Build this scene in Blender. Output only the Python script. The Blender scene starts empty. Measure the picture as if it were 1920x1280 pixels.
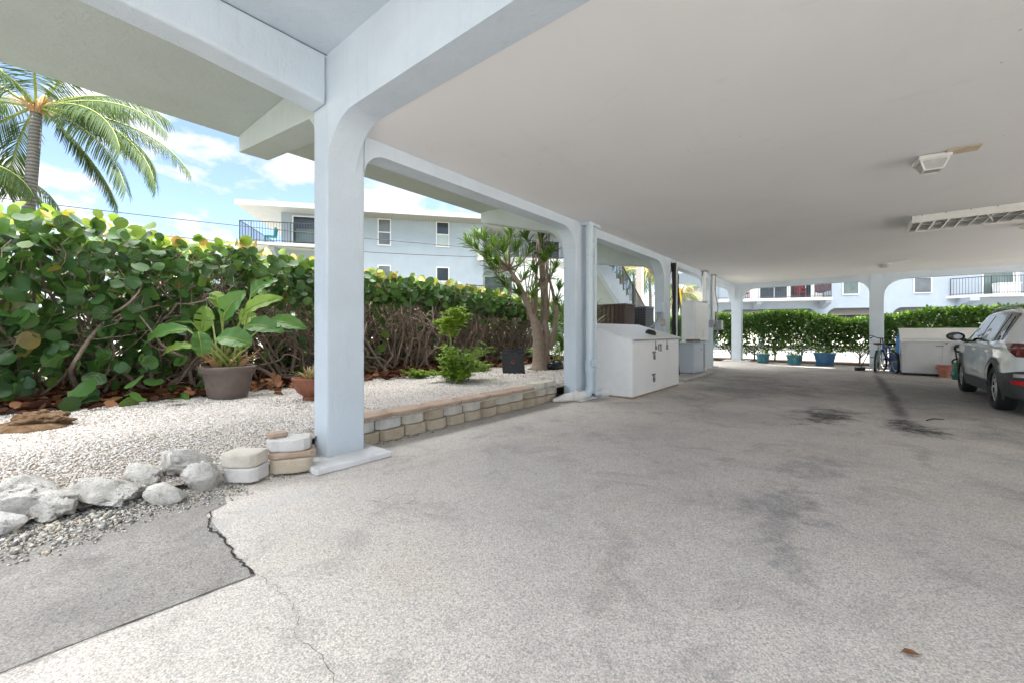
import bpy, bmesh, math, random
import numpy as np
from mathutils import Vector, Matrix, noise as mnoise

SC = bpy.context.scene
COL = SC.collection
R = math.radians
random.seed(7)
RNG = np.random.default_rng(11)

# ---------------------------------------------------------------- camera
EYE = 1.22
YAW = math.atan(640.0 / 780.0)
cam_data = bpy.data.cameras.new("camera")
cam = bpy.data.objects.new("camera", cam_data)
COL.objects.link(cam)
cam.location = (0, 0, EYE)
cam.rotation_euler = (R(90), 0, YAW)
cam_data.sensor_width = 36.0
cam_data.lens = 36.0 * 780.0 / 1920.0
cam_data.shift_y = -18.0 / 1920.0
cam_data.clip_start = 0.05
cam_data.clip_end = 2000.0
SC.camera = cam

# ---------------------------------------------------------------- sun, sky, exposure
SUN_EL = R(60)
SUN_DIR = Vector((0.62, 0.78, 0)).normalized() * math.cos(SUN_EL) + Vector((0, 0, math.sin(SUN_EL)))  # towards the sun
sun_data = bpy.data.lights.new("sun", 'SUN')
sun_data.energy = 3.6
sun_data.angle = R(1.0)
sun_data.color = (1.0, 0.95, 0.88)
sun = bpy.data.objects.new("sun", sun_data)
COL.objects.link(sun)
sun.rotation_euler = SUN_DIR.to_track_quat('Z', 'Y').to_euler()
sun.location = (0, 0, 30)

world = bpy.data.worlds.new("World")
SC.world = world
world.use_nodes = True
wn, wl = world.node_tree.nodes, world.node_tree.links
wn.clear()
w_out = wn.new('ShaderNodeOutputWorld')
w_bg = wn.new('ShaderNodeBackground')
w_bg.inputs['Strength'].default_value = 0.07
w_sky = wn.new('ShaderNodeTexSky')
w_sky.sky_type = 'NISHITA'
w_sky.sun_disc = False
w_sky.sun_elevation = SUN_EL
w_sky.sun_rotation = math.atan2(SUN_DIR.x, SUN_DIR.y)
w_sky.air_density = 1.0
w_sky.dust_density = 0.7
w_sky.ozone_density = 2.8
w_tc = wn.new('ShaderNodeTexCoord')
w_sep = wn.new('ShaderNodeSeparateXYZ')
wl.new(w_tc.outputs['Generated'], w_sep.inputs[0])
w_add = wn.new('ShaderNodeMath'); w_add.operation = 'ADD'; w_add.inputs[1].default_value = 0.22
wl.new(w_sep.outputs['Z'], w_add.inputs[0])
w_dx = wn.new('ShaderNodeMath'); w_dx.operation = 'DIVIDE'
w_dy = wn.new('ShaderNodeMath'); w_dy.operation = 'DIVIDE'
wl.new(w_sep.outputs['X'], w_dx.inputs[0]); wl.new(w_add.outputs[0], w_dx.inputs[1])
wl.new(w_sep.outputs['Y'], w_dy.inputs[0]); wl.new(w_add.outputs[0], w_dy.inputs[1])
w_com = wn.new('ShaderNodeCombineXYZ')
wl.new(w_dx.outputs[0], w_com.inputs[0]); wl.new(w_dy.outputs[0], w_com.inputs[1])
w_map = wn.new('ShaderNodeMapping')
w_map.inputs['Location'].default_value = (3.1, 0.7, 0.0)
wl.new(w_com.outputs[0], w_map.inputs['Vector'])
w_noi = wn.new('ShaderNodeTexNoise')
w_noi.inputs['Scale'].default_value = 2.3
w_noi.inputs['Detail'].default_value = 9.0
w_noi.inputs['Roughness'].default_value = 0.56
wl.new(w_map.outputs[0], w_noi.inputs['Vector'])
w_ramp = wn.new('ShaderNodeValToRGB')
w_ramp.color_ramp.elements[0].color = (0.10, 0.10, 0.10, 1)
w_ramp.color_ramp.elements[0].position = 0.49
w_ramp.color_ramp.elements[1].position = 0.58
# overcast added overhead and behind to brighten the carport, cumulus low over the garden
w_hi = wn.new('ShaderNodeMapRange'); w_hi.interpolation_type = 'SMOOTHSTEP'
w_hi.inputs['From Min'].default_value = 0.42; w_hi.inputs['From Max'].default_value = 0.78
wl.new(w_sep.outputs['Z'], w_hi.inputs['Value'])
w_bk = wn.new('ShaderNodeMapRange'); w_bk.interpolation_type = 'SMOOTHSTEP'
w_bk.inputs['From Min'].default_value = 0.35; w_bk.inputs['From Max'].default_value = -0.45
wl.new(w_sep.outputs['Y'], w_bk.inputs['Value'])
w_mx = wn.new('ShaderNodeMath'); w_mx.operation = 'MAXIMUM'
w_bs = wn.new('ShaderNodeMath'); w_bs.operation = 'MULTIPLY'; w_bs.inputs[1].default_value = 0.10
wl.new(w_bk.outputs[0], w_bs.inputs[0])
wl.new(w_hi.outputs[0], w_mx.inputs[0]); wl.new(w_bs.outputs[0], w_mx.inputs[1])
w_cov = wn.new('ShaderNodeMath'); w_cov.operation = 'MULTIPLY_ADD'; w_cov.inputs[1].default_value = 0.14
wl.new(w_mx.outputs[0], w_cov.inputs[0]); wl.new(w_noi.outputs['Fac'], w_cov.inputs[2])
wl.new(w_cov.outputs[0], w_ramp.inputs['Fac'])
w_cc = wn.new('ShaderNodeMix'); w_cc.data_type = 'RGBA'
w_cc.inputs['A'].default_value = (3.7, 3.75, 3.9, 1); w_cc.inputs['B'].default_value = (23.5, 23.2, 22.8, 1)
wl.new(w_mx.outputs[0], w_cc.inputs['Factor'])
w_mix = wn.new('ShaderNodeMix'); w_mix.data_type = 'RGBA'
wl.new(w_cc.outputs['Result'], w_mix.inputs['B'])
wl.new(w_ramp.outputs['Color'], w_mix.inputs['Factor'])
wl.new(w_sky.outputs['Color'], w_mix.inputs['A'])
wl.new(w_mix.outputs['Result'], w_bg.inputs['Color'])
wl.new(w_bg.outputs['Background'], w_out.inputs['Surface'])

SC.view_settings.view_transform = 'Standard'
SC.view_settings.look = 'None'
SC.view_settings.exposure = 2.2
SC.view_settings.gamma = 1.0

# ---------------------------------------------------------------- material helpers
MATS = {}

class NT:
    """Small wrapper round one material's node tree."""
    def __init__(self, name):
        self.m = bpy.data.materials.new(name)
        self.m.use_nodes = True
        self.n, self.l = self.m.node_tree.nodes, self.m.node_tree.links
        self.b = self.n['Principled BSDF']
        tc = self.n.new('ShaderNodeTexCoord')
        self.obj = tc.outputs['Object']
        MATS[name] = self.m
    def mapping(self, vec, scale=(1, 1, 1), loc=(0, 0, 0), rot=(0, 0, 0)):
        n = self.n.new('ShaderNodeMapping')
        n.inputs['Scale'].default_value = scale
        n.inputs['Location'].default_value = loc
        n.inputs['Rotation'].default_value = rot
        self.l.new(vec, n.inputs['Vector'])
        return n.outputs[0]
    def noise(self, vec, scale, detail=4, rough=0.55, dist=0.0, out='Fac'):
        n = self.n.new('ShaderNodeTexNoise')
        n.inputs['Scale'].default_value = scale
        n.inputs['Detail'].default_value = detail
        n.inputs['Roughness'].default_value = rough
        n.inputs['Distortion'].default_value = dist
        self.l.new(vec, n.inputs['Vector'])
        return n.outputs[out]
    def voronoi(self, vec, scale, out='Distance', feature='F1', rnd=1.0):
        n = self.n.new('ShaderNodeTexVoronoi')
        n.feature = feature
        n.inputs['Scale'].default_value = scale
        n.inputs['Randomness'].default_value = rnd
        self.l.new(vec, n.inputs['Vector'])
        return n.outputs[out]
    def ramp(self, fac, stops, interp='LINEAR'):
        n = self.n.new('ShaderNodeValToRGB')
        n.color_ramp.interpolation = interp
        e = n.color_ramp.elements
        while len(e) < len(stops):
            e.new(0.5)
        for k, (p, c) in enumerate(stops):
            e[k].position = p
            e[k].color = (*c, 1) if not isinstance(c, (int, float)) else (c, c, c, 1)
        self.l.new(fac, n.inputs['Fac'])
        return n.outputs['Color']
    def mix(self, fac, a, b, mode='MIX'):
        n = self.n.new('ShaderNodeMix'); n.data_type = 'RGBA'; n.blend_type = mode
        for key, v in (('Factor', fac), ('A', a), ('B', b)):
            if isinstance(v, (int, float)):
                n.inputs[key].default_value = v if key == 'Factor' else (v, v, v, 1)
            elif isinstance(v, tuple):
                n.inputs[key].default_value = (*v, 1)
            else:
                self.l.new(v, n.inputs[key])
        return n.outputs['Result']
    def math(self, op, a, b=None, clamp=False):
        n = self.n.new('ShaderNodeMath'); n.operation = op; n.use_clamp = clamp
        for k, v in ((0, a), (1, b)):
            if v is None:
                continue
            if isinstance(v, (int, float)):
                n.inputs[k].default_value = v
            else:
                self.l.new(v, n.inputs[k])
        return n.outputs[0]
    def bump(self, height, strength=0.3, dist=0.01, prev=None):
        n = self.n.new('ShaderNodeBump')
        n.inputs['Strength'].default_value = strength
        n.inputs['Distance'].default_value = dist
        self.l.new(height, n.inputs['Height'])
        if prev is not None:
            self.l.new(prev, n.inputs['Normal'])
        self.l.new(n.outputs[0], self.b.inputs['Normal'])
        return n.outputs[0]
    def set(self, color=None, rough=None, metallic=None, spec=None, **kw):
        for key, v in (('Base Color', color), ('Roughness', rough), ('Metallic', metallic), ('Specular IOR Level', spec)):
            if v is None:
                continue
            if isinstance(v, tuple):
                self.b.inputs[key].default_value = (*v, 1)
            elif isinstance(v, (int, float)):
                self.b.inputs[key].default_value = v
            else:
                self.l.new(v, self.b.inputs[key])
        for key, v in kw.items():
            self.b.inputs[key.replace('_', ' ').title()].default_value = v
        return self.m

def paint(name, col, rough=0.5, var=0.08, scale=6.0, bump=0.0, bscale=60.0, metallic=0.0, spec=None, dirt=None, dirt_amt=0.5, dirt_scale=3.0, coat=0.0):
    t = NT(name)
    a = tuple(max(0, c * (1 - var)) for c in col)
    b = tuple(min(1, c * (1 + var)) for c in col)
    c = t.ramp(t.noise(t.obj, scale, 5, 0.6), [(0.3, a), (0.7, b)])
    if dirt:
        f = t.ramp(t.noise(t.obj, dirt_scale, 7, 0.65, 0.3), [(0.52, 0.0), (0.72, dirt_amt)])
        c = t.mix(f, c, dirt)
    rr = t.ramp(t.noise(t.obj, scale * 1.7, 3), [(0.3, max(0.02, rough - 0.08)), (0.7, min(1, rough + 0.08))])
    t.set(color=c, rough=rr, metallic=metallic, spec=spec)
    if coat:
        t.b.inputs['Coat Weight'].default_value = coat
        t.b.inputs['Coat Roughness'].default_value = 0.04
    if bump:
        t.bump(t.noise(t.obj, bscale, 5, 0.6), bump, 0.01)
    return t.m

def leafmat(name, stops, rough=0.42, trans=0.35, spec=0.4, tint=1.0):
    """Leaf colours picked per leaf; a share of the light passes through the blade."""
    t = NT(name)
    g = t.n.new('ShaderNodeNewGeometry')
    c = t.ramp(g.outputs['Random Per Island'], stops)
    c = t.mix(t.ramp(t.noise(t.obj, 9.0, 3), [(0.3, 0.0), (0.75, 0.35)]), c, tuple(x * 0.6 for x in stops[len(stops) // 2][1]))
    t.set(color=c, rough=rough, spec=spec)
    tr = t.n.new('ShaderNodeBsdfTranslucent')
    tc = t.mix(0.35, c, (0.30, 0.42, 0.05))
    t.l.new(tc, tr.inputs['Color'])
    ms = t.n.new('ShaderNodeMixShader')
    ms.inputs[0].default_value = trans
    out = t.n['Material Output']
    t.l.new(t.b.outputs[0], ms.inputs[1]); t.l.new(tr.outputs[0], ms.inputs[2])
    t.l.new(ms.outputs[0], out.inputs['Surface'])
    return t.m

# ---------------------------------------------------------------- mesh helpers
WORLD_INV = {}

class MB:
    """Collects verts and faces in world coordinates; build() links them as ONE mesh object."""
    def __init__(self):
        self.v, self.f, self.n = [], [], 0
    def add(self, verts, faces):
        verts = np.asarray(verts, dtype=np.float64).reshape(-1, 3)
        k = self.n
        self.v.append(verts)
        self.f.extend([tuple(i + k for i in f) for f in faces])
        self.n += len(verts)
        return self
    def box(self, x0, x1, y0, y1, z0, z1, m=None):
        v = [(x, y, z) for z in (z0, z1) for y in (y0, y1) for x in (x0, x1)]
        if m is not None:
            v = [tuple(m @ Vector(p)) for p in v]
        return self.add(v, [(0, 2, 3, 1), (4, 5, 7, 6), (0, 1, 5, 4), (1, 3, 7, 5), (3, 2, 6, 7), (2, 0, 4, 6)])
    def prism(self, poly, axis, a, b, m=None):
        """Extrude a closed 2-D polygon along an axis ('x': poly is (y,z), 'y': (x,z), 'z': (x,y)) from a to b."""
        def P(p, t):
            return {'x': (t, p[0], p[1]), 'y': (p[0], t, p[1]), 'z': (p[0], p[1], t)}[axis]
        n = len(poly)
        v = [P(p, a) for p in poly] + [P(p, b) for p in poly]
        if m is not None:
            v = [tuple(m @ Vector(p)) for p in v]
        f = [tuple(range(n))[::-1], tuple(range(n, 2 * n))]
        f += [(k, (k + 1) % n, n + (k + 1) % n, n + k) for k in range(n)]
        return self.add(v, f)
    def tube(self, pts, rad, n=8, cap=True):
        pts = [Vector(p) for p in pts]
        if isinstance(rad, (int, float)):
            rad = [rad] * len(pts)
        vs, fs = [], []
        prev = None
        for i, p in enumerate(pts):
            t = (pts[min(i + 1, len(pts) - 1)] - pts[max(i - 1, 0)])
            if t.length < 1e-9:
                t = Vector((0, 0, 1))
            t.normalize()
            if prev is None:
                a = t.cross(Vector((0, 0, 1)))
                if a.length < 1e-3:
                    a = t.cross(Vector((1, 0, 0)))
            else:
                a = prev - t * prev.dot(t)
                if a.length < 1e-6:
                    a = t.orthogonal()
            a.normalize(); prev = a
            b = t.cross(a)
            for k in range(n):
                an = 2 * math.pi * k / n
                vs.append(tuple(p + (a * math.cos(an) + b * math.sin(an)) * rad[i]))
        for i in range(len(pts) - 1):
            for k in range(n):
                fs.append((i * n + k, i * n + (k + 1) % n, (i + 1) * n + (k + 1) % n, (i + 1) * n + k))
        if cap:
            fs.append(tuple(range(n))[::-1])
            fs.append(tuple(range((len(pts) - 1) * n, len(pts) * n)))
        return self.add(vs, fs)
    def lathe(self, prof, n=24, c=(0, 0, 0), m=None, close=False):
        """Revolve (r, z) profile round z; m places it."""
        vs, fs = [], []
        for r, z in prof:
            for k in range(n):
                an = 2 * math.pi * k / n
                vs.append((r * math.cos(an), r * math.sin(an), z))
        L = len(prof)
        for i in range(L - 1 if not close else L):
            j = (i + 1) % L
            for k in range(n):
                fs.append((i * n + k, i * n + (k + 1) % n, j * n + (k + 1) % n, j * n + k))
        if not close:
            if prof[0][0] > 1e-6:
                fs.append(tuple(range(n))[::-1])
            if prof[-1][0] > 1e-6:
                fs.append(tuple(range((L - 1) * n, L * n)))
        if m is None:
            m = Matrix.Translation(c)
        vs = [tuple(m @ Vector(p)) for p in vs]
        return self.add(vs, fs)
    def build(self, name, mat=None, parent=None, smooth=False, bevel=0.0, seg=2, subsurf=0, autosmooth=None):
        v = np.concatenate(self.v) if self.v else np.zeros((0, 3))
        if parent is not None:
            mi = np.array(WORLD_INV[parent.name])
            v = v @ mi[:3, :3].T + mi[:3, 3]
        me = bpy.data.meshes.new(name)
        me.from_pydata(v.tolist(), [], self.f)
        me.validate()
        o = bpy.data.objects.new(name, me)
        COL.objects.link(o)
        if parent is not None:
            o.parent = parent
            WORLD_INV[o.name] = WORLD_INV[parent.name]
        else:
            WORLD_INV[o.name] = Matrix.Identity(4)
        if mat is not None:
            me.materials.append(MATS[mat] if isinstance(mat, str) else mat)
        bm = bmesh.new(); bm.from_mesh(me)
        bmesh.ops.recalc_face_normals(bm, faces=bm.faces)
        bm.to_mesh(me); bm.free()
        if smooth:
            me.shade_smooth()
        if bevel:
            b = o.modifiers.new('bevel', 'BEVEL')
            b.width = bevel; b.segments = seg; b.limit_method = 'ANGLE'; b.angle_limit = R(35)
            b.harden_normals = False
        if subsurf:
            s = o.modifiers.new('subsurf', 'SUBSURF'); s.levels = subsurf; s.render_levels = subsurf
        if autosmooth:
            me.shade_smooth()
            try:
                me.set_sharp_from_angle(angle=R(autosmooth))
            except Exception:
                pass
        return o

def tag(o, label, cat, group=None):
    o['label'] = label; o['category'] = cat
    if group:
        o['group'] = group
    return o

def thing(name, label, cat, loc=(0, 0, 0), rotz=0.0, group=None):
    o = bpy.data.objects.new(name, None)
    o.empty_display_size = 0.1
    COL.objects.link(o)
    o.location = loc; o.rotation_euler = (0, 0, rotz)
    WORLD_INV[o.name] = (Matrix.Translation(loc) @ Matrix.Rotation(rotz, 4, 'Z')).inverted()
    return tag(o, label, cat, group)

def structure(o):
    o['kind'] = 'structure'
    return o

def stuff(o, label, cat):
    tag(o, label, cat); o['kind'] = 'stuff'
    return o

# scatter of one template over many frames, fast
def frames(D, N):
    """Rows of unit vectors: tip direction D, normal N -> (X side, Y tip, Z normal)."""
    D = D / np.maximum(np.linalg.norm(D, axis=1, keepdims=True), 1e-9)
    N = N - D * np.sum(D * N, axis=1, keepdims=True)
    bad = np.linalg.norm(N, axis=1) < 1e-4
    N[bad] = np.cross(D[bad], [0.3, 0.7, 0.2])
    N = N / np.linalg.norm(N, axis=1, keepdims=True)
    X = np.cross(D, N)
    return X, D, N

def scatter(mb, P, D, N, S, tv, tf, sx=None):
    P, D, N = np.asarray(P, float), np.asarray(D, float), np.asarray(N, float)
    S = np.broadcast_to(np.asarray(S, float), (len(P),))
    sx = S if sx is None else np.broadcast_to(np.asarray(sx, float), (len(P),))
    X, Y, Z = frames(D, N)
    tv = np.asarray(tv, float)
    V = (P[:, None, :] + X[:, None, :] * (tv[None, :, 0:1] * sx[:, None, None])
         + Y[:, None, :] * (tv[None, :, 1:2] * S[:, None, None]) + Z[:, None, :] * (tv[None, :, 2:3] * S[:, None, None]))
    n = len(tv)
    F = []
    for i in range(len(P)):
        o = i * n
        for f in tf:
            F.append(tuple(o + k for k in f))
    mb.add(V.reshape(-1, 3), F)

def build_soup(name, mb, mat, parent=None, smooth=True):
    """For leaf and pebble clouds: like build() without the normal pass."""
    v = np.concatenate(mb.v)
    if parent is not None:
        mi = np.array(WORLD_INV[parent.name])
        v = v @ mi[:3, :3].T + mi[:3, 3]
    me = bpy.data.meshes.new(name)
    me.from_pydata(v.tolist(), [], mb.f)
    o = bpy.data.objects.new(name, me)
    COL.objects.link(o)
    if parent is not None:
        o.parent = parent
        WORLD_INV[o.name] = WORLD_INV[parent.name]
    me.materials.append(MATS[mat])
    if smooth:
        me.shade_smooth()
    return o

def unit(n):
    v = RNG.normal(size=(n, 3))
    return v / np.linalg.norm(v, axis=1, keepdims=True)

# leaf templates: y runs from stalk (0) to tip (1), x is half-width based, z the normal
_rim = [(math.sin(a) * 0.52 * (1.0 + 0.05 * math.cos(3 * a)), 0.5 - math.cos(a) * 0.5, 0.05 * math.cos(2 * a) + 0.02) for a in [2 * math.pi * k / 11 for k in range(11)]]
_rim[0] = (0.0, 0.09, 0.0)
T_ROUND = ([(0.0, 0.5, -0.03)] + _rim, [(0, 1 + k, 1 + (k + 1) % 11) for k in range(11)])
T_CUP = ([(x, y, z * 1.0 + 0.42 * abs(x) ** 1.6 - 0.10 * (y - 0.3) ** 2) for x, y, z in T_ROUND[0]], T_ROUND[1])
T_CURL = ([(x * 0.86, y, z - 0.30 * x * x - 0.22 * y * y + 0.10 * math.sin(5 * x + 4 * y) * x) for x, y, z in T_ROUND[0]], T_ROUND[1])
T_VEIN = ([(-0.016, 0.06, 0.012), (0.016, 0.06, 0.012), (0.009, 0.55, 0.012), (-0.009, 0.55, 0.012), (0.003, 0.95, 0.04), (-0.003, 0.95, 0.04),
           (0, 0.22, 0.014), (0.30, 0.47, 0.034), (0.29, 0.485, 0.034), (0, 0.25, 0.014), (-0.30, 0.47, 0.034), (-0.29, 0.485, 0.034),
           (0, 0.45, 0.014), (0.30, 0.70, 0.034), (0.285, 0.715, 0.034), (0, 0.475, 0.014), (-0.30, 0.70, 0.034), (-0.285, 0.715, 0.034)],
          [(0, 1, 2, 3), (3, 2, 4, 5), (6, 7, 8, 9), (6, 9, 11, 10), (12, 13, 14, 15), (12, 15, 17, 16)])
T_OVAL = ([(0, 0, 0), (-0.24, 0.33, 0.07), (0.24, 0.33, 0.07), (0, 0.36, 0), (-0.2, 0.68, 0.04), (0.2, 0.68, 0.04), (0, 0.7, -0.03), (0, 1.0, -0.12)],
          [(0, 3, 1), (0, 2, 3), (1, 3, 6, 4), (3, 2, 5, 6), (4, 6, 7), (6, 5, 7)])
T_SLIM = ([(-0.03, 0, 0), (0.03, 0, 0), (-0.055, 0.45, 0.02), (0.055, 0.45, 0.02), (-0.035, 0.8, -0.06), (0.035, 0.8, -0.06), (0, 1.0, -0.16)],
          [(0, 1, 3, 2), (2, 3, 5, 4), (4, 5, 6)])
T_TINY = ([(0, 0, 0), (0.3, 0.5, 0.08), (0, 1, 0), (-0.3, 0.5, 0.08)], [(0, 1, 2), (0, 2, 3)])
_o = [(0, 0, 1), (1, 0, 0.1), (0.2, 0.9, 0), (-0.95, 0.2, 0.1), (-0.1, -1, 0), (0, 0, -1)]
T_PEBBLE = (_o, [(0, 1, 2), (0, 2, 3), (0, 3, 4), (0, 4, 1), (5, 2, 1), (5, 3, 2), (5, 4, 3), (5, 1, 4)])
# ---------------------------------------------------------------- materials
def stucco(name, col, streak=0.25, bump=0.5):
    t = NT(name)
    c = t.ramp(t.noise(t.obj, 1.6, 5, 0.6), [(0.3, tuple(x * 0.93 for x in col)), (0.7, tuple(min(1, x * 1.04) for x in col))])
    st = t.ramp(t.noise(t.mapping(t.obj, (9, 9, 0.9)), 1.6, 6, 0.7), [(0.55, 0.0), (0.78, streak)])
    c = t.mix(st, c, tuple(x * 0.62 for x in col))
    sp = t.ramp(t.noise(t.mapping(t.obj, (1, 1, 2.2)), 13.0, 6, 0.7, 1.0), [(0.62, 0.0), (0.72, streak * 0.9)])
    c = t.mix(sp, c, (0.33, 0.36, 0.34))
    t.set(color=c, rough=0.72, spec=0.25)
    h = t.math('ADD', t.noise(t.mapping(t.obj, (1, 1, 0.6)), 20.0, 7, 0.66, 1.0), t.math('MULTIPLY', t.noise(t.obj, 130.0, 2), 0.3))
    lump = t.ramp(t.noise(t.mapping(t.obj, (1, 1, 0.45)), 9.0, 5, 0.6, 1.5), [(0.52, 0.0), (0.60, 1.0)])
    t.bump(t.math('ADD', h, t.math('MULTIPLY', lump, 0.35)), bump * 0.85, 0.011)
    # soil splashed up from the ground, for anything that stands on it
    sz = t.n.new('ShaderNodeSeparateXYZ'); t.l.new(t.obj, sz.inputs[0])
    foot = t.ramp(t.math('ADD', sz.outputs['Z'], t.math('MULTIPLY', t.noise(t.obj, 7.0, 6, 0.7), 0.22)), [(0.13, 0.42), (0.30, 0.0)])
    c2 = t.mix(foot, c, (0.42, 0.40, 0.36))
    ch = t.ramp(t.noise(t.obj, 3.3, 8, 0.75, 0.2), [(0.70, 0.0), (0.715, 0.55)])
    t.l.new(t.mix(ch, c2, (0.70, 0.71, 0.70)), t.b.inputs['Base Color'])
    return t.m

stucco('stucco_blue', (0.61, 0.685, 0.755))
stucco('stucco_soffit', (0.51, 0.565, 0.555), 0.4, 0.35)  # soffit paint, its green partly foliage bounce put into the colour
stucco('stucco_neighbour', (0.385, 0.445, 0.51), 0.12, 0.15)
t = NT('ceiling_paint')
c = t.ramp(t.noise(t.obj, 0.45, 7, 0.62, 0.4), [(0.3, (0.82, 0.812, 0.808)), (0.7, (0.875, 0.87, 0.868))])
c = t.mix(t.ramp(t.noise(t.mapping(t.obj, (0.5, 1.3, 1)), 2.1, 8, 0.72, 0.6), [(0.60, 0.0), (0.74, 0.22)]), c, (0.64, 0.62, 0.60))
c = t.mix(t.ramp(t.noise(t.mapping(t.obj, (1.6, 0.3, 1)), 1.2, 6, 0.7), [(0.60, 0.0), (0.70, 0.10)]), c, (0.68, 0.66, 0.65))
c = t.mix(t.ramp(t.voronoi(t.obj, 2.6), [(0.012, 0.6), (0.03, 0.0)]), c, (0.25, 0.23, 0.21))
wv = t.n.new('ShaderNodeVectorMath'); wv.operation = 'ADD'
t.l.new(t.obj, wv.inputs[0])
ws = t.n.new('ShaderNodeVectorMath'); ws.operation = 'SCALE'; ws.inputs['Scale'].default_value = 0.5
t.l.new(t.noise(t.obj, 2.0, 6, 0.65, 0.0, 'Color'), ws.inputs[0]); t.l.new(ws.outputs[0], wv.inputs[1])
ed = t.voronoi(wv.outputs[0], 0.42, 'Distance', 'DISTANCE_TO_EDGE')
ck_m = t.math('MULTIPLY', t.ramp(ed, [(0.0, 1.0), (0.004, 0.0)]), t.ramp(t.noise(t.obj, 0.7, 4), [(0.54, 0.0), (0.64, 0.14)]))
c = t.mix(ck_m, c, (0.38, 0.36, 0.34))
t.set(color=c, rough=0.75, spec=0.2)
h = t.math('ADD', t.noise(t.obj, 22.0, 7, 0.68, 0.5), t.math('MULTIPLY', t.noise(t.obj, 3.0, 4, 0.55), 0.8))
t.bump(h, 0.14, 0.01)
paint('white_paint', (0.82, 0.82, 0.81), 0.4, 0.03, 4, 0.03, 40)
paint('white_trim', (0.80, 0.80, 0.79), 0.5, 0.03, 4)
paint('box_white', (0.89, 0.89, 0.89), 0.42, 0.02, 3, 0.05, 25, dirt=(0.70, 0.69, 0.67), dirt_amt=0.3, dirt_scale=2.2)
paint('cabinet_blue', (0.58, 0.65, 0.72), 0.4, 0.04, 3, dirt=(0.45, 0.47, 0.48), dirt_amt=0.3)
paint('pipe_blue', (0.58, 0.67, 0.74), 0.33, 0.03, 3)
paint('pvc_white', (0.78, 0.76, 0.72), 0.4, 0.05, 8, dirt=(0.45, 0.40, 0.33), dirt_amt=0.5)
paint('black_metal', (0.025, 0.026, 0.028), 0.45, 0.2, 8)
paint('rail_metal', (0.05, 0.055, 0.06), 0.5, 0.2, 8)
paint('black_rubber', (0.018, 0.018, 0.02), 0.7, 0.2, 30, 0.2, 80)
paint('black_plastic', (0.018, 0.019, 0.022), 0.5, 0.25, 8, 0.1, 50, dirt=(0.07, 0.066, 0.06), dirt_amt=0.3)
paint('grey_metal', (0.36, 0.38, 0.39), 0.45, 0.08, 8, metallic=0.3)
paint('steel', (0.55, 0.55, 0.55), 0.35, 0.1, 20, metallic=0.9)
paint('rusty_steel', (0.30, 0.28, 0.265), 0.55, 0.25, 20, metallic=0.5, dirt=(0.20, 0.08, 0.03), dirt_amt=0.7, dirt_scale=20)
paint('wood_strip', (0.40, 0.26, 0.13), 0.7, 0.2, 12, 0.2, 30)
paint('pad_concrete', (0.72, 0.72, 0.72), 0.8, 0.06, 6, 0.5, 30, dirt=(0.38, 0.37, 0.35), dirt_amt=0.6, dirt_scale=5)
paint('plain_concrete', (0.50, 0.48, 0.45), 0.85, 0.1, 5, 0.4, 30)
paint('ground_pale', (0.56, 0.535, 0.485), 0.95, 0.08, 0.6, 0.3, 8)
paint('pot_brown', (0.145, 0.110, 0.098), 0.55, 0.12, 7, 0.15, 60, dirt=(0.25, 0.21, 0.19), dirt_amt=0.4, dirt_scale=4)
paint('terracotta', (0.27, 0.105, 0.06), 0.7, 0.12, 9, 0.15, 60, dirt=(0.42, 0.30, 0.24), dirt_amt=0.35)
paint('pink_plastic', (0.48, 0.17, 0.12), 0.5, 0.08, 8, dirt=(0.6, 0.45, 0.4), dirt_amt=0.5, dirt_scale=8)
paint('pot_teal', (0.03, 0.165, 0.205), 0.4, 0.12, 8, dirt=(0.25, 0.42, 0.45), dirt_amt=0.5, dirt_scale=7)
paint('pot_blue', (0.03, 0.135, 0.29), 0.35, 0.1, 8)
paint('saucer_teal', (0.11, 0.28, 0.36), 0.4, 0.1, 8)
paint('green_plastic', (0.03, 0.17, 0.085), 0.45, 0.12, 8)
paint('soil', (0.06, 0.04, 0.028), 0.95, 0.35, 25, 0.8, 50)
paint('mulch', (0.075, 0.040, 0.026), 0.95, 0.5, 22, 1.0, 35)
paint('litter_base', (0.085, 0.048, 0.032), 0.95, 0.5, 14, 1.0, 30)
paint('bark_grape', (0.27, 0.205, 0.165), 0.85, 0.35, 18, 0.7, 40)
paint('bark_dracaena', (0.28, 0.215, 0.165), 0.8, 0.2, 14, 0.7, 45)
paint('bark_far', (0.14, 0.10, 0.07), 0.9, 0.25, 12, 0.6, 40)
paint('stem_green', (0.24, 0.30, 0.075), 0.5, 0.2, 12)
paint('stem_brown', (0.36, 0.21, 0.09), 0.7, 0.35, 12)
paint('yellow_pole', (0.80, 0.56, 0.04), 0.4, 0.08, 6)
paint('cream_pole', (0.78, 0.70, 0.42), 0.45, 0.06, 6)
paint('tan_board', (0.58, 0.48, 0.35), 0.7, 0.12, 9)
paint('brick_brown', (0.24, 0.16, 0.11), 0.85, 0.2, 10, 0.5, 40)
paint('tan_box', (0.46, 0.36, 0.24), 0.6, 0.1, 9)
paint('mint_frame', (0.36, 0.60, 0.57), 0.3, 0.05, 8, coat=0.5)
paint('blue_frame', (0.03, 0.10, 0.36), 0.3, 0.08, 8, coat=0.5)
paint('saddle_brown', (0.20, 0.062, 0.035), 0.5, 0.15, 12)
paint('blue_plastic', (0.02, 0.16, 0.56), 0.4, 0.1, 8)
paint('light_blue_plastic', (0.10, 0.36, 0.75), 0.4, 0.08, 8)
paint('red_cloth', (0.17, 0.018, 0.025), 0.7, 0.2, 8)
paint('purple_cloth', (0.07, 0.05, 0.062), 0.9, 0.3, 7)
paint('grey_cloth', (0.30, 0.30, 0.31), 0.9, 0.2, 7)
paint('teal_chair', (0.03, 0.32, 0.36), 0.5, 0.1, 8)
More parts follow.
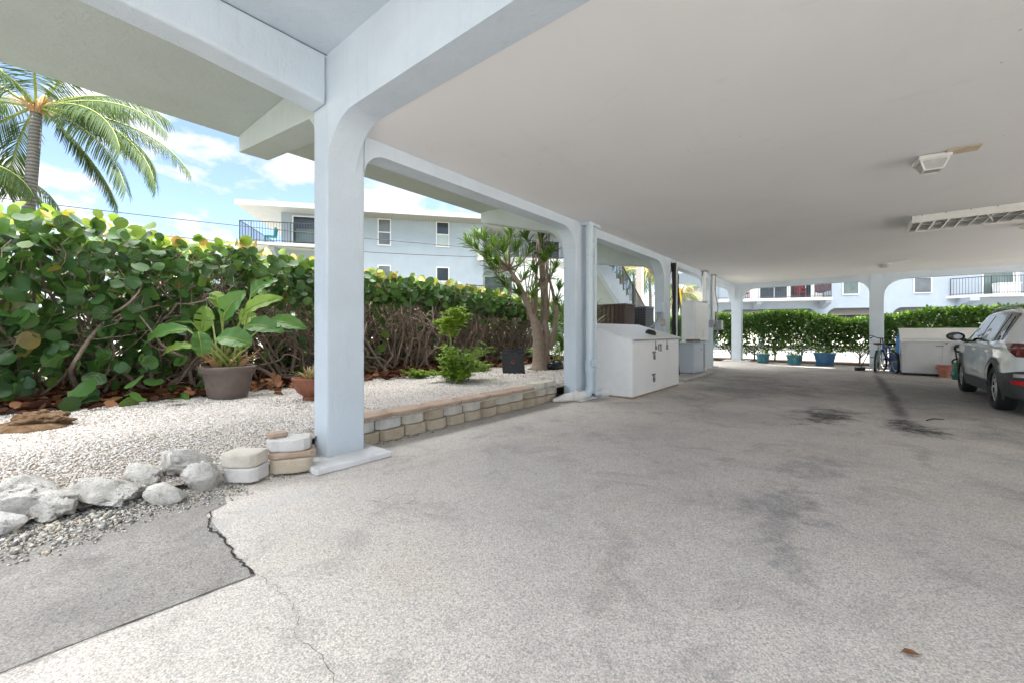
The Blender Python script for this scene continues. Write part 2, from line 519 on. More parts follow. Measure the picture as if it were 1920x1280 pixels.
paint('louvre_grey', (0.42, 0.40, 0.38), 0.7, 0.08, 6)
paint('curtain_grey', (0.50, 0.50, 0.50), 0.85, 0.12, 14)
paint('shutter_grey', (0.42, 0.50, 0.50), 0.6, 0.06, 6)
paint('ac_brown', (0.105, 0.070, 0.055), 0.5, 0.12, 8, metallic=0.2)
paint('ac_brown_dark', (0.05, 0.028, 0.022), 0.6, 0.2, 8)
paint('ac_black', (0.022, 0.024, 0.028), 0.5, 0.2, 8)
paint('ac_grey', (0.16, 0.175, 0.19), 0.45, 0.1, 8, metallic=0.4)
paint('fixture_white', (0.74, 0.74, 0.71), 0.45, 0.04, 8, dirt=(0.5, 0.48, 0.42), dirt_amt=0.3)
paint('louvre_cream', (0.66, 0.665, 0.58), 0.5, 0.06, 10)
paint('lamp_glass', (0.42, 0.43, 0.42), 0.15, 0.06, 20, spec=0.6)
paint('crack_dark', (0.035, 0.034, 0.032), 0.95, 0.3, 20)
paint('dead_leaf', (0.22, 0.095, 0.04), 0.8, 0.25, 30)
paint('paint_white_mark', (0.30, 0.30, 0.30), 0.6, 0.2, 40)
paint('asphalt_road', (0.17, 0.17, 0.168), 0.9, 0.12, 3)

# windows: dark reflecting glass
for nm, c in (('glass_dark', (0.035, 0.045, 0.055)), ('glass_grey', (0.13, 0.145, 0.16)), ('glass_green', (0.12, 0.16, 0.155))):
    t = NT(nm)
    t.set(color=t.ramp(t.noise(t.obj, 1.2, 2), [(0.35, tuple(x * 0.8 for x in c)), (0.7, tuple(x * 1.3 for x in c))]), rough=0.08, spec=0.6)

# retaining blocks and rocks
def stone(name, cols, scale=6.0, bump=0.9, pits=0.35, rough=0.9):
    t = NT(name)
    oi = t.n.new('ShaderNodeObjectInfo')
    v = t.n.new('ShaderNodeVectorMath'); v.operation = 'ADD'
    t.l.new(t.obj, v.inputs[0]); t.l.new(oi.outputs['Random'], v.inputs[1])
    p = v.outputs[0]
    c = t.ramp(t.noise(p, scale, 8, 0.66), [(0.3, cols[0]), (0.5, cols[1]), (0.72, cols[2])])
    k = t.ramp(t.noise(p, scale * 5, 6, 0.75), [(0.58, 0.0), (0.72, pits)])
    c = t.mix(k, c, tuple(x * 0.45 for x in cols[0]))
    t.set(color=c, rough=rough, spec=0.2)
    h = t.math('ADD', t.noise(p, scale * 2.2, 9, 0.7), t.math('MULTIPLY', t.noise(p, scale * 16, 4), 0.4))
    t.bump(h, bump, 0.03)
    return t.m
stone('block_tan', ((0.38, 0.31, 0.22), (0.48, 0.41, 0.31), (0.57, 0.50, 0.40)), 5, 0.5, 0.25)
stone('block_pale', ((0.50, 0.46, 0.39), (0.62, 0.58, 0.51), (0.70, 0.67, 0.61)), 5, 0.5, 0.25)
stone('block_white', ((0.50, 0.49, 0.47), (0.62, 0.61, 0.59), (0.70, 0.69, 0.67)), 5, 0.6, 0.5)
stone('cap_pink', ((0.37, 0.27, 0.20), (0.45, 0.34, 0.265), (0.52, 0.41, 0.33)), 4, 0.35, 0.2)
stone('coral_rock', ((0.36, 0.34, 0.305), (0.72, 0.70, 0.655), (0.84, 0.825, 0.79)), 6, 1.2, 0.95)
stone('husk_brown', ((0.12, 0.065, 0.03), (0.25, 0.155, 0.085), (0.34, 0.24, 0.16)), 14, 1.0, 0.6)

# pebbles: one colour per stone
def pebble(name, stops):
    t = NT(name)
    g = t.n.new('ShaderNodeNewGeometry')
    t.set(color=t.ramp(g.outputs['Random Per Island'], stops), rough=0.85, spec=0.2)
    return t.m
pebble('pebble_white', [(0.0, (0.45, 0.36, 0.27)), (0.10, (0.58, 0.51, 0.44)), (0.4, (0.69, 0.64, 0.595)), (0.75, (0.75, 0.72, 0.69)), (1.0, (0.80, 0.79, 0.78))])
pebble('chip_grey', [(0.0, (0.10, 0.10, 0.095)), (0.3, (0.28, 0.27, 0.25)), (0.55, (0.52, 0.50, 0.45)), (0.85, (0.66, 0.645, 0.60)), (1.0, (0.62, 0.50, 0.32))])
pebble('litter', [(0.0, (0.055, 0.024, 0.014)), (0.4, (0.13, 0.055, 0.028)), (0.75, (0.23, 0.095, 0.045)), (0.93, (0.32, 0.16, 0.085)), (1.0, (0.42, 0.30, 0.20))])
t = NT('gravel_base')
cellc = t.voronoi(t.obj, 55.0, 'Color')
sepn = t.n.new('ShaderNodeSeparateColor'); t.l.new(cellc, sepn.inputs[0])
c = t.ramp(sepn.outputs[0], [(0.0, (0.40, 0.33, 0.25)), (0.2, (0.56, 0.49, 0.41)), (0.6, (0.67, 0.62, 0.55)), (1.0, (0.76, 0.73, 0.68))])
d = t.voronoi(t.obj, 55.0, 'Distance')
c = t.mix(t.ramp(d, [(0.45, 0.0), (0.8, 0.75)]), c, (0.22, 0.18, 0.14))
t.set(color=c, rough=0.9, spec=0.2)
t.bump(t.ramp(d, [(0.1, 1.0), (0.8, 0.0)]), 1.0, 0.03)

# asphalt: exposed pale aggregate in a grey binder, stains with shapes of their own
def stain_mask(t, cx, cy, rx, ry, ang=0.0, wob=0.55, scale=4.0, soft=0.70):
    n1 = t.n.new('ShaderNodeVectorMath'); n1.operation = 'SUBTRACT'
    t.l.new(t.obj, n1.inputs[0]); n1.inputs[1].default_value = (cx, cy, 0)
    v = t.mapping(n1.outputs[0], (1, 1, 0), (0, 0, 0), (0, 0, -ang))
    v = t.mapping(v, (1 / rx, 1 / ry, 0))
    nz = t.noise(t.obj, scale / max(rx, ry) * 0.8, 8, 0.7, 0.4, 'Color')
    n2 = t.n.new('ShaderNodeVectorMath'); n2.operation = 'SUBTRACT'
    t.l.new(nz, n2.inputs[0]); n2.inputs[1].default_value = (0.5, 0.5, 0.5)
    n3 = t.n.new('ShaderNodeVectorMath'); n3.operation = 'SCALE'; n3.inputs['Scale'].default_value = wob * 4
    t.l.new(n2.outputs[0], n3.inputs[0])
    n4 = t.n.new('ShaderNodeVectorMath'); n4.operation = 'ADD'
    t.l.new(v, n4.inputs[0]); t.l.new(n3.outputs[0], n4.inputs[1])
    n5 = t.n.new('ShaderNodeVectorMath'); n5.operation = 'LENGTH'
    t.l.new(n4.outputs[0], n5.inputs[0])
    return t.ramp(n5.outputs['Value'], [(1.0 - soft, 1.0), (1.0, 0.0)])

def asphalt(name, light, dark, bias, stains=(), agg=140.0):
    t = NT(name)
    vo = t.n.new('ShaderNodeTexVoronoi'); vo.inputs['Scale'].default_value = agg
    t.l.new(t.mapping(t.obj, (1, 1, 0.0)), vo.inputs['Vector'])
    sp = t.n.new('ShaderNodeSeparateColor'); t.l.new(vo.outputs['Color'], sp.inputs[0])
    v2 = t.n.new('ShaderNodeTexVoronoi'); v2.inputs['Scale'].default_value = agg * 2.3
    t.l.new(t.mapping(t.obj, (1, 1, 0.0)), v2.inputs['Vector'])
    s2 = t.n.new('ShaderNodeSeparateColor'); t.l.new(v2.outputs['Color'], s2.inputs[0])
    wear = t.noise(t.obj, 0.75, 12, 0.74, 0.9)
    wear2 = t.noise(t.obj, 4.5, 8, 0.74)
    mid = tuple((a + b) / 2 for a, b in zip(light, dark))
    stones = t.ramp(sp.outputs[0], [(0.0, dark), (0.16, tuple(x * 0.72 for x in mid)), (0.34, mid), (0.62, tuple(x * 0.93 for x in light)), (0.86, light), (0.93, (light[0], light[1] * 0.90, light[2] * 0.76)), (1.0, tuple(min(0.86, x * 1.14) for x in light))])
    fines = t.ramp(s2.outputs[0], [(0.0, dark), (0.5, mid), (1.0, light)])
    c = t.mix(t.ramp(sp.outputs[2], [(0.42, 0.0), (0.5, 0.75)]), stones, fines)
    c = t.mix(0.40, c, tuple(a * 0.62 + b * 0.38 for a, b in zip(light, dark)))
    # binder showing more where the surface is less worn
    k = t.math('ADD', t.math('MULTIPLY', wear, 1.05), t.math('ADD', t.math('MULTIPLY', wear2, 0.55), bias))
    c = t.mix(t.ramp(k, [(0.64, 0.72), (0.80, 0.30), (0.97, 0.0)]), c, tuple(x * 1.05 for x in dark))
    blot = t.math('MULTIPLY', t.ramp(t.noise(t.obj, 1.9, 9, 0.74, 0.7), [(0.52, 0.0), (0.66, 1.0)]), t.ramp(sp.outputs[1], [(0.15, 0.25), (0.8, 0.75)]))
    c = t.mix(blot, c, tuple(x * 0.92 for x in dark))
    tone = t.ramp(t.math('ADD', t.math('MULTIPLY', t.noise(t.obj, 0.33, 4, 0.6), 0.6), t.math('MULTIPLY', t.noise(t.obj, 1.05, 6, 0.68, 0.6), 0.6)), [(0.42, (0.84, 0.835, 0.84)), (0.60, (1.06, 1.045, 1.03)), (0.78, (1.14, 1.12, 1.09))])
    c = t.mix(1.0, c, tone, 'MULTIPLY')
    warm = t.ramp(t.noise(t.obj, 1.3, 6, 0.65), [(0.52, 0.0), (0.78, 0.55)])
    c = t.mix(warm, c, (1.0, 0.92, 0.84), 'MULTIPLY')
    c = t.mix(t.ramp(vo.outputs['Distance'], [(0.50, 0.0), (0.85, 0.5)]), c, tuple(x * 0.55 for x in dark))
    rough_k = t.ramp(t.math('ADD', t.math('MULTIPLY', sp.outputs[1], 0.5), t.math('MULTIPLY', t.noise(t.obj, 14.0, 6, 0.75), 0.9)), [(0.38, 0.15), (0.72, 1.0)])
    for (cx, cy, rx, ry, ang, amt, col, wob) in stains:
        m = stain_mask(t, cx, cy, rx * 1.35, ry * 1.35, ang, wob)
        m = t.math('MULTIPLY', m, amt)
        m = t.math('MULTIPLY', m, rough_k if amt < 0.8 else t.math('ADD', t.math('MULTIPLY', rough_k, 0.6), 0.4))
        c = t.mix(m, c, col)
    t.set(color=c, rough=t.ramp(wear, [(0.3, 0.78), (0.7, 0.92)]), spec=0.25)
    h = t.math('ADD', t.ramp(vo.outputs['Distance'], [(0.1, 1.0), (0.85, 0.0)]), t.math('MULTIPLY', wear2, 0.8))
    t.bump(h, 0.25, 0.005)
    return t.m
OIL = (0.035, 0.034, 0.034); TAR = (0.19, 0.19, 0.20); GREY = (0.24, 0.24, 0.245)
asphalt('asphalt_light', (0.80, 0.758, 0.715), (0.315, 0.298, 0.285), 0.22, [
    (0.61, 7.25, 0.26, 0.42, 0.0, 1.0, OIL, 0.7), (0.50, 7.75, 0.14, 0.3, 0.0, 0.9, OIL, 0.9), (-0.30, 7.6, 0.30, 0.75, -0.2, 0.95, OIL, 0.95),
    (0.55, 12.2, 0.10, 4.6, 0.0, 0.95, OIL, 0.8), (-0.28, 4.55, 0.20, 0.45, -0.25, 0.55, TAR, 1.0),
    (-0.38, 3.45, 0.20, 0.40, 0.1, 0.62, TAR, 1.0), (-0.30, 2.75, 0.08, 0.40, 0.3, 0.55, TAR, 1.2),
    (1.0, 12.0, 5.0, 3.6, 0.0, 0.60, (0.16, 0.155, 0.15), 0.5), (-1.9, 11.0, 1.0, 3.0, 0.0, 0.55, (0.085, 0.082, 0.08), 1.0), (1.2, 11.0, 1.6, 4.0, 0.0, 0.45, (0.085, 0.082, 0.08), 1.0), (3.4, 4.4, 1.6, 2.2, 0.0, 0.25, (0.2, 0.195, 0.19), 0.8),
    (-1.0, 2.2, 0.10, 0.4, 0.5, 0.35, TAR, 1.1), (-2.0, 4.7, 0.22, 0.6, 0.2, 0.25, GREY, 1.1), (1.2, 4.2, 0.08, 0.3, 0.8, 0.5, TAR, 1.0),
    (-3.2, 1.25, 0.10, 0.4, 0.2, 0.4, (0.50, 0.52, 0.54), 0.8), (0.45, 1.9, 0.14, 0.2, 0.2, 0.6, TAR, 1.0)])
asphalt('asphalt_patch', (0.47, 0.455, 0.435), (0.17, 0.166, 0.16), 0.02, [
    (-3.6, 0.2, 0.3, 1.6, 0.0, 0.5, (0.17, 0.165, 0.155), 0.7)], agg=125.0)

# foliage
leafmat('leaf_grape', [(0.0, (0.020, 0.060, 0.021)), (0.35, (0.036, 0.105, 0.028)), (0.7, (0.058, 0.152, 0.034)), (0.93, (0.10, 0.215, 0.044)), (0.985, (0.15, 0.25, 0.045)), (1.0, (0.25, 0.16, 0.035))], 0.34, 0.25)
leafmat('leaf_grape_young', [(0.0, (0.13, 0.26, 0.035)), (0.45, (0.20, 0.33, 0.045)), (0.68, (0.33, 0.37, 0.06)), (0.82, (0.50, 0.33, 0.06)), (1.0, (0.52, 0.22, 0.07))], 0.38, 0.38)
leafmat('leaf_far', [(0.0, (0.03, 0.085, 0.018)), (0.4, (0.05, 0.14, 0.024)), (0.8, (0.085, 0.20, 0.03)), (1.0, (0.13, 0.25, 0.04))], 0.4, 0.3)
leafmat('leaf_far_tip', [(0.0, (0.10, 0.24, 0.025)), (0.5, (0.16, 0.33, 0.035)), (1.0, (0.24, 0.40, 0.05))], 0.4, 0.35)
leafmat('leaf_palm', [(0.0, (0.022, 0.05, 0.016)), (0.5, (0.034, 0.072, 0.02)), (0.85, (0.055, 0.095, 0.025)), (1.0, (0.11, 0.12, 0.035))], 0.62, 0.2, 0.2)
leafmat('leaf_palm_dry', [(0.0, (0.16, 0.12, 0.045)), (0.5, (0.22, 0.19, 0.06)), (1.0, (0.32, 0.26, 0.11))], 0.6, 0.3)
leafmat('leaf_bird', [(0.0, (0.075, 0.20, 0.055)), (1.0, (0.12, 0.28, 0.065))], 0.32, 0.3)
leafmat('leaf_bird_pale', [(0.0, (0.20, 0.37, 0.06)), (1.0, (0.28, 0.43, 0.08))], 0.36, 0.4)
leafmat('leaf_dracaena', [(0.0, (0.035, 0.09, 0.022)), (0.35, (0.08, 0.19, 0.035)), (0.75, (0.18, 0.33, 0.05)), (1.0, (0.32, 0.45, 0.08))], 0.36, 0.25)
leafmat('leaf_feather', [(0.0, (0.22, 0.38, 0.035)), (0.5, (0.36, 0.54, 0.05)), (1.0, (0.52, 0.66, 0.10))], 0.45, 0.45)
leafmat('leaf_feather_low', [(0.0, (0.13, 0.28, 0.03)), (0.5, (0.24, 0.42, 0.04)), (1.0, (0.40, 0.55, 0.07))], 0.45, 0.4)
leafmat('leaf_dry', [(0.0, (0.26, 0.16, 0.07)), (0.5, (0.36, 0.26, 0.14)), (1.0, (0.30, 0.28, 0.10))], 0.7, 0.25)
t = NT('bark_palm')
z = t.n.new('ShaderNodeSeparateXYZ'); t.l.new(t.obj, z.inputs[0])
w = t.n.new('ShaderNodeTexWave'); w.wave_type = 'BANDS'; w.bands_direction = 'Z'
w.inputs['Scale'].default_value = 2.6; w.inputs['Distortion'].default_value = 3.0; w.inputs['Detail'].default_value = 4
t.l.new(t.obj, w.inputs['Vector'])
t.set(color=t.ramp(w.outputs['Fac'], [(0.0, (0.085, 0.078, 0.07)), (0.4, (0.15, 0.142, 0.132)), (1.0, (0.20, 0.19, 0.178))]), rough=0.9)
t.bump(w.outputs['Fac'], 0.6, 0.03)

# car
t = NT('car_paint')
t.set(color=(0.80, 0.83, 0.84), rough=0.3, metallic=0.05, spec=0.5)
t.b.inputs['Coat Weight'].default_value = 1.0; t.b.inputs['Coat Roughness'].default_value = 0.03
t.bump(t.noise(t.obj, 1.5, 2), 0.02, 0.01)
t = NT('car_glass'); t.set(color=t.ramp(t.noise(t.obj, 2.0, 2), [(0.3, (0.012, 0.014, 0.016)), (0.7, (0.03, 0.034, 0.036))]), rough=0.03, spec=0.9)
paint('car_cladding', (0.045, 0.047, 0.05), 0.55, 0.08, 20, 0.05, 200)
paint('car_gloss_black', (0.012, 0.012, 0.013), 0.12, 0.1, 8, spec=0.6)
t = NT('tail_red'); t.set(color=t.ramp(t.noise(t.obj, 5.0, 2), [(0.3, (0.10, 0.008, 0.008)), (0.7, (0.17, 0.014, 0.012))]), rough=0.07, spec=0.7)
t.b.inputs['Coat Weight'].default_value = 0.6
paint('reflector_red', (0.55, 0.015, 0.02), 0.25, 0.05, 8)
paint('alloy', (0.70, 0.70, 0.71), 0.25, 0.05, 8, metallic=0.35)
paint('mirror', (0.28, 0.30, 0.31), 0.06, 0.03, 4, metallic=1.0)
paint('balcony_white', (0.60, 0.61, 0.61), 0.6, 0.05, 3)
paint('shed_white_shaded', (0.66, 0.67, 0.675), 0.5, 0.04, 3, dirt=(0.42, 0.42, 0.41), dirt_amt=0.35)  # white shed paint greyed, the shade on its walls put into the colour
paint('bounce_sheet_side', (0.15, 0.15, 0.10), 0.95, 0.4, 3, 0.6, 30)
leafmat('leaf_vein', [(0.0, (0.16, 0.28, 0.09)), (1.0, (0.24, 0.36, 0.12))], 0.45, 0.1)
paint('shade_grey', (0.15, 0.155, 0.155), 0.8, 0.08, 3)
# ---------------------------------------------------------------- ground
def flat(name, poly, z, mat):
    mb = MB(); mb.add([(x, y, z) for x, y in poly], [tuple(range(len(poly)))])
    return structure(mb.build(name, mat))

def rect(x0, x1, y0, y1):
    return [(x0, y0), (x1, y0), (x1, y1), (x0, y1)]

flat('ground', rect(-400, 400, -400, 400), -0.03, 'ground_pale')
flat('driveway', rect(-4.15, 13.0, -9.0, 19.75), 0.0, 'asphalt_light')
flat('asphalt_patch', [(-4.4, -6.0), (-2.34, -6.0), (-2.335, -0.6), (-2.36, 0.1), (-2.32, 0.80), (-2.62, 0.80), (-2.95, 0.83), (-3.35, 0.85), (-3.45, 1.0), (-4.4, 1.2)], 0.004, 'asphalt_patch')
flat('bounce_sheet_back', rect(-30.0, 40.0, -40.0, -3.2), 0.008, 'asphalt_road')  # unseen dark sheet added behind the camera to cut bounced light
flat('mulch_bed', [(-7.5, 19.75), (13.0, 19.75), (13.0, 21.8), (-7.5, 21.8)], 0.02, 'mulch')
flat('road', [(-9.0, 23.0), (40.0, 23.0), (40.0, 58.0), (-9.0, 33.5)], -0.02, 'asphalt_road')  # spread wide and dark to cut light bounced onto the far building
flat('bounce_sheet_side', [(-40.0, -20.0), (-10.7, -20.0), (-10.7, 19.0), (-20.0, 40.0), (-40.0, 40.0)], -0.015, 'bounce_sheet_side')  # dull sheet added behind the hedge to dim bounce on the neighbour

# the crack where the old patch meets the paving, and thin cracks in the paving
ck = MB()
def crack(pts, w, z=0.008, jag=0.02, sub=5):
    P = []
    for (a, b) in zip(pts[:-1], pts[1:]):
        for k in range(sub):
            f = k / sub
            P.append((a[0] + (b[0] - a[0]) * f + random.uniform(-jag, jag), a[1] + (b[1] - a[1]) * f + random.uniform(-jag, jag)))
    P.append(pts[-1])
    vs, fs = [], []
    for i, p in enumerate(P):
        q = P[min(i + 1, len(P) - 1)]; o = P[max(i - 1, 0)]
        d = Vector((q[0] - o[0], q[1] - o[1], 0)).normalized()
        n = Vector((-d.y, d.x, 0))
        ww = w * random.uniform(0.35, 1.2) * (0.3 if i in (0, len(P) - 1) else 1)
        vs += [(p[0] + n.x * ww, p[1] + n.y * ww, z), (p[0] - n.x * ww, p[1] - n.y * ww, z)]
    for i in range(len(P) - 1):
        fs.append((2 * i, 2 * i + 1, 2 * i + 3, 2 * i + 2))
    ck.add(vs, fs)
crack([(-2.32, 0.80), (-2.55, 0.79), (-2.85, 0.82), (-3.1, 0.80), (-3.36, 0.88)], 0.0075, jag=0.012, sub=9)
crack([(-2.32, 0.80), (-2.34, 0.3), (-2.33, -0.4), (-2.345, -1.2)], 0.0022, jag=0.004, sub=9)
crack([(-2.32, 0.80), (-2.05, 0.82), (-1.85, 0.80), (-1.72, 0.74), (-1.5, 0.76), (-1.2, 0.66)], 0.0010, jag=0.014, sub=8)
for pts in ([(-2.62, 1.70), (-2.52, 1.73), (-2.44, 1.80), (-2.46, 1.90), (-2.55, 1.92), (-2.64, 1.84), (-2.62, 1.70)], [(-2.62, 1.70), (-2.74, 1.66)],
            [(-2.44, 1.80), (-2.36, 1.86)], [(-2.55, 1.92), (-2.60, 2.04)], [(-2.55, 1.92), (-2.46, 2.02)]):
    crack(pts, 0.0022, jag=0.008, sub=4)
crack([(0.92, 3.05), (1.0, 3.3), (1.06, 3.6)], 0.003)
structure(ck.build('paving_crack', 'crack_dark'))

# gravel bed: a gently uneven sheet held by the low wall on the right and by rocks at the front
def gravel_z(x, y):
    """Height of the bed; falls away towards the rocks near the camera."""
    z = 0.265
    if y < 2.0:
        edge = -4.05 - 0.03 * y
        t = min(1.0, max(0.0, (edge - x) / 1.0))
        f = min(1.0, max(0.0, (2.0 - y) / 0.5))
        lo = 0.05 + 0.215 * (t * t * (3 - 2 * t)) + 0.04 * (1 - f)
        z = z * (1 - f) + lo * f
    z += 0.018 * mnoise.noise(Vector((x * 1.3, y * 1.3, 0.3)))
    if x < -7.2:
        z += min(0.12, (-7.2 - x) * 0.06)
    return z
gx = np.linspace(-9.8, -3.98, 60); gy = np.linspace(-4.5, 12.6, 120)
mb = MB()
vs = [(x, y, gravel_z(x, y)) for y in gy for x in gx]
n = len(gx)
fs = [(j * n + i, j * n + i + 1, (j + 1) * n + i + 1, (j + 1) * n + i) for j in range(len(gy) - 1) for i in range(n - 1)]
mb.add(vs, fs)
structure(mb.build('gravel_bed', 'gravel_base', smooth=True))
mb = MB()
lx = np.linspace(-10.5, -7.25, 26); ly = np.linspace(-4.5, 12.6, 90)
vs = []
for y in ly:
    for i, x in enumerate(lx):
        xx = x + (0.30 * mnoise.noise(Vector((y * 0.9, 3.1, 0))) - 0.12 if i == len(lx) - 1 else 0)
        vs.append((xx, y, gravel_z(xx, y) + 0.03 + 0.02 * mnoise.noise(Vector((x * 4, y * 4, 0))) - (0.05 if i == len(lx) - 1 else 0)))
n = len(lx)
mb.add(vs, [(j * n + i, j * n + i + 1, (j + 1) * n + i + 1, (j + 1) * n + i) for j in range(len(ly) - 1) for i in range(n - 1)])
structure(mb.build('litter_bed', 'litter_base', smooth=True))

def pebbles(name, label, cat, mat, regions):
    mb = MB()
    for (x0, x1, y0, y1, n, s0, s1, keep) in regions:
        x = RNG.uniform(x0, x1, n); y = RNG.uniform(y0, y1, n)
        k = np.array([keep(a, b) for a, b in zip(x, y)])
        x, y = x[k], y[k]
        z = np.array([gravel_z(a, b) if a < -4.02 else 0.0 for a, b in zip(x, y)])
        if mat == 'chip_grey':
            z = np.array([max(0.005, gravel_z(a, b) - 0.045) if a < -4.08 else 0.005 for a, b in zip(x, y)])
        s = RNG.uniform(s0, s1, len(x))
        D = unit(len(x)); D[:, 2] *= 0.4
        N = np.stack([RNG.normal(0, 0.35, len(x)), RNG.normal(0, 0.35, len(x)), np.ones(len(x))], 1)
        tv = [(a * 0.8, b, c * 0.55) for a, b, c in T_PEBBLE[0]]
        scatter(mb, np.stack([x, y, z + s * 0.25], 1), D, N, s, tv, T_PEBBLE[1], sx=s * RNG.uniform(0.6, 1.1, len(x)))
    return stuff(build_soup(name, mb, mat, smooth=True), label, cat)
def in_bed(x, y):
    return x < (-4.06 - 0.05 * y if y < 1.9 else -4.2) and x > -7.65 + 0.3 * mnoise.noise(Vector((y * 0.9, 3.1, 0)))
pebbles('white_gravel', 'white and cream pebbles covering the garden bed', 'gravel', 'pebble_white', [
    (-6.2, -4.0, -1.2, 2.2, 38000, 0.008, 0.016, in_bed), (-7.8, -6.2, -1.5, 3.0, 22000, 0.010, 0.018, in_bed),
    (-6.2, -4.0, 2.2, 6.6, 28000, 0.010, 0.018, in_bed), (-7.8, -6.2, 3.0, 6.6, 13000, 0.012, 0.020, in_bed),
    (-7.8, -4.2, 6.6, 12.3, 16000, 0.016, 0.028, in_bed), (-5.5, -4.0, -3.0, -1.2, 6000, 0.013, 0.022, in_bed)])
def chips_in(x, y):
    edge = -3.28 - 0.10 * (y + 0.6) + 0.05 * math.sin(y * 7)
    d = edge - x
    return x < edge and RNG.random() < min(1.0, max(0.02, d / 0.45)) ** 1.4
pebbles('loose_stone_chips', 'loose grey and white stone chips spilled along the foot of the rocks', 'stone chips', 'chip_grey', [
    (-4.3, -3.2, -1.6, 1.2, 26000, 0.004, 0.013, chips_in), (-4.3, -3.3, -1.2, 0.7, 1500, 0.012, 0.030, chips_in),
    (-4.25, -3.5, 0.6, 1.75, 4500, 0.005, 0.012, lambda x, y: x < -3.78 + 0.06 * math.sin(y * 9) + RNG.normal(0, 0.05)),
    (-4.1, -3.85, 2.4, 3.6, 130, 0.008, 0.016, lambda x, y: x < -3.93)])

mb = MB()
n = 9000
x = RNG.uniform(-9.6, -7.0, n); y = RNG.uniform(-3, 12.3, n)
keep = RNG.random(n) < np.clip((-7.05 - x) / 0.6, 0, 1) ** 1.5
x, y = x[keep], y[keep]
z = np.array([gravel_z(a, b) for a, b in zip(x, y)]) + RNG.uniform(0.035, 0.07, len(x))
N = np.stack([RNG.normal(0, 0.45, len(x)), RNG.normal(0, 0.45, len(x)), np.ones(len(x))], 1)
D = unit(len(x)); D[:, 2] *= 0.3
tv = [(a, b - 0.5, c * 2.0 + 0.1 * a * a) for a, b, c in T_ROUND[0]]
scatter(mb, np.stack([x, y, z], 1), D, N, RNG.uniform(0.08, 0.19, len(x)), tv, T_ROUND[1])
stuff(build_soup('leaf_litter', mb, 'litter'), 'fallen reddish brown leaves lying under the hedge', 'leaf litter')

# ---------------------------------------------------------------- the building with the carport
home = thing('apartment_building', 'pale blue stucco building whose open carport fills the picture', 'building', (0, 0, 0))
XI, XO = -3.79, -4.05          # inner and outer face of the column line
CY = [(1.90, 2.29), (6.40, 6.80), (10.85, 11.30), (15.30, 15.75)]

def arch_pts(p0, p1, corner, n=9):
    """Quarter ellipse from p0 to p1 bulging towards corner (2-D)."""
    c = (p0[0] + p1[0] - corner[0], p0[1] + p1[1] - corner[1])
    out = []
    for k in range(n + 1):
        a = math.pi / 2 * k / n
        out.append((c[0] + (p0[0] - c[0]) * math.cos(a) + (p1[0] - c[0]) * math.sin(a),
                    c[1] + (p0[1] - c[1]) * math.cos(a) + (p1[1] - c[1]) * math.sin(a)))
    return out

def pad(parent, x0, x1, y0, y1, h, mat='pad_concrete'):
    mb = MB()
    poly = []
    for (a, b) in (((x0, y0), (x1, y0)), ((x1, y0), (x1, y1)), ((x1, y1), (x0, y1)), ((x0, y1), (x0, y0))):
        for k in range(7):
            f = k / 7
            poly.append((a[0] + (b[0] - a[0]) * f + random.uniform(-0.008, 0.008), a[1] + (b[1] - a[1]) * f + random.uniform(-0.008, 0.008)))
    mb.prism(poly, 'z', 0.001, h)
    return mb.build('base_pad', mat, parent, bevel=0.008)

def column(x0, x1, y0, y1, top):
    mb = MB().box(x0, x1, y0, y1, -0.02, top)
    return mb.build('column', 'stucco_blue', home, bevel=0.022, seg=3)
c1 = column(XO, XI, 1.90, 2.29, 3.80)
pad(c1, -4.02, -3.51, 1.68, 2.42, 0.052)
for (a, b) in CY[1:]:
    c = column(XO, XI, a, b, 3.745)
    pad(c, XO - 0.03, XI + 0.12, a - 0.05, b + 0.15, 0.035)
c5 = column(-3.95, -3.58, 19.30, 19.62, 3.30)
pad(c5, -4.25, -3.28, 19.1, 19.8, 0.045)
c6 = column(0.43, 0.80, 18.75, 19.12, 3.30)
pad(c6, 0.33, 0.90, 18.6, 19.2, 0.03)
for xx, yy in ((5.1, 18.75), (9.3, 18.75), (9.3, 14.0), (9.3, 9.6), (9.3, 5.4), (9.3, 1.9), (4.9, 1.9), (9.3, -1.2)):
    column(xx, xx + 0.36, yy, yy + 0.29, 3.745 if yy < 18 else 3.30)

# beams along the column line, with rounded haunches
def y_beam(y0, y1, soff=3.02, r=0.50, top=3.745, ra=None):
    ra = ra or r
    p = [(y0, top), (y0, soff - ra)] + arch_pts((y0, soff - ra), (y0 + ra, soff), (y0, soff))[1:] + \
        arch_pts((y1 - r, soff), (y1, soff - r), (y1, soff)) + [(y1, top)]
    MB().prism(p, 'x', XO + 0.003, XI - 0.003).build('beam', 'stucco_blue', home, bevel=0.006)
y_beam(2.29, 6.40, soff=3.035, ra=0.24, r=0.42); y_beam(6.80, 10.85); y_beam(11.30, 15.30)
y_beam(15.75, 19.30, soff=2.96)
# beam of the near bay, its underside rising slightly towards the camera
MB().prism([(1.90, 3.33), (0.9, 3.42), (-0.2, 3.47), (-1.2, 3.485), (-1.2, 3.80), (1.90, 3.80)], 'x', XO, XI).build('beam', 'stucco_blue', home, bevel=0.03, seg=3)
# cross beam that starts at the first column
p = [(XI, 3.80), (XI, 2.72)] + arch_pts((XI, 2.72), (XI + 0.46, 3.172), (XI, 3.172), 14)[1:] + [(4.3, 3.172)] + arch_pts((4.3, 3.172), (4.9, 2.6), (4.9, 3.172)) + [(4.9, 3.80)]
MB().prism(p, 'y', 1.903, 2.19).build('cross_beam', 'stucco_blue', home, bevel=0.02, seg=3)
MB().prism([(5.26, 3.80), (5.26, 3.18), (9.3, 3.18), (9.3, 3.80)], 'y', 1.903, 2.19).build('cross_beam', 'stucco_blue', home, bevel=0.02, seg=3)
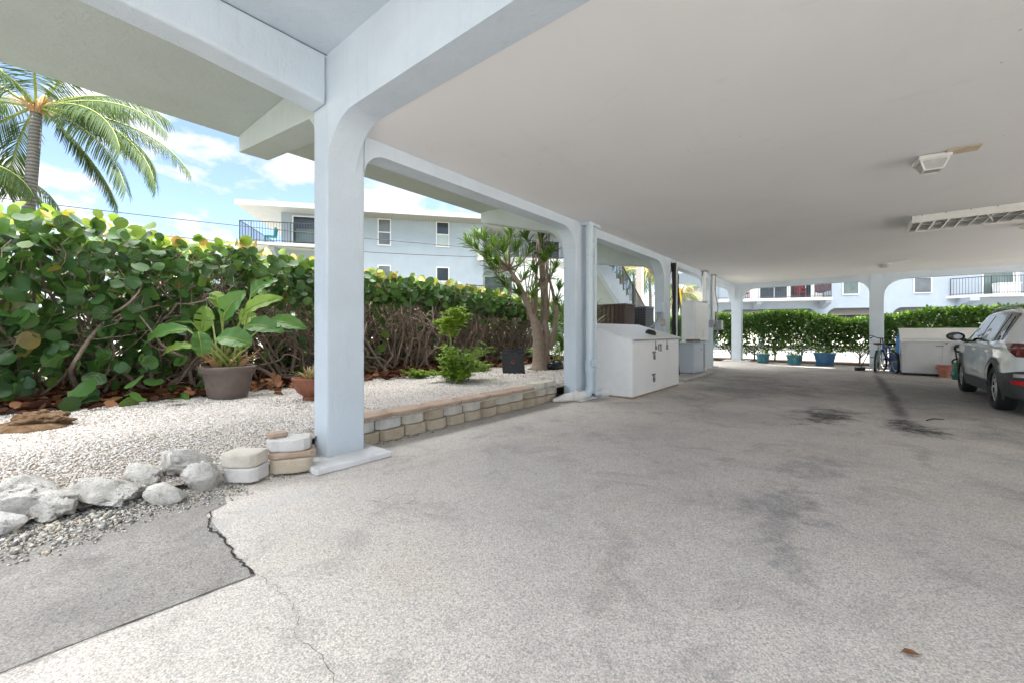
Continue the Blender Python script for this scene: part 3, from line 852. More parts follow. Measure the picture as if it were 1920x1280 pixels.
# beam over the far row
p = [(-3.58, 3.3), (-3.58, 2.55)] + arch_pts((-3.58, 2.55), (-3.16, 2.98), (-3.58, 2.98))[1:] + arch_pts((0.0, 2.98), (0.47, 2.5), (0.47, 2.98)) + [(0.47, 3.3)]
M_SKEW = Matrix.Translation((-3.58, 19.31, 0)) @ Matrix.Rotation(math.atan2(-0.55, 4.0), 4, 'Z') @ Matrix.Translation((3.58, -19.31, 0))
MB().prism(p, 'y', 19.31, 19.60, M_SKEW).build('far_beam', 'stucco_blue', home, bevel=0.006)
p = [(0.80, 3.3), (0.80, 2.42)] + arch_pts((0.80, 2.42), (1.36, 2.98), (0.80, 2.98))[1:] + arch_pts((4.5, 2.98), (5.1, 2.45), (5.1, 2.98)) + [(5.1, 3.3)]
MB().prism(p, 'y', 18.76, 19.05).build('far_beam', 'stucco_blue', home, bevel=0.006)
MB().box(5.46, 9.3, 18.76, 19.05, 2.98, 3.3).build('far_beam', 'stucco_blue', home, bevel=0.006)
# ceilings
CEIL = 3.18
MB().prism([(XI + 0.002, 2.185), (9.75, 2.185), (9.75, 18.95), (0.43, 18.95), (XI + 0.002, 19.45)], 'z', CEIL, 3.28).build('ceiling', 'ceiling_paint', home)
MB().box(XI - 0.01, 9.75, -1.2, 1.905, 3.80, 3.9).build('ceiling', 'stucco_blue', home)
# walkway slab outside the column line and its brackets
MB().box(-6.20, XO - 0.004, -1.3, 13.35, 3.748, 3.93).build('overhang_slab', 'stucco_soffit', home, bevel=0.012)
MB().box(-6.235, -6.203, -1.3, 13.35, 3.80, 3.99).build('slab_edge', 'white_trim', home)
for k, (a, b) in enumerate(CY[:3]):
    zi, zo = ((3.33, 3.53), (3.12, 3.54), (3.02, 3.24))[k]
    if k == 0:
        poly = [(XO, 3.746), (XO, zi - 0.22)] + [(XO - 0.03, zi - 0.10), (XO - 0.13, zi)] + [(-6.12, zo), (-6.12, 3.746)]
    else:
        poly = [(XO, 3.746), (XO, 2.50)] + arch_pts((XO, 2.50), (XO - 0.5, zi), (XO, zi))[1:] + [(-6.12, zo), (-6.12, 3.746)]
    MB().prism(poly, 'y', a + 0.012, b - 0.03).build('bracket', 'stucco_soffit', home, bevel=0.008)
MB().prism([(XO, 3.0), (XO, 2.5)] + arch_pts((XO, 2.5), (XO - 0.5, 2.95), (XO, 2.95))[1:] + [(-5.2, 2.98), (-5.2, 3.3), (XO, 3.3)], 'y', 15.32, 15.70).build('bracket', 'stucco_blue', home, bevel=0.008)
MB().box(-6.2, 9.7, 19.64, 21.1, 3.42, 3.6).build('overhang_slab', 'stucco_soffit', home)  # unseen slab added at the far end to keep sun off the floor
# storeys above (they shade the carport)
MB().box(-4.03, 9.7, -1.25, 19.5, 3.94, 7.3).build('upper_wall', 'stucco_neighbour', home)
MB().box(-6.3, 10.6, -1.6, 20.2, 7.32, 7.5).build('roof', 'white_trim', home)

# outside stair: a closed side, stepped stringers and a black railing
st = bpy.data.objects.new('staircase', None); COL.objects.link(st); st.parent = home; WORLD_INV[st.name] = WORLD_INV[home.name]
def stair_top(y):
    return 3.70 - 0.655 * (y - 13.31)
def stair_low(y):
    return 2.80 - 0.655 * (y - 13.31)
poly = [(12.2, 3.742), (12.2, stair_low(12.2))]
poly += [(17.5, stair_low(17.5)), (18.4, 0.1)]
ys = np.arange(18.4, 13.4, -0.28)
zz = None
for y in ys:
    z1 = stair_top(y) + 0.02
    if zz is not None:
        poly.append((y, zz))
    poly.append((y, z1)); zz = z1
poly += [(13.30, zz), (13.30, 3.742)]
for x0, x1 in ((-6.72, -6.58), (-7.75, -7.62)):
    MB().prism(poly, 'x', x0, x1).build('stringer', 'stucco_blue', st)
mb = MB()
for y in ys[:-1]:
    z1 = stair_top(y)
    mb.box(-7.62, -6.72, y - 0.30, y, z1 - 0.06, z1 + 0.005)
mb.build('tread', 'plain_concrete', st)
for y in ys:
    z1 = stair_top(y)
    nz = MB().prism([(y + 0.012, z1 - 0.20), (y + 0.012, z1 + 0.035), (y - 0.06, z1 + 0.035), (y - 0.06, z1 + 0.022), (y - 0.006, z1 + 0.022), (y - 0.006, z1 - 0.20)], 'x', -6.735, -6.565)
    nz.build('nosing', 'black_metal', st)
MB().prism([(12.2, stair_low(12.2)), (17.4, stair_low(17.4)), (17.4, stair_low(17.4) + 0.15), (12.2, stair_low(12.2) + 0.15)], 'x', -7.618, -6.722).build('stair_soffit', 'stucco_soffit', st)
rl = MB()
rl.tube([(-6.65, 13.4, stair_top(13.4) + 0.80), (-6.65, 18.3, stair_top(18.3) + 0.80)], 0.026, 6)
for y in np.arange(13.45, 18.3, 0.125):
    rl.tube([(-6.65, y, stair_top(y) + 0.0), (-6.65, y, stair_top(y) + 0.79)], 0.022, 5)
for y in (13.6, 15.6, 17.6):
    rl.box(-6.69, -6.61, y - 0.05, y + 0.05, stair_top(y) - 0.1, stair_top(y) + 0.80)
rl.build('railing', 'rail_metal', st)
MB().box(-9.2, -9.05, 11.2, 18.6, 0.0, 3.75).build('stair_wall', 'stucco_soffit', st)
# ---------------------------------------------------------------- two more apartment buildings
def window_part(parent, m, t0, t1, z0, z1, glass='glass_dark', bars=1, y=-0.0, shade=None):
    f = MB()
    w = 0.055
    f.box(t0 - w, t0, y - 0.05, y - 0.003, z0 - w, z1 + w, m); f.box(t1, t1 + w, y - 0.05, y - 0.003, z0 - w, z1 + w, m)
    f.box(t0, t1, y - 0.05, y - 0.003, z1, z1 + w, m); f.box(t0, t1, y - 0.07, y - 0.003, z0 - w, z0, m)
    for k in range(bars):
        zz = z0 + (z1 - z0) * (k + 1) / (bars + 1)
        f.box(t0, t1, y - 0.045, y - 0.003, zz - 0.025, zz + 0.025, m)
    fo = f.build('window', 'white_trim', parent)
    MB().box(t0, t1, y - 0.02, y - 0.004, z0, z1, m).build('pane', glass, fo)
    if shade:
        MB().box(t0 + 0.01, t1 - 0.01, y - 0.03, y - 0.022, z0 + 0.02, z0 + (z1 - z0) * 0.48, m).build('shade', shade, fo)
    return fo

def rail_run(mb, pts, z, h=1.0, gap=0.11, m=None):
    """Railing along a polyline of (t, y) points."""
    for a, b in zip(pts[:-1], pts[1:]):
        L = math.hypot(b[0] - a[0], b[1] - a[1])
        n = max(2, int(L / gap))
        def P(f, zz):
            v = Vector((a[0] + (b[0] - a[0]) * f, a[1] + (b[1] - a[1]) * f, zz))
            return m @ v if m else v
        mb.tube([P(0, z + h), P(1, z + h)], 0.024, 4)
        mb.tube([P(0, z + 0.09), P(1, z + 0.09)], 0.016, 4)
        for k in range(n + 1):
            big = k in (0, n) or k % 14 == 0
            mb.tube([P(k / n, z), P(k / n, z + h)], 0.022 if big else 0.010, 4, cap=False)

# --- the neighbour on the left
NB_P, NB_A = (-18.70, 16.35), R(52)
nb = thing('apartment_building', 'pale blue apartment block with a white flat roof rising behind the round leaved hedge', 'building', (NB_P[0], NB_P[1], 0), NB_A, 'neighbouring apartment buildings')
m = Matrix.Translation((NB_P[0], NB_P[1], 0)) @ Matrix.Rotation(NB_A, 4, 'Z')
MB().box(-8.66, 2.42, 0, 9, 2.6, 7.76, m).build('wall', 'stucco_neighbour', nb)
MB().box(2.422, 11.5, 3.2, 9, 2.6, 7.76, m).build('wall', 'stucco_neighbour', nb)
ro = MB().box(-10.45, 12.2, -1.22, 9.6, 7.70, 7.90, m).build('roof', 'balcony_white', nb)
mb = MB()
for t_ in np.arange(-4.6, 2.4, 0.085):
    mb.box(t_, t_ + 0.045, -1.18, -0.02, 7.655, 7.698, m)
mb.build('soffit_slat', 'louvre_grey', ro)
MB().box(-10.45, 12.2, -1.26, -1.222, 7.66, 7.92, m).build('fascia', 'balcony_white', ro)
window_part(nb, m, -3.60, -2.98, 6.18, 7.60, 'glass_grey', 1)
window_part(nb, m, -0.33, 0.33, 6.24, 7.62, 'glass_dark', 1, shade='shutter_grey')
window_part(nb, m, -0.33, 0.33, 3.40, 4.96, 'glass_dark', 1, shade='shutter_grey')
window_part(nb, m, -3.60, -2.98, 3.40, 4.96, 'glass_grey', 1)
d = window_part(nb, m, -8.05, -6.6, 5.98, 7.50, 'glass_dark', 0)
MB().box(-7.9, -6.7, -0.06, -0.052, 6.1, 6.85, m).build('chair_shape', 'glass_green', d)
for z0, z1 in ((5.95, 7.5), (2.95, 4.95)):
    window_part(nb, m, 3.0, 5.4, z0, z1, 'glass_green', 0, 3.2)
    window_part(nb, m, 6.3, 8.3, z0, z1, 'glass_dark', 0, 3.2)
bl = MB().box(-10.3, -6.0, -1.22, 0, 5.66, 5.82, m).box(-10.3, -8.662, 0.002, 5, 5.66, 5.82, m).build('balcony', 'balcony_white', nb)
mb = MB(); rail_run(mb, [(-6.05, -1.17), (-10.25, -1.17), (-10.25, 4.9)], 5.82, 1.05, 0.13, m); mb.build('railing', 'rail_metal', bl)
for t_ in (-9.0, -6.4):
    MB().prism([(0, 5.655), (-1.0, 5.655), (-1.0, 5.45), (0, 4.9)], 'x', t_, t_ + 0.3, m).build('bracket', 'stucco_neighbour', bl)
for z in (5.66, 2.72):
    bl = MB().box(2.43, 9.8, 0.3, 3.19, z, z + 0.16, m).build('balcony', 'white_trim', nb)
    mb = MB(); rail_run(mb, [(1.6 if z < 4 else 2.5, 0.0 if z > 4 else -0.5), (9.7, 0.4)], z + 0.16, 1.05, 0.13, m); mb.build('railing', 'rail_metal', bl)
MB().prism([(0, 5.9), (-0.75, 5.75), (-0.75, 5.4), (-0.45, 5.35), (0, 5.6)], 'x', 2.0, 2.3, m).build('bracket', 'white_trim', nb)
for t_ in (-8.6, -4.5, -0.4, 2.0, 6.5, 11.0):
    MB().box(t_, t_ + 0.4, 0.1, 0.5, 0, 2.598, m).build('column', 'stucco_neighbour', nb)
ch = thing('balcony_chair', 'teal plastic chair on the neighbour\'s upper balcony', 'chair', tuple(m @ Vector((-9.0, -0.6, 5.825))), NB_A)
cm = m @ Matrix.Translation((-9.0, -0.6, 5.825))
MB().box(-0.25, 0.25, -0.25, 0.25, 0.38, 0.43, cm).build('seat', 'teal_chair', ch, bevel=0.02)
MB().prism([(0.25, 0.43), (0.30, 0.86), (0.26, 0.88), (0.20, 0.43)], 'y', -0.24, 0.24, cm).build('backrest', 'teal_chair', ch, bevel=0.02)
for sx in (-0.22, 0.22):
    for sy in (-0.22, 0.22):
        MB().tube([cm @ Vector((sx, sy, 0)), cm @ Vector((sx, sy, 0.39))], 0.018, 6).build('leg', 'teal_chair', ch)

# --- the building beyond the far hedge
FB_P, FB_A = (1.15, 38.46), math.atan2(0.39, 0.92)
fb = thing('apartment_building', 'pale blue apartment building on arches with two railed balconies beyond the far hedge', 'building', (FB_P[0], FB_P[1], 0), FB_A, 'neighbouring apartment buildings')
m = Matrix.Translation((FB_P[0], FB_P[1], 0)) @ Matrix.Rotation(FB_A, 4, 'Z')
# front wall carried on arches
p = [(-10.4, 8.4), (-10.4, 0)]
cols = [(-10.4, -9.9), (-3.35, -2.85), (0.50, 1.0), (4.45, 5.0), (9.6, 10.1), (14.5, 15.0)]
p = []
for k, (a, b) in enumerate(cols[:-1]):
    nx = cols[k + 1][0]
    r = 0.62
    q = [(a, 3.25), (a, -0.02), (b, -0.02), (b, 2.9 - r)] + arch_pts((b, 2.9 - r), (b + r, 2.9), (b, 2.9))[1:] + arch_pts((nx - r, 2.9), (nx, 2.9 - r), (nx, 2.9)) + [(nx, 3.25)]
    MB().prism(q, 'y', 0.0, 0.45, m).build('arcade', 'stucco_neighbour', fb)
MB().box(-10.4, 15, 0.0, 0.3, 3.252, 8.4, m).build('wall', 'stucco_neighbour', fb)
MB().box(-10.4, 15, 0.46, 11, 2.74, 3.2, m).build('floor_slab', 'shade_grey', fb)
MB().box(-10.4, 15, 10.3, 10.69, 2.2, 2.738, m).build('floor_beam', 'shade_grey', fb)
MB().box(-10.4, 15, 10.7, 11, 3.252, 8.4, m).build('wall', 'stucco_neighbour', fb)
MB().box(-11.0, 15.6, -1.2, 11.6, 8.42, 8.6, m).build('roof', 'white_trim', fb)
for t_ in (-8.0, -5.2, -4.2, -2.0, -0.6, 3.0, 7.0, 9.2):
    MB().box(t_, t_ + 0.45, 5.0 + (t_ * 7 % 3), 5.4 + (t_ * 7 % 3), 0, 2.738, m).build('column', 'stucco_neighbour', fb)
window_part(fb, m, -1.86, -0.96, 3.88, 4.86, 'glass_green', 0)
window_part(fb, m, 2.24, 3.14, 3.88, 4.86, 'glass_grey', 0)
# left balcony with sliding doors
bl = MB().box(-10.1, -3.0, -1.3, -0.002, 3.40, 3.60, m).build('balcony', 'balcony_white', fb)
MB().box(-12.2, -10.42, -1.3, 5, 3.40, 3.60, m).build('balcony', 'balcony_white', fb)
mb = MB(); rail_run(mb, [(-3.06, -0.02), (-3.06, -1.25), (-10.1, -1.25), (-12.1, 1.2)], 3.60, 1.05, 0.135, m); mb.build('railing', 'rail_metal', bl)
MB().prism([(-10.35, -1.2), (-12.2, 1.0), (-12.2, 1.06), (-10.3, -1.14)], 'z', 3.65, 4.6, m).build('screen', 'louvre_grey', bl)
for t_ in (-7.6, -3.35):
    MB().prism([(0, 3.395), (-1.15, 3.395), (-1.15, 3.22), (-0.5, 2.95), (0, 2.85)], 'x', t_, t_ + 0.36, m).build('bracket', 'stucco_neighbour', bl)
for a, b, g in ((-8.0, -7.2, 'white_trim'), (-7.1, -5.35, 'glass_dark'), (-5.1, -3.85, 'glass_dark')):
    if g == 'white_trim':
        MB().box(a, b, -0.06, -0.003, 3.62, 5.4, m).build('door', 'white_trim', fb)
    else:
        window_part(fb, m, a, b, 3.66, 5.5, g, 0)
        MB().box(b + 0.06, b + 0.20, -0.09, -0.004, 3.62, 5.6, m).build('door_post', 'white_trim', fb)
        MB().box(a + 0.9, a + 0.95, -0.055, -0.05, 3.68, 5.4, m).build('door_stile', 'shutter_grey', fb)
MB().box(-3.6, -3.15, -0.08, -0.003, 3.62, 5.5, m).build('door', 'curtain_grey', fb)
# right balcony, its left corner cut back
poly = [(3.95, -0.002), (4.2, -0.25), (5.5, -1.35), (14.0, -1.35), (14.0, -0.002)]
br = MB().prism(poly, 'z', 3.42, 3.60, m).build('balcony', 'balcony_white', fb)
mb = MB(); rail_run(mb, [(4.15, -0.1), (5.5, -1.3), (14.0, -1.3)], 3.60, 1.12, 0.13, m); mb.build('railing', 'rail_metal', br)
mb = MB()
mb.prism([(-0.002, 3.415), (-1.2, 3.415), (-1.2, 3.2), (0, 2.85)], 'x', 4.5, 5.0, m)
mb.build('bracket', 'stucco_neighbour', br)
window_part(fb, m, 5.9, 7.4, 3.66, 5.5, 'glass_green', 0)
window_part(fb, m, 8.0, 10.5, 3.66, 5.5, 'glass_green', 0)
MB().box(7.50, 7.66, -0.12, -0.004, 3.62, 5.6, m).build('door_post', 'white_trim', fb)

# things standing on the far balconies
def at_fb(t_, y, z):
    return tuple(m @ Vector((t_, y, z)))
def far_chair(t_, y, label, mat):
    c = thing('balcony_chair', label, 'chair', at_fb(t_, y, 3.602), FB_A, 'red chairs on the far balcony')
    cm = m @ Matrix.Translation((t_, y, 3.602))
    MB().box(-0.27, 0.27, -0.27, 0.27, 0.38, 0.44, cm).build('seat', mat, c, bevel=0.015)
    mb = MB()
    for k in range(5):
        mb.box(-0.27 + k * 0.115, -0.19 + k * 0.115, 0.22, 0.26, 0.44, 0.98, cm)
    mb.box(-0.27, 0.27, 0.215, 0.265, 0.90, 0.99, cm)
    mb.build('backrest', mat, c)
    for sx in (-0.24, 0.24):
        MB().box(sx - 0.05, sx + 0.05, -0.28, 0.28, 0.64, 0.67, cm).build('armrest', mat, c)
        for sy in (-0.24, 0.22):
            MB().box(sx - 0.025, sx + 0.025, sy - 0.025, sy + 0.025, 0, 0.64, cm).build('leg', mat, c)
    return c
far_chair(-8.3, -0.75, 'red slatted chair at the left end of the far balcony, near the corner column', 'red_cloth')
far_chair(-4.75, -0.75, 'red slatted chair in front of the dark sliding door on the far balcony', 'red_cloth')
cl = MB()
vs, fs = [], []
for i in range(13):
    for j in range(7):
        u, v = i / 12, j / 6
        t_ = -4.05 + 0.95 * u
        vs.append(at_fb(t_, -1.30 - 0.03 * math.sin(u * 23) - 0.02 * v, 4.68 - v * (0.72 + 0.08 * math.sin(u * 5))))
for i in range(12):
    for j in range(6):
        fs.append((i * 7 + j, i * 7 + j + 1, (i + 1) * 7 + j + 1, (i + 1) * 7 + j))
cl.add(vs, fs)
o = cl.build('hanging_towel', 'purple_cloth', smooth=True)
s = o.modifiers.new('thickness', 'SOLIDIFY'); s.thickness = 0.012
tag(o, 'dark purple towel hung over the railing at the right end of the far balcony', 'towel')
o = thing('cooler_box', 'white cooler box standing behind the railing of the far right balcony', 'cooler', at_fb(6.5, -0.9, 3.602), FB_A)
cm = m @ Matrix.Translation((6.5, -0.9, 3.602))
MB().prism([(-0.5, 0.0), (0.5, 0.0), (0.55, 0.62), (-0.55, 0.62)], 'y', -0.28, 0.28, cm).build('body', 'white_paint', o, bevel=0.02)
MB().box(-0.57, 0.57, -0.30, 0.30, 0.622, 0.70, cm).build('lid', 'white_paint', o, bevel=0.02)
o = thing('balcony_table', 'tall dark bar table and stools behind the far right railing', 'table', at_fb(8.4, -0.8, 3.602), FB_A)
cm = m @ Matrix.Translation((8.4, -0.8, 3.602))
MB().box(-0.7, 0.7, -0.3, 0.3, 0.68, 0.73, cm).build('tabletop', 'black_metal', o)
for sx in (-0.62, 0.62):
    MB().box(sx - 0.03, sx + 0.03, -0.26, 0.26, 0, 0.68, cm).build('leg', 'black_metal', o)

# --- power lines
def ray_pt(x, y, d):
    r, u = (x - 960) / 780.0, (622 - y) / 780.0
    S, C = math.sin(YAW), math.cos(YAW)
    return Vector(((r * C - S) * d, (r * S + C) * d, EYE + u * d))
def wire(a, b, sag, lab):
    pts = []
    for k in range(25):
        f = k / 24
        p = a.lerp(b, f); p.z -= sag * 4 * f * (1 - f)
        pts.append(p)
    tag(MB().tube(pts, 0.014, 5).build('power_line', 'black_metal'), lab, 'power line', 'power lines over the hedge')
wire(ray_pt(0, 372, 15.0), ray_pt(930, 468, 19.0), 0.12, 'upper black power line strung in front of the neighbour building')
wire(ray_pt(0, 408, 15.0), ray_pt(930, 483, 19.0), 0.25, 'lower black power line strung in front of the neighbour building')
# ---------------------------------------------------------------- sea grape hedge along the bed
def hedge_top(y):
    return 2.65 + 0.09 * mnoise.noise(Vector((y * 0.8, 0.5, 0))) - (0.03 * max(0, y - 1)) - 0.04 * min(1, max(0, (y - 1.6) / 1.2)) - 0.13 * min(1, max(0, (y - 4) / 3)) + (0.05 if y < 1 else 0)
HX0, HX1 = -7.95, -9.9
hd = thing('hedge', 'tall sea grape hedge with big round leaves and bare tangled stems behind the gravel bed', 'hedge', (-8.7, 4.5, 0.3))
br = MB()
def stem(p, d, r, n, up=0.10, wig=0.22, step=0.16, ztop=2.5, fork=0.18, depth=0):
    pts, rad = [p.copy()], [r]
    d = d.normalized()
    for k in range(n):
        d = (d + Vector((random.gauss(0, wig), random.gauss(0, wig), random.gauss(0, wig) + up))).normalized()
        if p.x > HX0 + 0.05: d.x -= 0.25
        if p.x < HX1: d.x += 0.25
        p = p + d * step
        if p.z < 0.34: p.z = 0.34; d.z = abs(d.z)
        if p.z > ztop: break
        pts.append(p.copy()); rad.append(max(0.004, r * (1 - 0.75 * (k + 1) / n)))
        if depth < 2 and random.random() < fork and k > 1:
            stem(p.copy(), d + Vector((random.gauss(0, 0.6), random.gauss(0, 0.8), random.gauss(0.2, 0.5))), rad[-1] * 0.75, int(n * 0.6), up, wig, step * 0.9, ztop, fork, depth + 1)
    if len(pts) > 2:
        br.tube(pts, rad, 6 if r > 0.014 else 4, cap=False)
for k in range(330):
    y = random.uniform(-2.5, 12.3)
    x = random.uniform(-9.3, -7.95)
    r = random.choice([0.011, 0.014, 0.019, 0.026, 0.036])
    stem(Vector((x, y, 0.28)), Vector((random.gauss(0.1, 0.4), random.gauss(0, 0.75), 1)), r, random.randint(12, 19))
for k in range(60):   # thick sprawling limbs near the ground
    y = random.uniform(-2.0, 11.5)
    stem(Vector((random.uniform(-8.9, -7.85), y, 0.34)), Vector((random.gauss(0, 0.3), random.choice([-1, 1]), 0.35)), random.uniform(0.024, 0.044), 14, 0.05, 0.3, 0.17)
for k in range(620):   # dense dry twigs filling the inside of the hedge
    y = random.uniform(0.5, 12.4)
    stem(Vector((random.uniform(-9.7, -8.15), y, random.uniform(0.3, 1.5))), Vector((random.gauss(0, 0.5), random.gauss(0, 0.8), 0.8)), random.choice([0.006, 0.008, 0.011]), random.randint(8, 14), 0.06, 0.34, 0.14, fork=0.1, depth=1)
br.build('branches', 'bark_grape', hd, smooth=True)

def grape(n, fx, fy, fz, s0, s1, facing, droop=0.0, spread=0.6):
    x, y = fx(n), fy(n); z = fz(n, x, y)
    N = np.stack([facing[0] + RNG.normal(0, spread, n), facing[1] + RNG.normal(0, spread, n), facing[2] + RNG.normal(0, spread * 0.8, n)], 1)
    D = np.stack([RNG.normal(0.25, 0.6, n), RNG.normal(0, 0.8, n), RNG.normal(0.25 - droop, 0.6, n)], 1)
    return np.stack([x, y, z], 1), D, N, RNG.uniform(s0, s1, n)
VEINS = MB()
def grape_leaves(mb, P, D, N, S, veins=True):
    k = RNG.integers(0, 3, len(P)); sx = S * RNG.uniform(0.82, 1.12, len(P))
    for j, T in enumerate((T_ROUND, T_CUP, T_CURL)):
        i = k == j
        scatter(mb, P[i], D[i], N[i], S[i], T[0], T[1], sx=sx[i])
    if veins:
        i = k == 0
        scatter(VEINS, P[i], D[i], N[i], S[i], T_VEIN[0], T_VEIN[1], sx=sx[i])
def tops(y): return np.array([hedge_top(v) for v in y])
lv = MB()
# upper band all along
P = grape(2300, lambda n: RNG.uniform(-9.5, -7.75, n), lambda n: RNG.uniform(-3, 12.4, n), lambda n, x, y: tops(y) - np.abs(RNG.normal(0, 0.30, n)) - 0.05, 0.12, 0.21, (0.45, -0.3, 0.75))
grape_leaves(lv, *P)
# front skin of the upper part, hanging lower to the left
def front_z(n, x, y):
    depth = np.where(y < 1.2, 2.25, np.where(y < 2.6, 1.5, np.where(y < 4.0, 0.75, 0.46)))
    return tops(y) - RNG.uniform(0.0, 1.0, n) ** 1.1 * depth - 0.05
P = grape(2000, lambda n: RNG.uniform(-8.35, -7.65, n), lambda n: RNG.uniform(-3, 12.4, n), front_z, 0.115, 0.215, (0.9, -0.35, 0.45), 0.35, 0.5)
grape_leaves(lv, *P)
P = grape(880, lambda n: RNG.uniform(-8.4, -7.65, n), lambda n: RNG.uniform(-3, 1.7, n), lambda n, x, y: RNG.uniform(0.62, 2.45, n), 0.125, 0.235, (0.9, -0.3, 0.5), 0.3, 0.5)
grape_leaves(lv, *P)
# leaves inside and behind
P = grape(2600, lambda n: RNG.uniform(-10.8, -9.4, n), lambda n: RNG.uniform(1.5, 13.4, n), lambda n, x, y: RNG.uniform(0.3, 2.35, n), 0.18, 0.28, (0.9, -0.3, 0.3))
grape_leaves(lv, *P, veins=False)
P = grape(3200, lambda n: RNG.uniform(-10.6, -9.0, n), lambda n: RNG.uniform(-3, 12.4, n), lambda n, x, y: RNG.uniform(0.35, 2.55, n), 0.16, 0.26, (0.7, -0.2, 0.4))
grape_leaves(lv, *P)
P = grape(110, lambda n: RNG.uniform(-8.3, -7.7, n), lambda n: RNG.uniform(1.7, 12.0, n), lambda n, x, y: RNG.uniform(0.4, 2.0, n), 0.13, 0.22, (0.9, -0.3, 0.5))
grape_leaves(lv, *P)
# sprays lying on the gravel at the left
for (cx, cy, k) in ((-7.15, -0.45, 11), (-7.45, 0.25, 4), (-7.35, 0.95, 4), (-7.6, 1.6, 9), (-7.05, 1.2, 3)):
    P = grape(k, lambda n: RNG.normal(cx, 0.16, n), lambda n: RNG.normal(cy, 0.2, n), lambda n, x, y: 0.34 + np.abs(RNG.normal(0, 0.12, n)), 0.18, 0.27, (0.4, -0.3, 0.9), 0.3, 0.35)
    grape_leaves(lv, *P)
build_soup('leaves', lv, 'leaf_grape', hd)
ly = MB()
P = grape(1000, lambda n: RNG.uniform(-9.4, -7.85, n), lambda n: RNG.uniform(-3, 12.4, n), lambda n, x, y: tops(y) + RNG.normal(0.02, 0.06, n), 0.11, 0.21, (0.35, -0.3, 0.6), -0.3, 0.6)
grape_leaves(ly, *P)
P = grape(90, lambda n: RNG.uniform(-9.9, -9.2, n), lambda n: RNG.uniform(-3, 12.4, n), lambda n, x, y: RNG.uniform(0.6, 2.2, n), 0.12, 0.2, (0.5, -0.2, 0.5))
grape_leaves(ly, *P)
build_soup('young_leaves', ly, 'leaf_grape_young', hd)
build_soup('leaf_veins', VEINS, 'leaf_vein', hd)

# ---------------------------------------------------------------- clipped hedges beyond the carport
def far_hedge(x0, x1, label, top, seed, y0=20.15, y1=21.3, n=9000):
    rng = np.random.default_rng(seed)
    h = thing('hedge', label, 'hedge', ((x0 + x1) / 2, (y0 + y1) / 2, 0.02), group='clipped hedges beyond the carport')
    b = MB()
    x = x0 + 0.3
    tips = []
    while x < x1:
        yy = (y0 + y1) / 2 + random.uniform(-0.15, 0.15)
        b.tube([(x, yy, 0), (x + random.uniform(-.05, .05), yy, 0.4)], [0.035, 0.028], 6)
        for k in range(9):
            p0 = Vector((x, yy, random.uniform(0.15, 0.45)))
            p3 = Vector((x + random.gauss(0, 0.42), yy + random.gauss(0, 0.3), random.uniform(0.9, 1.6)))
            p1 = p0.lerp(p3, 0.5) + Vector((random.gauss(0, .08), random.gauss(0, .08), 0.05))
            b.tube([p0, p1, p3], [0.016, 0.011, 0.005], 4, cap=False)
        x += random.uniform(0.7, 1.0)
    b.build('branches', 'bark_far', h)
    lm = MB()
    X = rng.uniform(x0, x1, n); Y = rng.uniform(y0, y1, n)
    T = np.array([top(v) for v in X])
    Z = 0.22 + (T - 0.22) * rng.random(n) ** 0.62
    clump = np.array([mnoise.noise(Vector((a * 1.7, c * 2.3, b_ * 1.7))) for a, b_, c in zip(X, Y, Z)])
    keep = (clump + (Z / T) * 1.30 > 0.42 + rng.normal(0, 0.12, n)) | (clump > 0.18)
    X, Y, Z, T = X[keep], Y[keep], Z[keep], T[keep]
    bulge = 0.20 * (clump[keep])
    Y = np.where(Y < (y0 + y1) / 2, Y - bulge, Y + bulge)
    k = len(X)
    N = np.stack([rng.normal(0, 0.6, k), rng.normal(-0.5, 0.6, k), rng.normal(0.7, 0.5, k)], 1)
    D = np.stack([rng.normal(0, 0.7, k), rng.normal(-0.4, 0.7, k), rng.normal(0.1, 0.6, k)], 1)
    scatter(lm, np.stack([X, Y, Z], 1), D, N, rng.uniform(0.09, 0.16, k), T_OVAL[0], T_OVAL[1])
    build_soup('leaves', lm, 'leaf_far', h)
    tm = MB()
    k = n // 5
    X = rng.uniform(x0, x1, k); Y = rng.uniform(y0, y1, k)
    T = np.array([top(v) for v in X])
    Z = T + rng.normal(0.0, 0.05, k)
    N = np.stack([rng.normal(0, 0.5, k), rng.normal(-0.4, 0.5, k), rng.normal(0.8, 0.4, k)], 1)
    D = np.stack([rng.normal(0, 0.6, k), rng.normal(-0.3, 0.6, k), rng.normal(0.7, 0.4, k)], 1)
    scatter(tm, np.stack([X, Y, Z], 1), D, N, rng.uniform(0.09, 0.15, k), T_OVAL[0], T_OVAL[1])
    build_soup('young_leaves', tm, 'leaf_far_tip', h)
    return h
far_hedge(-7.2, 0.62, 'green clipped hedge with gaps showing daylight, behind the three planters', lambda x: 1.93 + 0.06 * math.sin(x * 2.1) + 0.07 * mnoise.noise(Vector((x * 2.2, 0, 0))) - 0.38 / (1 + math.exp(-(x + 0.6) * 3)), 3, n=21000)
far_hedge(0.64, 9.5, 'dense bright green clipped hedge behind the white shed and the car', lambda x: 1.70 + 0.24 / (1 + math.exp(-(x - 1.6) * 3)) + 0.06 * mnoise.noise(Vector((x * 2.2, 5, 0))), 5, n=22000)

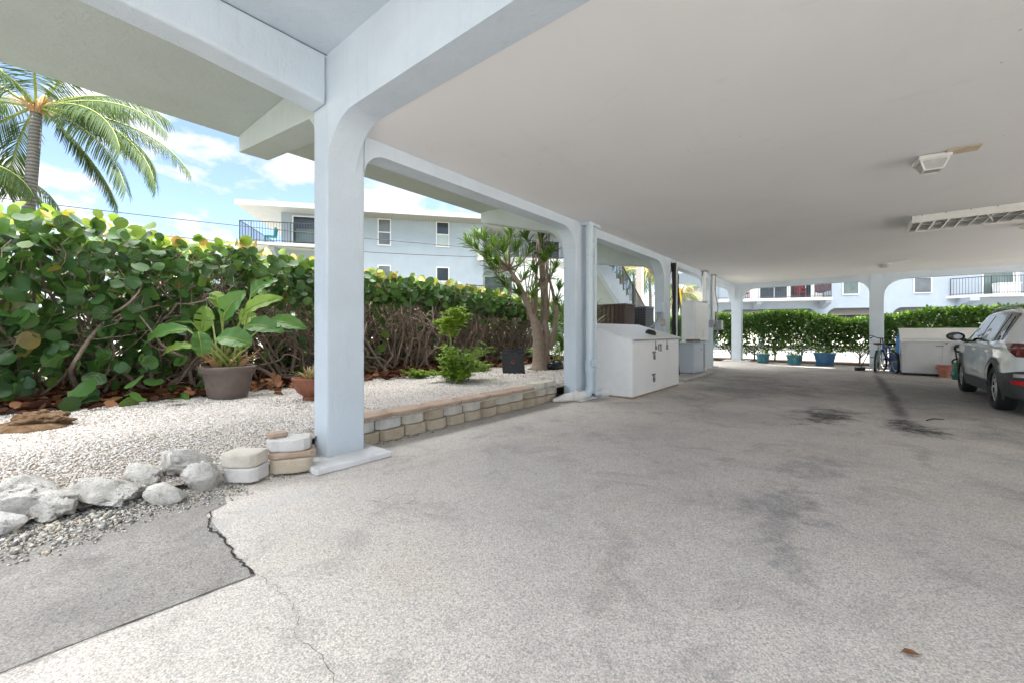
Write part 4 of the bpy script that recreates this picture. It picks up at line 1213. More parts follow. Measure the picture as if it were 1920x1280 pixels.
# ---------------------------------------------------------------- coconut palms
def frond(parent, base, az, el0, length, droop, mat='leaf_palm', n=80, leaf=0.70, hang=0.8, name='frond', curl=0.0):
    pts = []
    p = Vector(base); el = el0; N = 14
    for k in range(N + 1):
        pts.append(p.copy())
        d = Vector((math.cos(az) * math.cos(el), math.sin(az) * math.cos(el), math.sin(el)))
        p = p + d * (length / N)
        el -= droop / N * (0.45 + 1.3 * k / N); az += curl / N
    rm = MB()
    rm.tube(pts, [0.042 * (1 - k / (N + 1)) + 0.006 for k in range(N + 1)], 5)
    f = rm.build(name, 'stem_green' if mat == 'leaf_palm' else 'stem_brown', parent, smooth=True)
    P, D, NN, S = [], [], [], []
    for i in range(n):
        u = 0.16 + 0.83 * i / (n - 1)
        k = min(N - 1, int(u * N)); fr = u * N - k
        q = pts[k].lerp(pts[k + 1], fr)
        t_ = (pts[k + 1] - pts[k]).normalized()
        side = t_.cross(Vector((0, 0, 1)))
        if side.length < 0.05: side = Vector((math.sin(az), -math.cos(az), 0))
        side.normalize()
        up = side.cross(t_)
        ll = leaf * (0.45 + 0.9 * math.sin(min(1.0, u * 1.25 + 0.12) * math.pi * 0.72)) * random.uniform(0.85, 1.1) * (1.0 if u < 0.85 else 1 - (u - 0.85) * 3)
        for s in (-1, 1):
            dd = side * s * (1.0 - 0.25 * u) + t_ * (0.45 + 0.5 * u) + Vector((0, 0, -hang)) * random.uniform(0.7, 1.5) + up * 0.10
            P.append(q); D.append(dd.normalized()); NN.append((up + side * s * 0.35).normalized()); S.append(max(0.12, ll))
    lm = MB()
    scatter(lm, np.array([tuple(v) for v in P]), np.array([tuple(v) for v in D]), np.array([tuple(v) for v in NN]), np.array(S), T_SLIM[0], T_SLIM[1], sx=np.array(S) * 0.24 + 0.08)
    build_soup('leaflets', lm, mat, f)

def coconut_palm(base, crown, label, seed, fronds, scale=1.0, r=0.15, group=None, dry=3):
    random.seed(seed)
    root = thing('coconut_palm', label, 'palm tree', tuple(base), group=group)
    b, c = Vector(base), Vector(crown)
    pts = []
    for k in range(13):
        f = k / 12
        q = b.lerp(c, f) + Vector((0.14 * math.sin(f * 3.0), 0.10 * math.sin(f * 2.2), 0))
        pts.append(q)
    MB().tube(pts, [r * (1.5 - 1.2 * min(1, k / 2.5) if k < 2 else 1.0 - 0.22 * k / 12) for k in range(13)], 12).build('trunk', 'bark_palm', root, smooth=True)
    top = pts[-1]
    mb = MB()
    for k in range(11):     # old boots under the crown
        az = k * 2.4
        mb.tube([top + Vector((0, 0, -0.28)), top + Vector((math.cos(az) * 0.16, math.sin(az) * 0.16, -0.05)), top + Vector((math.cos(az) * 0.34, math.sin(az) * 0.34, 0.22 + 0.02 * k))], [0.06, 0.06, 0.03], 6)
    mb.build('crown_shaft', 'stem_brown', root, smooth=True)
    for (az, el, L, dr, *rest) in fronds:
        frond(root, top + Vector((math.cos(az) * 0.10, math.sin(az) * 0.10, 0.05)), az, el, L * scale, dr, *(rest or []))
    if r > 0.12:
        for k in range(3):
            az = (0.6, 2.6, 4.3)[k]
            mb = MB()
            for j in range(16):
                a2 = az + random.uniform(-0.5, 0.5)
                q0 = top + Vector((math.cos(az) * 0.2, math.sin(az) * 0.2, 0.1))
                q1 = q0 + Vector((math.cos(a2) * random.uniform(0.3, 0.6), math.sin(a2) * random.uniform(0.3, 0.6), random.uniform(-0.05, 0.35)))
                mb.tube([q0, q1], [0.012, 0.008], 4)
                for e in range(4):
                    q = q0.lerp(q1, 0.55 + 0.15 * e)
                    mb.lathe([(0.0, -0.02), (0.02, 0), (0.0, 0.02)], 5, tuple(q))
            mb.build('flower_cluster', 'tan_board' if k else 'stem_brown', root)
    return root
TAU = 2 * math.pi
# azimuths: camera right is about -0.68 rad+... in world XY; right in the picture = (0.77, 0.63)
ra = math.atan2(0.634, 0.773)      # towards picture right
fr = [(ra + 0.10, 0.30, 4.1, 1.25), (ra - 0.15, 0.10, 3.9, 1.6), (ra + 0.25, -0.15, 4.2, 1.3), (ra - 0.12, -0.35, 4.4, 1.0), (ra + 0.32, 0.05, 4.6, 1.15), (ra + 0.02, -0.1, 4.7, 1.3),
      (ra + 0.7, 0.75, 3.6, 1.5), (ra + 1.5, 0.9, 3.4, 1.3), (ra + 2.3, 0.8, 3.6, 1.4), (ra + 3.0, 0.45, 3.9, 1.6), (ra + 3.5, 0.1, 3.9, 1.5),
      (ra + 4.0, 0.55, 3.6, 1.7), (ra + 4.6, 0.8, 3.4, 1.6), (ra + 5.1, 0.4, 3.5, 2.1), (ra + 5.5, 1.0, 3.2, 1.2), (ra + 2.7, -0.4, 3.5, 1.1), (ra + 3.3, -0.5, 3.5, 0.9),
      (ra + 0.35, -0.8, 3.6, 0.5), (ra + 0.6, 1.25, 3.0, 0.9), (ra + 1.0, 0.25, 3.6, 1.7)]
coconut_palm((-21.4, 0.1, 0), (-21.4, 0.60, 8.75), 'tall coconut palm with ringed grey trunk and drooping fronds behind the hedge', 21, fr, 1.06, 0.185)
fr += [(ra + a_, 0.5 * math.sin(i_ * 1.9) + 0.1, 4.0, 1.4 + 0.4 * math.sin(i_)) for i_, a_ in enumerate(np.arange(0.5, TAU - 1.5, 0.8))]
fr2 = [(ra, 0.25, 3.7, 1.35), (ra - 0.4, 0.0, 3.4, 1.4), (ra + 0.5, 0.3, 3.4, 1.6)] + [(a, 0.35 + 0.5 * math.sin(k * 2.1), 3.0, 1.5) for k, a in enumerate(np.arange(1.2, TAU - 1.2, 0.42) + ra)]
_c = ray_pt(-150, 315, 13.5)
coconut_palm((_c.x - 0.2, _c.y - 0.3, 0), tuple(_c), 'lower coconut palm cut by the left edge, one green frond reaching in', 22, fr2, 1.05, 0.2)
fr3 = [(a, 0.2 + 0.6 * math.sin(k * 1.7), 2.2, 1.9, 'leaf_palm' if k % 2 else 'leaf_palm_dry', 40, 0.5, 0.8) for k, a in enumerate(np.arange(0, TAU, 0.45))]
coconut_palm((-9.8, 30.9, 0), (-9.7, 30.9, 3.9), 'slender palm with a pale trunk and yellowing fronds, seen between the third and fourth columns', 23, fr3, 0.95, 0.11, 'palms beyond the stair')
coconut_palm((-10.0, 25.5, 0), (-9.9, 25.5, 4.8), 'palm with drooping half dry fronds seen under the stair railing', 24, fr3, 1.1, 0.11, 'palms beyond the stair')
coconut_palm((-12.5, 28.7, 0), (-12.3, 28.7, 5.9), 'palm crown hanging over the stair railing beside the beige post', 25, fr3, 1.15, 0.11, 'palms beyond the stair')
# ---------------------------------------------------------------- potted bird of paradise
def paddle(parent, base, tip_from, tip, width, mat, roll=0.0, bend=0.12, tear=0, petiole='stem_green'):
    """A leaf on its stalk: stalk from base to tip_from, blade from tip_from to tip."""
    b, a, c = Vector(base), Vector(tip_from), Vector(tip)
    ax = (c - a); L = ax.length; ax.normalize()
    view = (Vector((0, 0, EYE)) - a).normalized()
    up = (Vector((0, 0, 1)) * 0.30 + view * 0.95)
    up = (up - ax * up.dot(ax)).normalized()
    side = ax.cross(up).normalized()
    q = Matrix.Rotation(roll, 3, ax)
    up, side = q @ up, q @ side
    vs, fs = [], []
    N, Wd = 16, 4
    for i in range(N + 1):
        u = i / N
        w = width * 0.5 * (math.sin(math.pi * min(1, u * 0.94 + 0.05)) ** 0.65) * (1.0 if u < 0.97 else 0.45)
        cen = a + ax * (L * u) + up * (bend * L * math.sin(math.pi * u) - 0.22 * L * u * u * bend * 4)
        for j in range(-Wd, Wd + 1):
            s = j / Wd
            lift = abs(s) ** 1.2 * w * 0.42 + 0.014 * abs(s) * math.sin(u * 22 + s * 3)
            vs.append(tuple(cen + side * (s * w) + up * lift))
    n = 2 * Wd + 1
    gaps = set()
    for k in range(tear):
        gaps.add((random.randint(3, N - 3), random.choice([0, 1])))
    for i in range(N):
        for j in range(2 * Wd):
            if (i, 0) in gaps and j < Wd - 1: continue
            if (i, 1) in gaps and j > Wd: continue
            fs.append((i * n + j, i * n + j + 1, (i + 1) * n + j + 1, (i + 1) * n + j))
    mb = MB(); mb.add(vs, fs)
    o = build_soup('leaf', mb, mat, parent)
    mid = MB()
    mid.tube([b, b.lerp(a, 0.5) + Vector((0, 0, 0.04)), a] + [Vector(vs[i * n + Wd]) + up * 0.004 for i in range(1, N)], [0.018, 0.014, 0.011] + [0.010 * (1 - i / N) + 0.002 for i in range(1, N)], 6)
    mid.build('stalk', petiole, o, smooth=True)
    return o

def pot_lathe(name, c, r_base, r_top, h, mat, parent, rim=0.05, rimh=0.06, bands=(), n=40):
    pr = [(0.0, 0.012), (r_base * 0.98, 0.0), (r_base, 0.012)]
    for k in range(1, 12):
        f = k / 12
        z = f * (h - rimh)
        r = r_base + (r_top - r_base) * f
        pr.append((r + (0.008 if any(abs(f - b) < 0.05 for b in bands) else 0), z))
    pr += [(r_top, h - rimh), (r_top + rim * 0.7, h - rimh), (r_top + rim * 0.8, h - rimh * 0.55), (r_top + rim, h - rimh * 0.5), (r_top + rim, h - 0.008), (r_top + rim - 0.012, h), (r_top - 0.015, h), (r_top - 0.04, h - 0.08), (0.0, h - 0.08)]
    return MB().lathe(pr, n, c).build(name, mat, parent, autosmooth=40)

pc = Vector((-7.03, 2.06, 0.255))
bp = thing('potted_plant', 'bird of paradise plant with paddle leaves in a big brown ribbed pot on the gravel', 'potted plant', tuple(pc))
pot_lathe('pot', tuple(pc), 0.235, 0.315, 0.475, 'pot_brown', bp, 0.04, 0.085, (0.22, 0.40))
MB().lathe([(0.0, 0.405), (0.285, 0.41)], 24, tuple(pc)).build('soil', 'soil', bp)
d0 = 6.05
def bpt(x, y, dd=0.0): return ray_pt(x, y, d0 + dd)
base = [pc + Vector((0.12 * math.cos(k * 2.3), 0.12 * math.sin(k * 2.3), 0.44)) for k in range(16)]
for k, (sx, sy, tx, ty, w, mat, roll, dd, tear) in enumerate([
    (352, 618, 263, 643, 0.21, 'leaf_bird', 0.5, -0.25, 0), (362, 650, 302, 661, 0.14, 'leaf_bird_pale', 0.6, -0.3, 0),
    (378, 622, 386, 573, 0.20, 'leaf_bird_pale', 0.1, 0.0, 3), (371, 622, 380, 668, 0.20, 'leaf_bird', -0.2, -0.35, 0),
    (411, 576, 404, 545, 0.17, 'leaf_bird_pale', 0.0, 0.15, 0), (419, 598, 456, 546, 0.24, 'leaf_bird', -0.35, -0.1, 1),
    (470, 556, 519, 521, 0.17, 'leaf_bird', -0.5, 0.2, 2), (458, 586, 527, 556, 0.17, 'leaf_bird_pale', -0.3, -0.15, 0),
    (472, 645, 404, 630, 0.25, 'leaf_bird', 0.2, -0.4, 0), (462, 612, 530, 618, 0.22, 'leaf_bird', -0.2, -0.15, 1),
    (505, 604, 572, 613, 0.20, 'leaf_bird', -0.2, 0.25, 0), (450, 603, 480, 590, 0.22, 'leaf_bird_pale', -0.2, 0.3, 1),
    (360, 605, 282, 618, 0.19, 'leaf_bird', 0.7, 0.2, 1), (398, 600, 368, 610, 0.18, 'leaf_bird', 0.4, 0.3, 0), (340, 600, 318, 600, 0.12, 'leaf_bird', 0.4, 0.35, 3)]):
    w *= 1.22
    paddle(bp, tuple(base[k % 16]), tuple(bpt(sx, sy, dd)), tuple(bpt(tx, ty, dd * 1.2 + random.uniform(-0.1, 0.1))), w, mat, roll, 0.10, tear)
mb = MB()
for k in range(26):
    az = random.uniform(0, TAU); q = pc + Vector((0.14 * math.cos(az), 0.14 * math.sin(az), 0.42))
    mb.tube([q, q + Vector((0.12 * math.cos(az), 0.12 * math.sin(az), 0.16)), q + Vector((0.26 * math.cos(az), 0.26 * math.sin(az), random.uniform(0.12, 0.30)))], [0.014, 0.010, 0.004], 5)
mb.build('dry_stalks', 'stem_brown', bp)
# brown curled dead leaf on the far side of the pot
lm = MB(); n = 11
scatter(lm, np.array([[-6.85, 2.62, 0.40]]) + RNG.normal(0, 0.075, (n, 3)), unit(n), unit(n), RNG.uniform(0.09, 0.16, n), T_ROUND[0], T_ROUND[1])
tag(build_soup('dead_branch', lm, 'dead_leaf'), 'clump of curled brown dead leaves beside the big brown pot', 'dead leaves')

# terracotta bowl, half hidden by the first column
bc = Vector((-5.93, 2.74, 0.26))
bw = thing('potted_plant', 'terracotta footed bowl with a dry spiky plant, half hidden by the first column', 'potted plant', tuple(bc))
MB().lathe([(0.0, 0.0), (0.10, 0.0), (0.105, 0.04), (0.09, 0.06), (0.16, 0.11), (0.215, 0.20), (0.235, 0.29), (0.245, 0.295), (0.245, 0.32), (0.225, 0.32), (0.20, 0.27), (0.0, 0.26)], 32, tuple(bc)).build('bowl', 'terracotta', bw, autosmooth=40)
lm = MB(); n = 34
az = RNG.uniform(0, TAU, n)
D = np.stack([np.cos(az), np.sin(az), RNG.uniform(0.25, 2.2, n)], 1)
scatter(lm, np.tile(tuple(bc + Vector((0, 0, 0.27))), (n, 1)), D, np.stack([RNG.normal(0, .3, n), RNG.normal(0, .3, n), np.ones(n)], 1), RNG.uniform(0.18, 0.36, n), T_SLIM[0], T_SLIM[1])
build_soup('leaves', lm, 'leaf_dry', bw)

# ---------------------------------------------------------------- dracaena tree
dc = Vector((-6.06, 8.43, 0.255))
dr = thing('dracaena_tree', 'multi stemmed dracaena tree with spiky leaf tufts beside the second column', 'tree', tuple(dc))
dd0 = 10.36
def dp(x, y, o=0.0): return ray_pt(x, y, dd0 + o)
tr = MB()
tr.tube([dp(1010, 697), dp(1012, 688), dp(1011, 670), dp(1010, 640), dp(1006, 612), dp(994, 580), dp(980, 550), dp(968, 525), dp(955, 505)], [0.30, 0.20, 0.16, 0.14, 0.12, 0.085, 0.072, 0.06, 0.045], 12)
tr.tube([dp(1018, 690, 0.1), dp(1022, 660, 0.1), dp(1024, 625, 0.1), dp(1019, 580, 0.1), dp(1018, 530, 0.15), dp(1013, 470, 0.15), dp(1008, 425, 0.2)], [0.15, 0.12, 0.095, 0.07, 0.056, 0.045, 0.032], 10)
tr.tube([dp(1030, 655, 0.1), dp(1040, 620, 0.15), dp(1044, 585, 0.2), dp(1036, 545, 0.2), dp(1026, 510, 0.2)], [0.08, 0.065, 0.055, 0.04, 0.03], 8)
tips = [(878, 452), (893, 462), (903, 440), (912, 470), (925, 455), (932, 488), (942, 462), (935, 515), (950, 480), (955, 445), (968, 462), (975, 490), (960, 515), (985, 515), (992, 470), (1000, 500),
        (1008, 530), (1022, 480), (1034, 470), (1040, 500), (1030, 520), (1015, 445), (985, 440), (922, 500), (945, 530), (970, 545), (1045, 560), (1050, 535), (892, 440), (955, 430), (1000, 548), (915, 485)]
forks = [dp(955, 505), dp(968, 525), dp(980, 550), dp(1000, 590), dp(1018, 530, 0.15), dp(1013, 480, 0.15), dp(1040, 560, 0.2)]
tuft = []
for (x, y) in tips:
    o = random.uniform(-0.55, 0.55)
    e = dp(x, y + 6, o)
    f = min(forks, key=lambda q: (q - e).length + max(0, q.z - e.z) * 2)
    md = f.lerp(e, 0.55) + Vector((0, 0, -0.08))
    tr.tube([f, md, e], [0.032, 0.022, 0.016], 6)
    tuft.append((e, (e - md).normalized()))
for k in range(18):     # bare upright canes
    x = random.uniform(985, 1030)
    tr.tube([dp(x, 600, random.uniform(-0.2, 0.3)), dp(x + random.uniform(-8, 8), 540, 0.1), dp(x + random.uniform(-18, 12), random.uniform(425, 470), random.uniform(-.2, .3))], [0.02, 0.016, 0.012], 5)
tr.build('trunk', 'bark_dracaena', dr, smooth=True)
lm = MB()
for (e, ax) in tuft:
    n = 42
    v = unit(n) * 0.9 + np.array(tuple(ax)) * 0.85 + np.array([0, 0, 0.35])
    P0 = np.array(tuple(e)) + np.array(tuple(ax)) * RNG.uniform(-0.16, 0.06, (n, 1))
    scatter(lm, P0, v, unit(n) * 0.3 + np.array([0, 0, 1.0]), RNG.uniform(0.24, 0.42, n), T_SLIM[0], T_SLIM[1], sx=np.full(n, 0.30))
build_soup('leaves', lm, 'leaf_dracaena', dr)

# small fan palm fronds behind, at the foot of the second column
fp = thing('fan_palm', 'small fan palm with narrow green fingers behind the dracaena trunk', 'palm', tuple(dp(1046, 700, 0.9)))
lm = MB(); st_ = MB()
b0 = dp(1048, 700, 0.9)
for k in range(13):
    c_ = dp(random.uniform(1000, 1075), random.uniform(560, 665), random.uniform(0.6, 1.5))
    st_.tube([b0, b0.lerp(c_, 0.5) + Vector((0, 0, 0.12)), c_], [0.012, 0.010, 0.007], 5)
    n = 22
    ax = (c_ - b0).normalized(); sd = ax.cross(Vector((0.2, 0.1, 1))).normalized()
    an = np.linspace(-1.9, 1.9, n)
    D = np.cos(an)[:, None] * np.array(tuple(ax)) + np.sin(an)[:, None] * np.array(tuple(sd)) + np.array([0, 0, -0.2])
    scatter(lm, np.tile(tuple(c_), (n, 1)), D, np.tile((0.5, -0.5, 0.7), (n, 1)), RNG.uniform(0.35, 0.5, n), T_SLIM[0], T_SLIM[1], sx=np.full(n, 0.4))
st_.build('stalks', 'stem_green', fp)
build_soup('leaves', lm, 'leaf_dracaena', fp)
fp2 = thing('spiky_plant', 'spiky dark green plant in front of the brown air conditioner', 'plant', (-5.9, 9.9, 0.25))
lm = MB(); n = 120
D = np.stack([RNG.normal(0, 0.55, n), RNG.normal(0, 0.55, n), RNG.uniform(0.3, 1.3, n)], 1)
scatter(lm, np.array([-5.75, 10.2, 1.25]) + RNG.normal(0, 0.14, (n, 3)) * np.array([1, 1, 2.2]), D, unit(n) * 0.4 + np.array([0, 0, 1]), RNG.uniform(0.4, 0.85, n), T_SLIM[0], T_SLIM[1], sx=np.full(n, 0.45))
build_soup('leaves', lm, 'leaf_dracaena', fp2)
MB().tube([(-5.75, 10.2, 0.2), (-5.75, 10.2, 1.4)], [0.05, 0.03], 8).build('stem', 'bark_dracaena', fp2)

# ---------------------------------------------------------------- feathery young plants in the gravel
def feathery(name, label, c, stems, mat, rmin, rmax, nl, group=None):
    root = thing(name, label, 'plant', tuple(c), group=group)
    sb, lm = MB(), MB()
    for pts in stems:
        pts = [Vector(p) for p in pts]
        sb.tube(pts, [0.009 * (1 - 0.7 * k / len(pts)) + 0.002 for k in range(len(pts))], 5)
        for k in range(nl):
            u = random.uniform(0.18, 1.0) if name != 'sapling' else random.uniform(0.45, 1.0)
            i = min(len(pts) - 2, int(u * (len(pts) - 1))); q = pts[i].lerp(pts[i + 1], u * (len(pts) - 1) - i)
            az = random.uniform(0, TAU); L = random.uniform(rmin, rmax)
            dirv = Vector((math.cos(az), math.sin(az), random.uniform(-0.25, 0.55))).normalized()
            e = q + dirv * L
            sb.tube([q, e], [0.003, 0.0015], 3, cap=False)
            m_ = 26
            f = RNG.uniform(0.15, 1.0, m_)
            P0 = np.array(tuple(q)) + np.outer(f, np.array(tuple(dirv)) * L)
            sd = dirv.cross(Vector((0, 0, 1))).normalized()
            sg = np.where(np.arange(m_) % 2 == 0, 1, -1)
            D = np.outer(sg, np.array(tuple(sd))) + np.array(tuple(dirv)) * 0.5 + RNG.normal(0, 0.3, (m_, 3))
            scatter(lm, P0, D, np.tile((0.1, -0.1, 1.0), (m_, 1)) + RNG.normal(0, 0.35, (m_, 3)), RNG.uniform(0.03, 0.062, m_), T_TINY[0], T_TINY[1])
    sb.build('stems', 'stem_green', root)
    build_soup('leaves', lm, mat, root)
    return root
s0 = Vector((-5.98, 5.32, 0.26))
def sp(x, y, o=0.0): return ray_pt(x, y, 7.9 + o)
feathery('sapling', 'tall thin sapling with light green feathery leaves standing in the gravel', s0,
         [[s0, sp(843, 660), sp(846, 625), sp(850, 592), sp(856, 578)], [sp(846, 640), sp(836, 618), sp(830, 600)], [sp(847, 630), sp(860, 605), sp(868, 592, 0.1)], [sp(846, 640), sp(842, 620, -0.1), sp(846, 600, -0.15)]],
         'leaf_feather', 0.08, 0.24, 60)
stems = []
for k in range(20):
    x = random.uniform(805, 915); b_ = sp(random.uniform(845, 870), random.uniform(700, 716), random.uniform(-0.3, 0.5))
    b_.z = 0.28
    e = sp(x + (18 if random.random() < 0.3 else 0), random.uniform(645, 706), random.uniform(-0.35, 0.6))
    e.z = max(0.34, e.z)
    stems.append([b_, b_.lerp(e, 0.5) + Vector((0, 0, 0.07)), e])
feathery('low_shrub', 'low spreading feathery shrub around the foot of the tall sapling', s0 + Vector((0.05, 0.25, 0)), stems, 'leaf_feather_low', 0.10, 0.26, 26)
stems = []
for k in range(8):
    b_ = ray_pt(random.uniform(770, 800), 700, 8.6); b_.z = 0.28
    e = b_ + Vector((random.gauss(0, 0.25), random.gauss(0, 0.25), random.uniform(0.06, 0.16)))
    stems.append([b_, b_.lerp(e, 0.5), e])
feathery('low_shrub', 'flat patch of small leaved seedlings at the litter edge, left of the shrub', stems[0][0], stems, 'leaf_feather_low', 0.05, 0.12, 12)

# ---------------------------------------------------------------- black panel, bag, husk
pm_ = Matrix.Translation((-5.98, 7.36, 0.25)) @ Matrix.Rotation(R(40), 4, 'Z') @ Matrix.Rotation(R(-14), 4, 'X') @ Matrix.Rotation(R(-4), 4, 'Y')
bpn = thing('plastic_pallet', 'square black plastic pallet with a round hole leaning upright on the gravel', 'pallet', (-5.98, 7.36, 0.25))
bm = bmesh.new()
W, Hh, T = 0.255, 0.58, 0.05
mb = MB()
ring = [(0.045 * math.cos(a), 0.30 + 0.045 * math.sin(a)) for a in [TAU * k / 16 for k in range(16)]]
outer = []
for k in range(16):
    a = TAU * k / 16
    cx, cy = math.cos(a), math.sin(a)
    s = 1 / max(abs(cx), abs(cy))
    outer.append((max(-W, min(W, cx * s * W)), 0.29 + max(-0.29, min(0.29, cy * s * 0.29))))
vs = [pm_ @ Vector((x, 0, z)) for x, z in ring + outer] + [pm_ @ Vector((x, T, z)) for x, z in ring + outer]
fs = []
for k in range(16):
    j = (k + 1) % 16
    fs += [(k, j, 16 + j, 16 + k), (32 + k, 48 + k, 48 + j, 32 + j), (k, 32 + k, 32 + j, j), (16 + k, 16 + j, 48 + j, 48 + k)]
mb.add([tuple(v) for v in vs], fs)
mb.build('panel', 'black_plastic', bpn)
mb = MB()
for x in (-W, W - 0.03):
    mb.box(x, x + 0.03, -0.022, -0.001, 0.0, 0.58, pm_)
for z in (0.0, 0.55):
    mb.box(-W + 0.031, W - 0.031, -0.022, -0.001, z, z + 0.03, pm_)
for k in range(7):
    mb.box(-0.2 + 0.06 * k, -0.19 + 0.06 * k, -0.006, -0.001, 0.05, 0.24, pm_)
    mb.box(-0.2 + 0.06 * k, -0.19 + 0.06 * k, -0.006, -0.001, 0.36, 0.54, pm_)
for (x, z) in ((-0.17, 0.50), (0.17, 0.50), (0.17, 0.08)):
    mb.lathe([(0.0, 0.03), (0.035, 0.028), (0.04, 0.001)], 12, m=pm_ @ Matrix.Translation((x, 0, z)) @ Matrix.Rotation(R(90), 4, 'X'))
mb.build('ribs', 'black_plastic', bpn)

bg = MB()
bc_ = ray_pt(1038, 690, 10.6)
vs, fs = [], []
for i in range(13):
    for j in range(18):
        th, ph = math.pi * i / 12, TAU * j / 18
        v = Vector((math.sin(th) * math.cos(ph) * 0.20, math.sin(th) * math.sin(ph) * 0.42, math.cos(th) * 0.13))
        v *= 1 + 0.30 * mnoise.noise(v * 6)
        vs.append((bc_.x + v.x, bc_.y + v.y, 0.36 + v.z + 0.03 * math.sin(ph * 5)))
for i in range(12):
    for j in range(18):
        fs.append((i * 18 + j, i * 18 + (j + 1) % 18, (i + 1) * 18 + (j + 1) % 18, (i + 1) * 18 + j))
bg.add(vs, fs)
paint('bag_black', (0.012, 0.016, 0.022), 0.22, 0.3, 8, 0.6, 30)
tag(bg.build('garbage_bag', 'bag_black', smooth=True), 'shiny black plastic bag lying at the foot of the dracaena behind the second column', 'bag')

def rock(name, c, w, h, dp_, seed, mat, label, cat='rock', group=None, rough=0.42, flat=0.0, rot=0.0, facet=True):
    bm = bmesh.new()
    bmesh.ops.create_icosphere(bm, subdivisions=5, radius=1.0)
    off = Vector((seed * 3.7, seed * 1.3, seed * 2.1))
    rr = random.Random(seed * 17)
    planes = [(Vector((rr.gauss(0, 1), rr.gauss(0, 1), rr.gauss(0.25, 0.8))).normalized(), rr.uniform(0.60, 0.86)) for _ in range(11)]
    for v in bm.verts:
        p = v.co.copy()
        k = 1 + rough * (mnoise.noise(p * 1.1 + off)) + rough * 0.55 * mnoise.noise(p * 2.6 + off) + rough * 0.40 * mnoise.noise(p * 5.5 + off) - rough * 0.30 * max(0, mnoise.noise(p * 9.0 + off) - 0.1) + rough * 0.16 * mnoise.noise(p * 17.0 + off)
        q = p * k
        if facet:
            for ax, lim in planes:
                dd = q.dot(ax)
                if dd > lim: q -= ax * (dd - lim) * 0.88
        v.co = Vector((q.x * w / 2, q.y * dp_ / 2, q.z * h / 2))
    me = bpy.data.meshes.new(name); bm.to_mesh(me); bm.free(); me.shade_smooth()
    o = bpy.data.objects.new(name, me); COL.objects.link(o)
    o.location = c; o.rotation_euler = (0, 0, rot)
    me.materials.append(MATS[mat])
    return tag(o, label, cat, group)
G = 'coral rocks edging the gravel'
ang = YAW
for k, (x, y, w, h, lab, mt) in enumerate([
    (-4.28, 0.02, 0.62, 0.27, 'broad pale pitted rock at the left edge, resting behind a flat stone', 'coral_rock'),
    (-3.97, -0.02, 0.26, 0.16, 'low flat smooth stone cut by the left edge, lowest of the edging', 'block_white'),
    (-4.03, 0.20, 0.33, 0.19, 'cream wedge shaped rock, second along the front of the edging from the left', 'coral_rock'),
    (-4.05, 0.47, 0.46, 0.21, 'long whitish rock in the middle of the front of the edging', 'coral_rock'),
    (-4.27, 0.68, 0.34, 0.22, 'pale pointed rock leaning between the long rock and the big upper rock', 'coral_rock'),
    (-4.24, 0.92, 0.42, 0.27, 'biggest white craggy rock, resting on top of two others', 'coral_rock'),
    (-3.80, 0.72, 0.31, 0.18, 'smooth grey oval rock set forward on the asphalt edge', 'plain_concrete'),
    (-3.88, 0.97, 0.31, 0.23, 'grey mottled rounded rock next to the beige blocks', 'coral_rock'),
    (-4.70, 0.26, 0.20, 0.10, 'small sandy rock peeping out of the gravel behind the edging', 'coral_rock')]):
    zz = 0.07 if k in (1, 6) else (0.10 if k not in (0, 5, 8) else (0.115 if k == 0 else 0.165))
    rock('rock', (x, y, zz), w * 0.98, h * 0.95, w * 0.68, k + 2, mt if mt != 'plain_concrete' else 'coral_rock', lab, 'rock', G, 0.40 if k != 6 else 0.2, rot=ang + 0.2 * math.sin(k * 3))
hk = rock('palm_stump', (-6.36, 0.22, 0.315), 0.46, 0.20, 0.32, 31, 'husk_brown', 'rough brown piece of fibrous palm stump lying on the gravel at the left', 'stump', None, 0.55, rot=ang, facet=False)
mb = MB().lathe([(0.0, 0.0), (0.36, 0.0), (0.33, 0.05), (0.24, 0.085), (0.0, 0.09)], 26, m=Matrix.Translation((-6.32, 0.14, 0.235)) @ Matrix.Rotation(ang, 4, 'Z') @ Matrix.Diagonal((1, 0.65, 1, 1)))
o = mb.build('palm_stump', 'husk_brown', smooth=True)
tag(o, 'flat brown slab of palm bark half buried under the stump piece at the left', 'stump')

# ---------------------------------------------------------------- retaining wall of split blocks
def block_bm(c, L, D, h, ang, rnd=0.35, seed=0, bulge=0.025):
    """Split-face wall block with a bowed front (front = +y local turned by ang)."""
    rr = random.Random(seed)
    m = Matrix.Translation(c) @ Matrix.Rotation(ang, 4, 'Z')
    pf = []
    n = 8
    for k in range(n + 1):
        u = k / n
        e = min(u, 1 - u)
        yy = D * 0.5 + bulge * (1 - (2 * u - 1) ** 2) - (0.03 * (1 - e / 0.10) if e < 0.10 else 0) + rr.uniform(-0.003, 0.003)
        pf.append((-L / 2 + L * u, yy))
    poly = pf + [(L / 2 * 0.9, -D / 2), (-L / 2 * 0.9, -D / 2)]
    return MB().prism(poly, 'z', 0.0, h, m)
wl_ = thing('retaining_wall', 'low wall of tan and cream blocks with pinkish cap between the first two columns', 'wall', (-4.1, 4.3, 0))
W0, W1 = Vector((-4.02, 2.30)), Vector((-4.10, 6.36))
Wd = (W1 - W0); WL = Wd.length; wa = math.atan2(Wd.y, Wd.x)      # local x along the wall, +y local = left of travel (-X); front must face +X
def wall_pt(s, back): return (W0.x + Wd.x / WL * s - 0.0 - back, W0.y + Wd.y / WL * s)
def wall_block(s, L, z, h, mat, back, name='block', D=0.20, bulge=0.03, seed=0):
    x, y = wall_pt(s + L / 2, back + D / 2)
    mbk = block_bm((x, y, z), L - 0.008, D, h, wa + math.pi, seed=seed, bulge=bulge)
    return mbk.build(name, mat, wl_, bevel=0.012, seg=2)
s, k = 0.0, 0
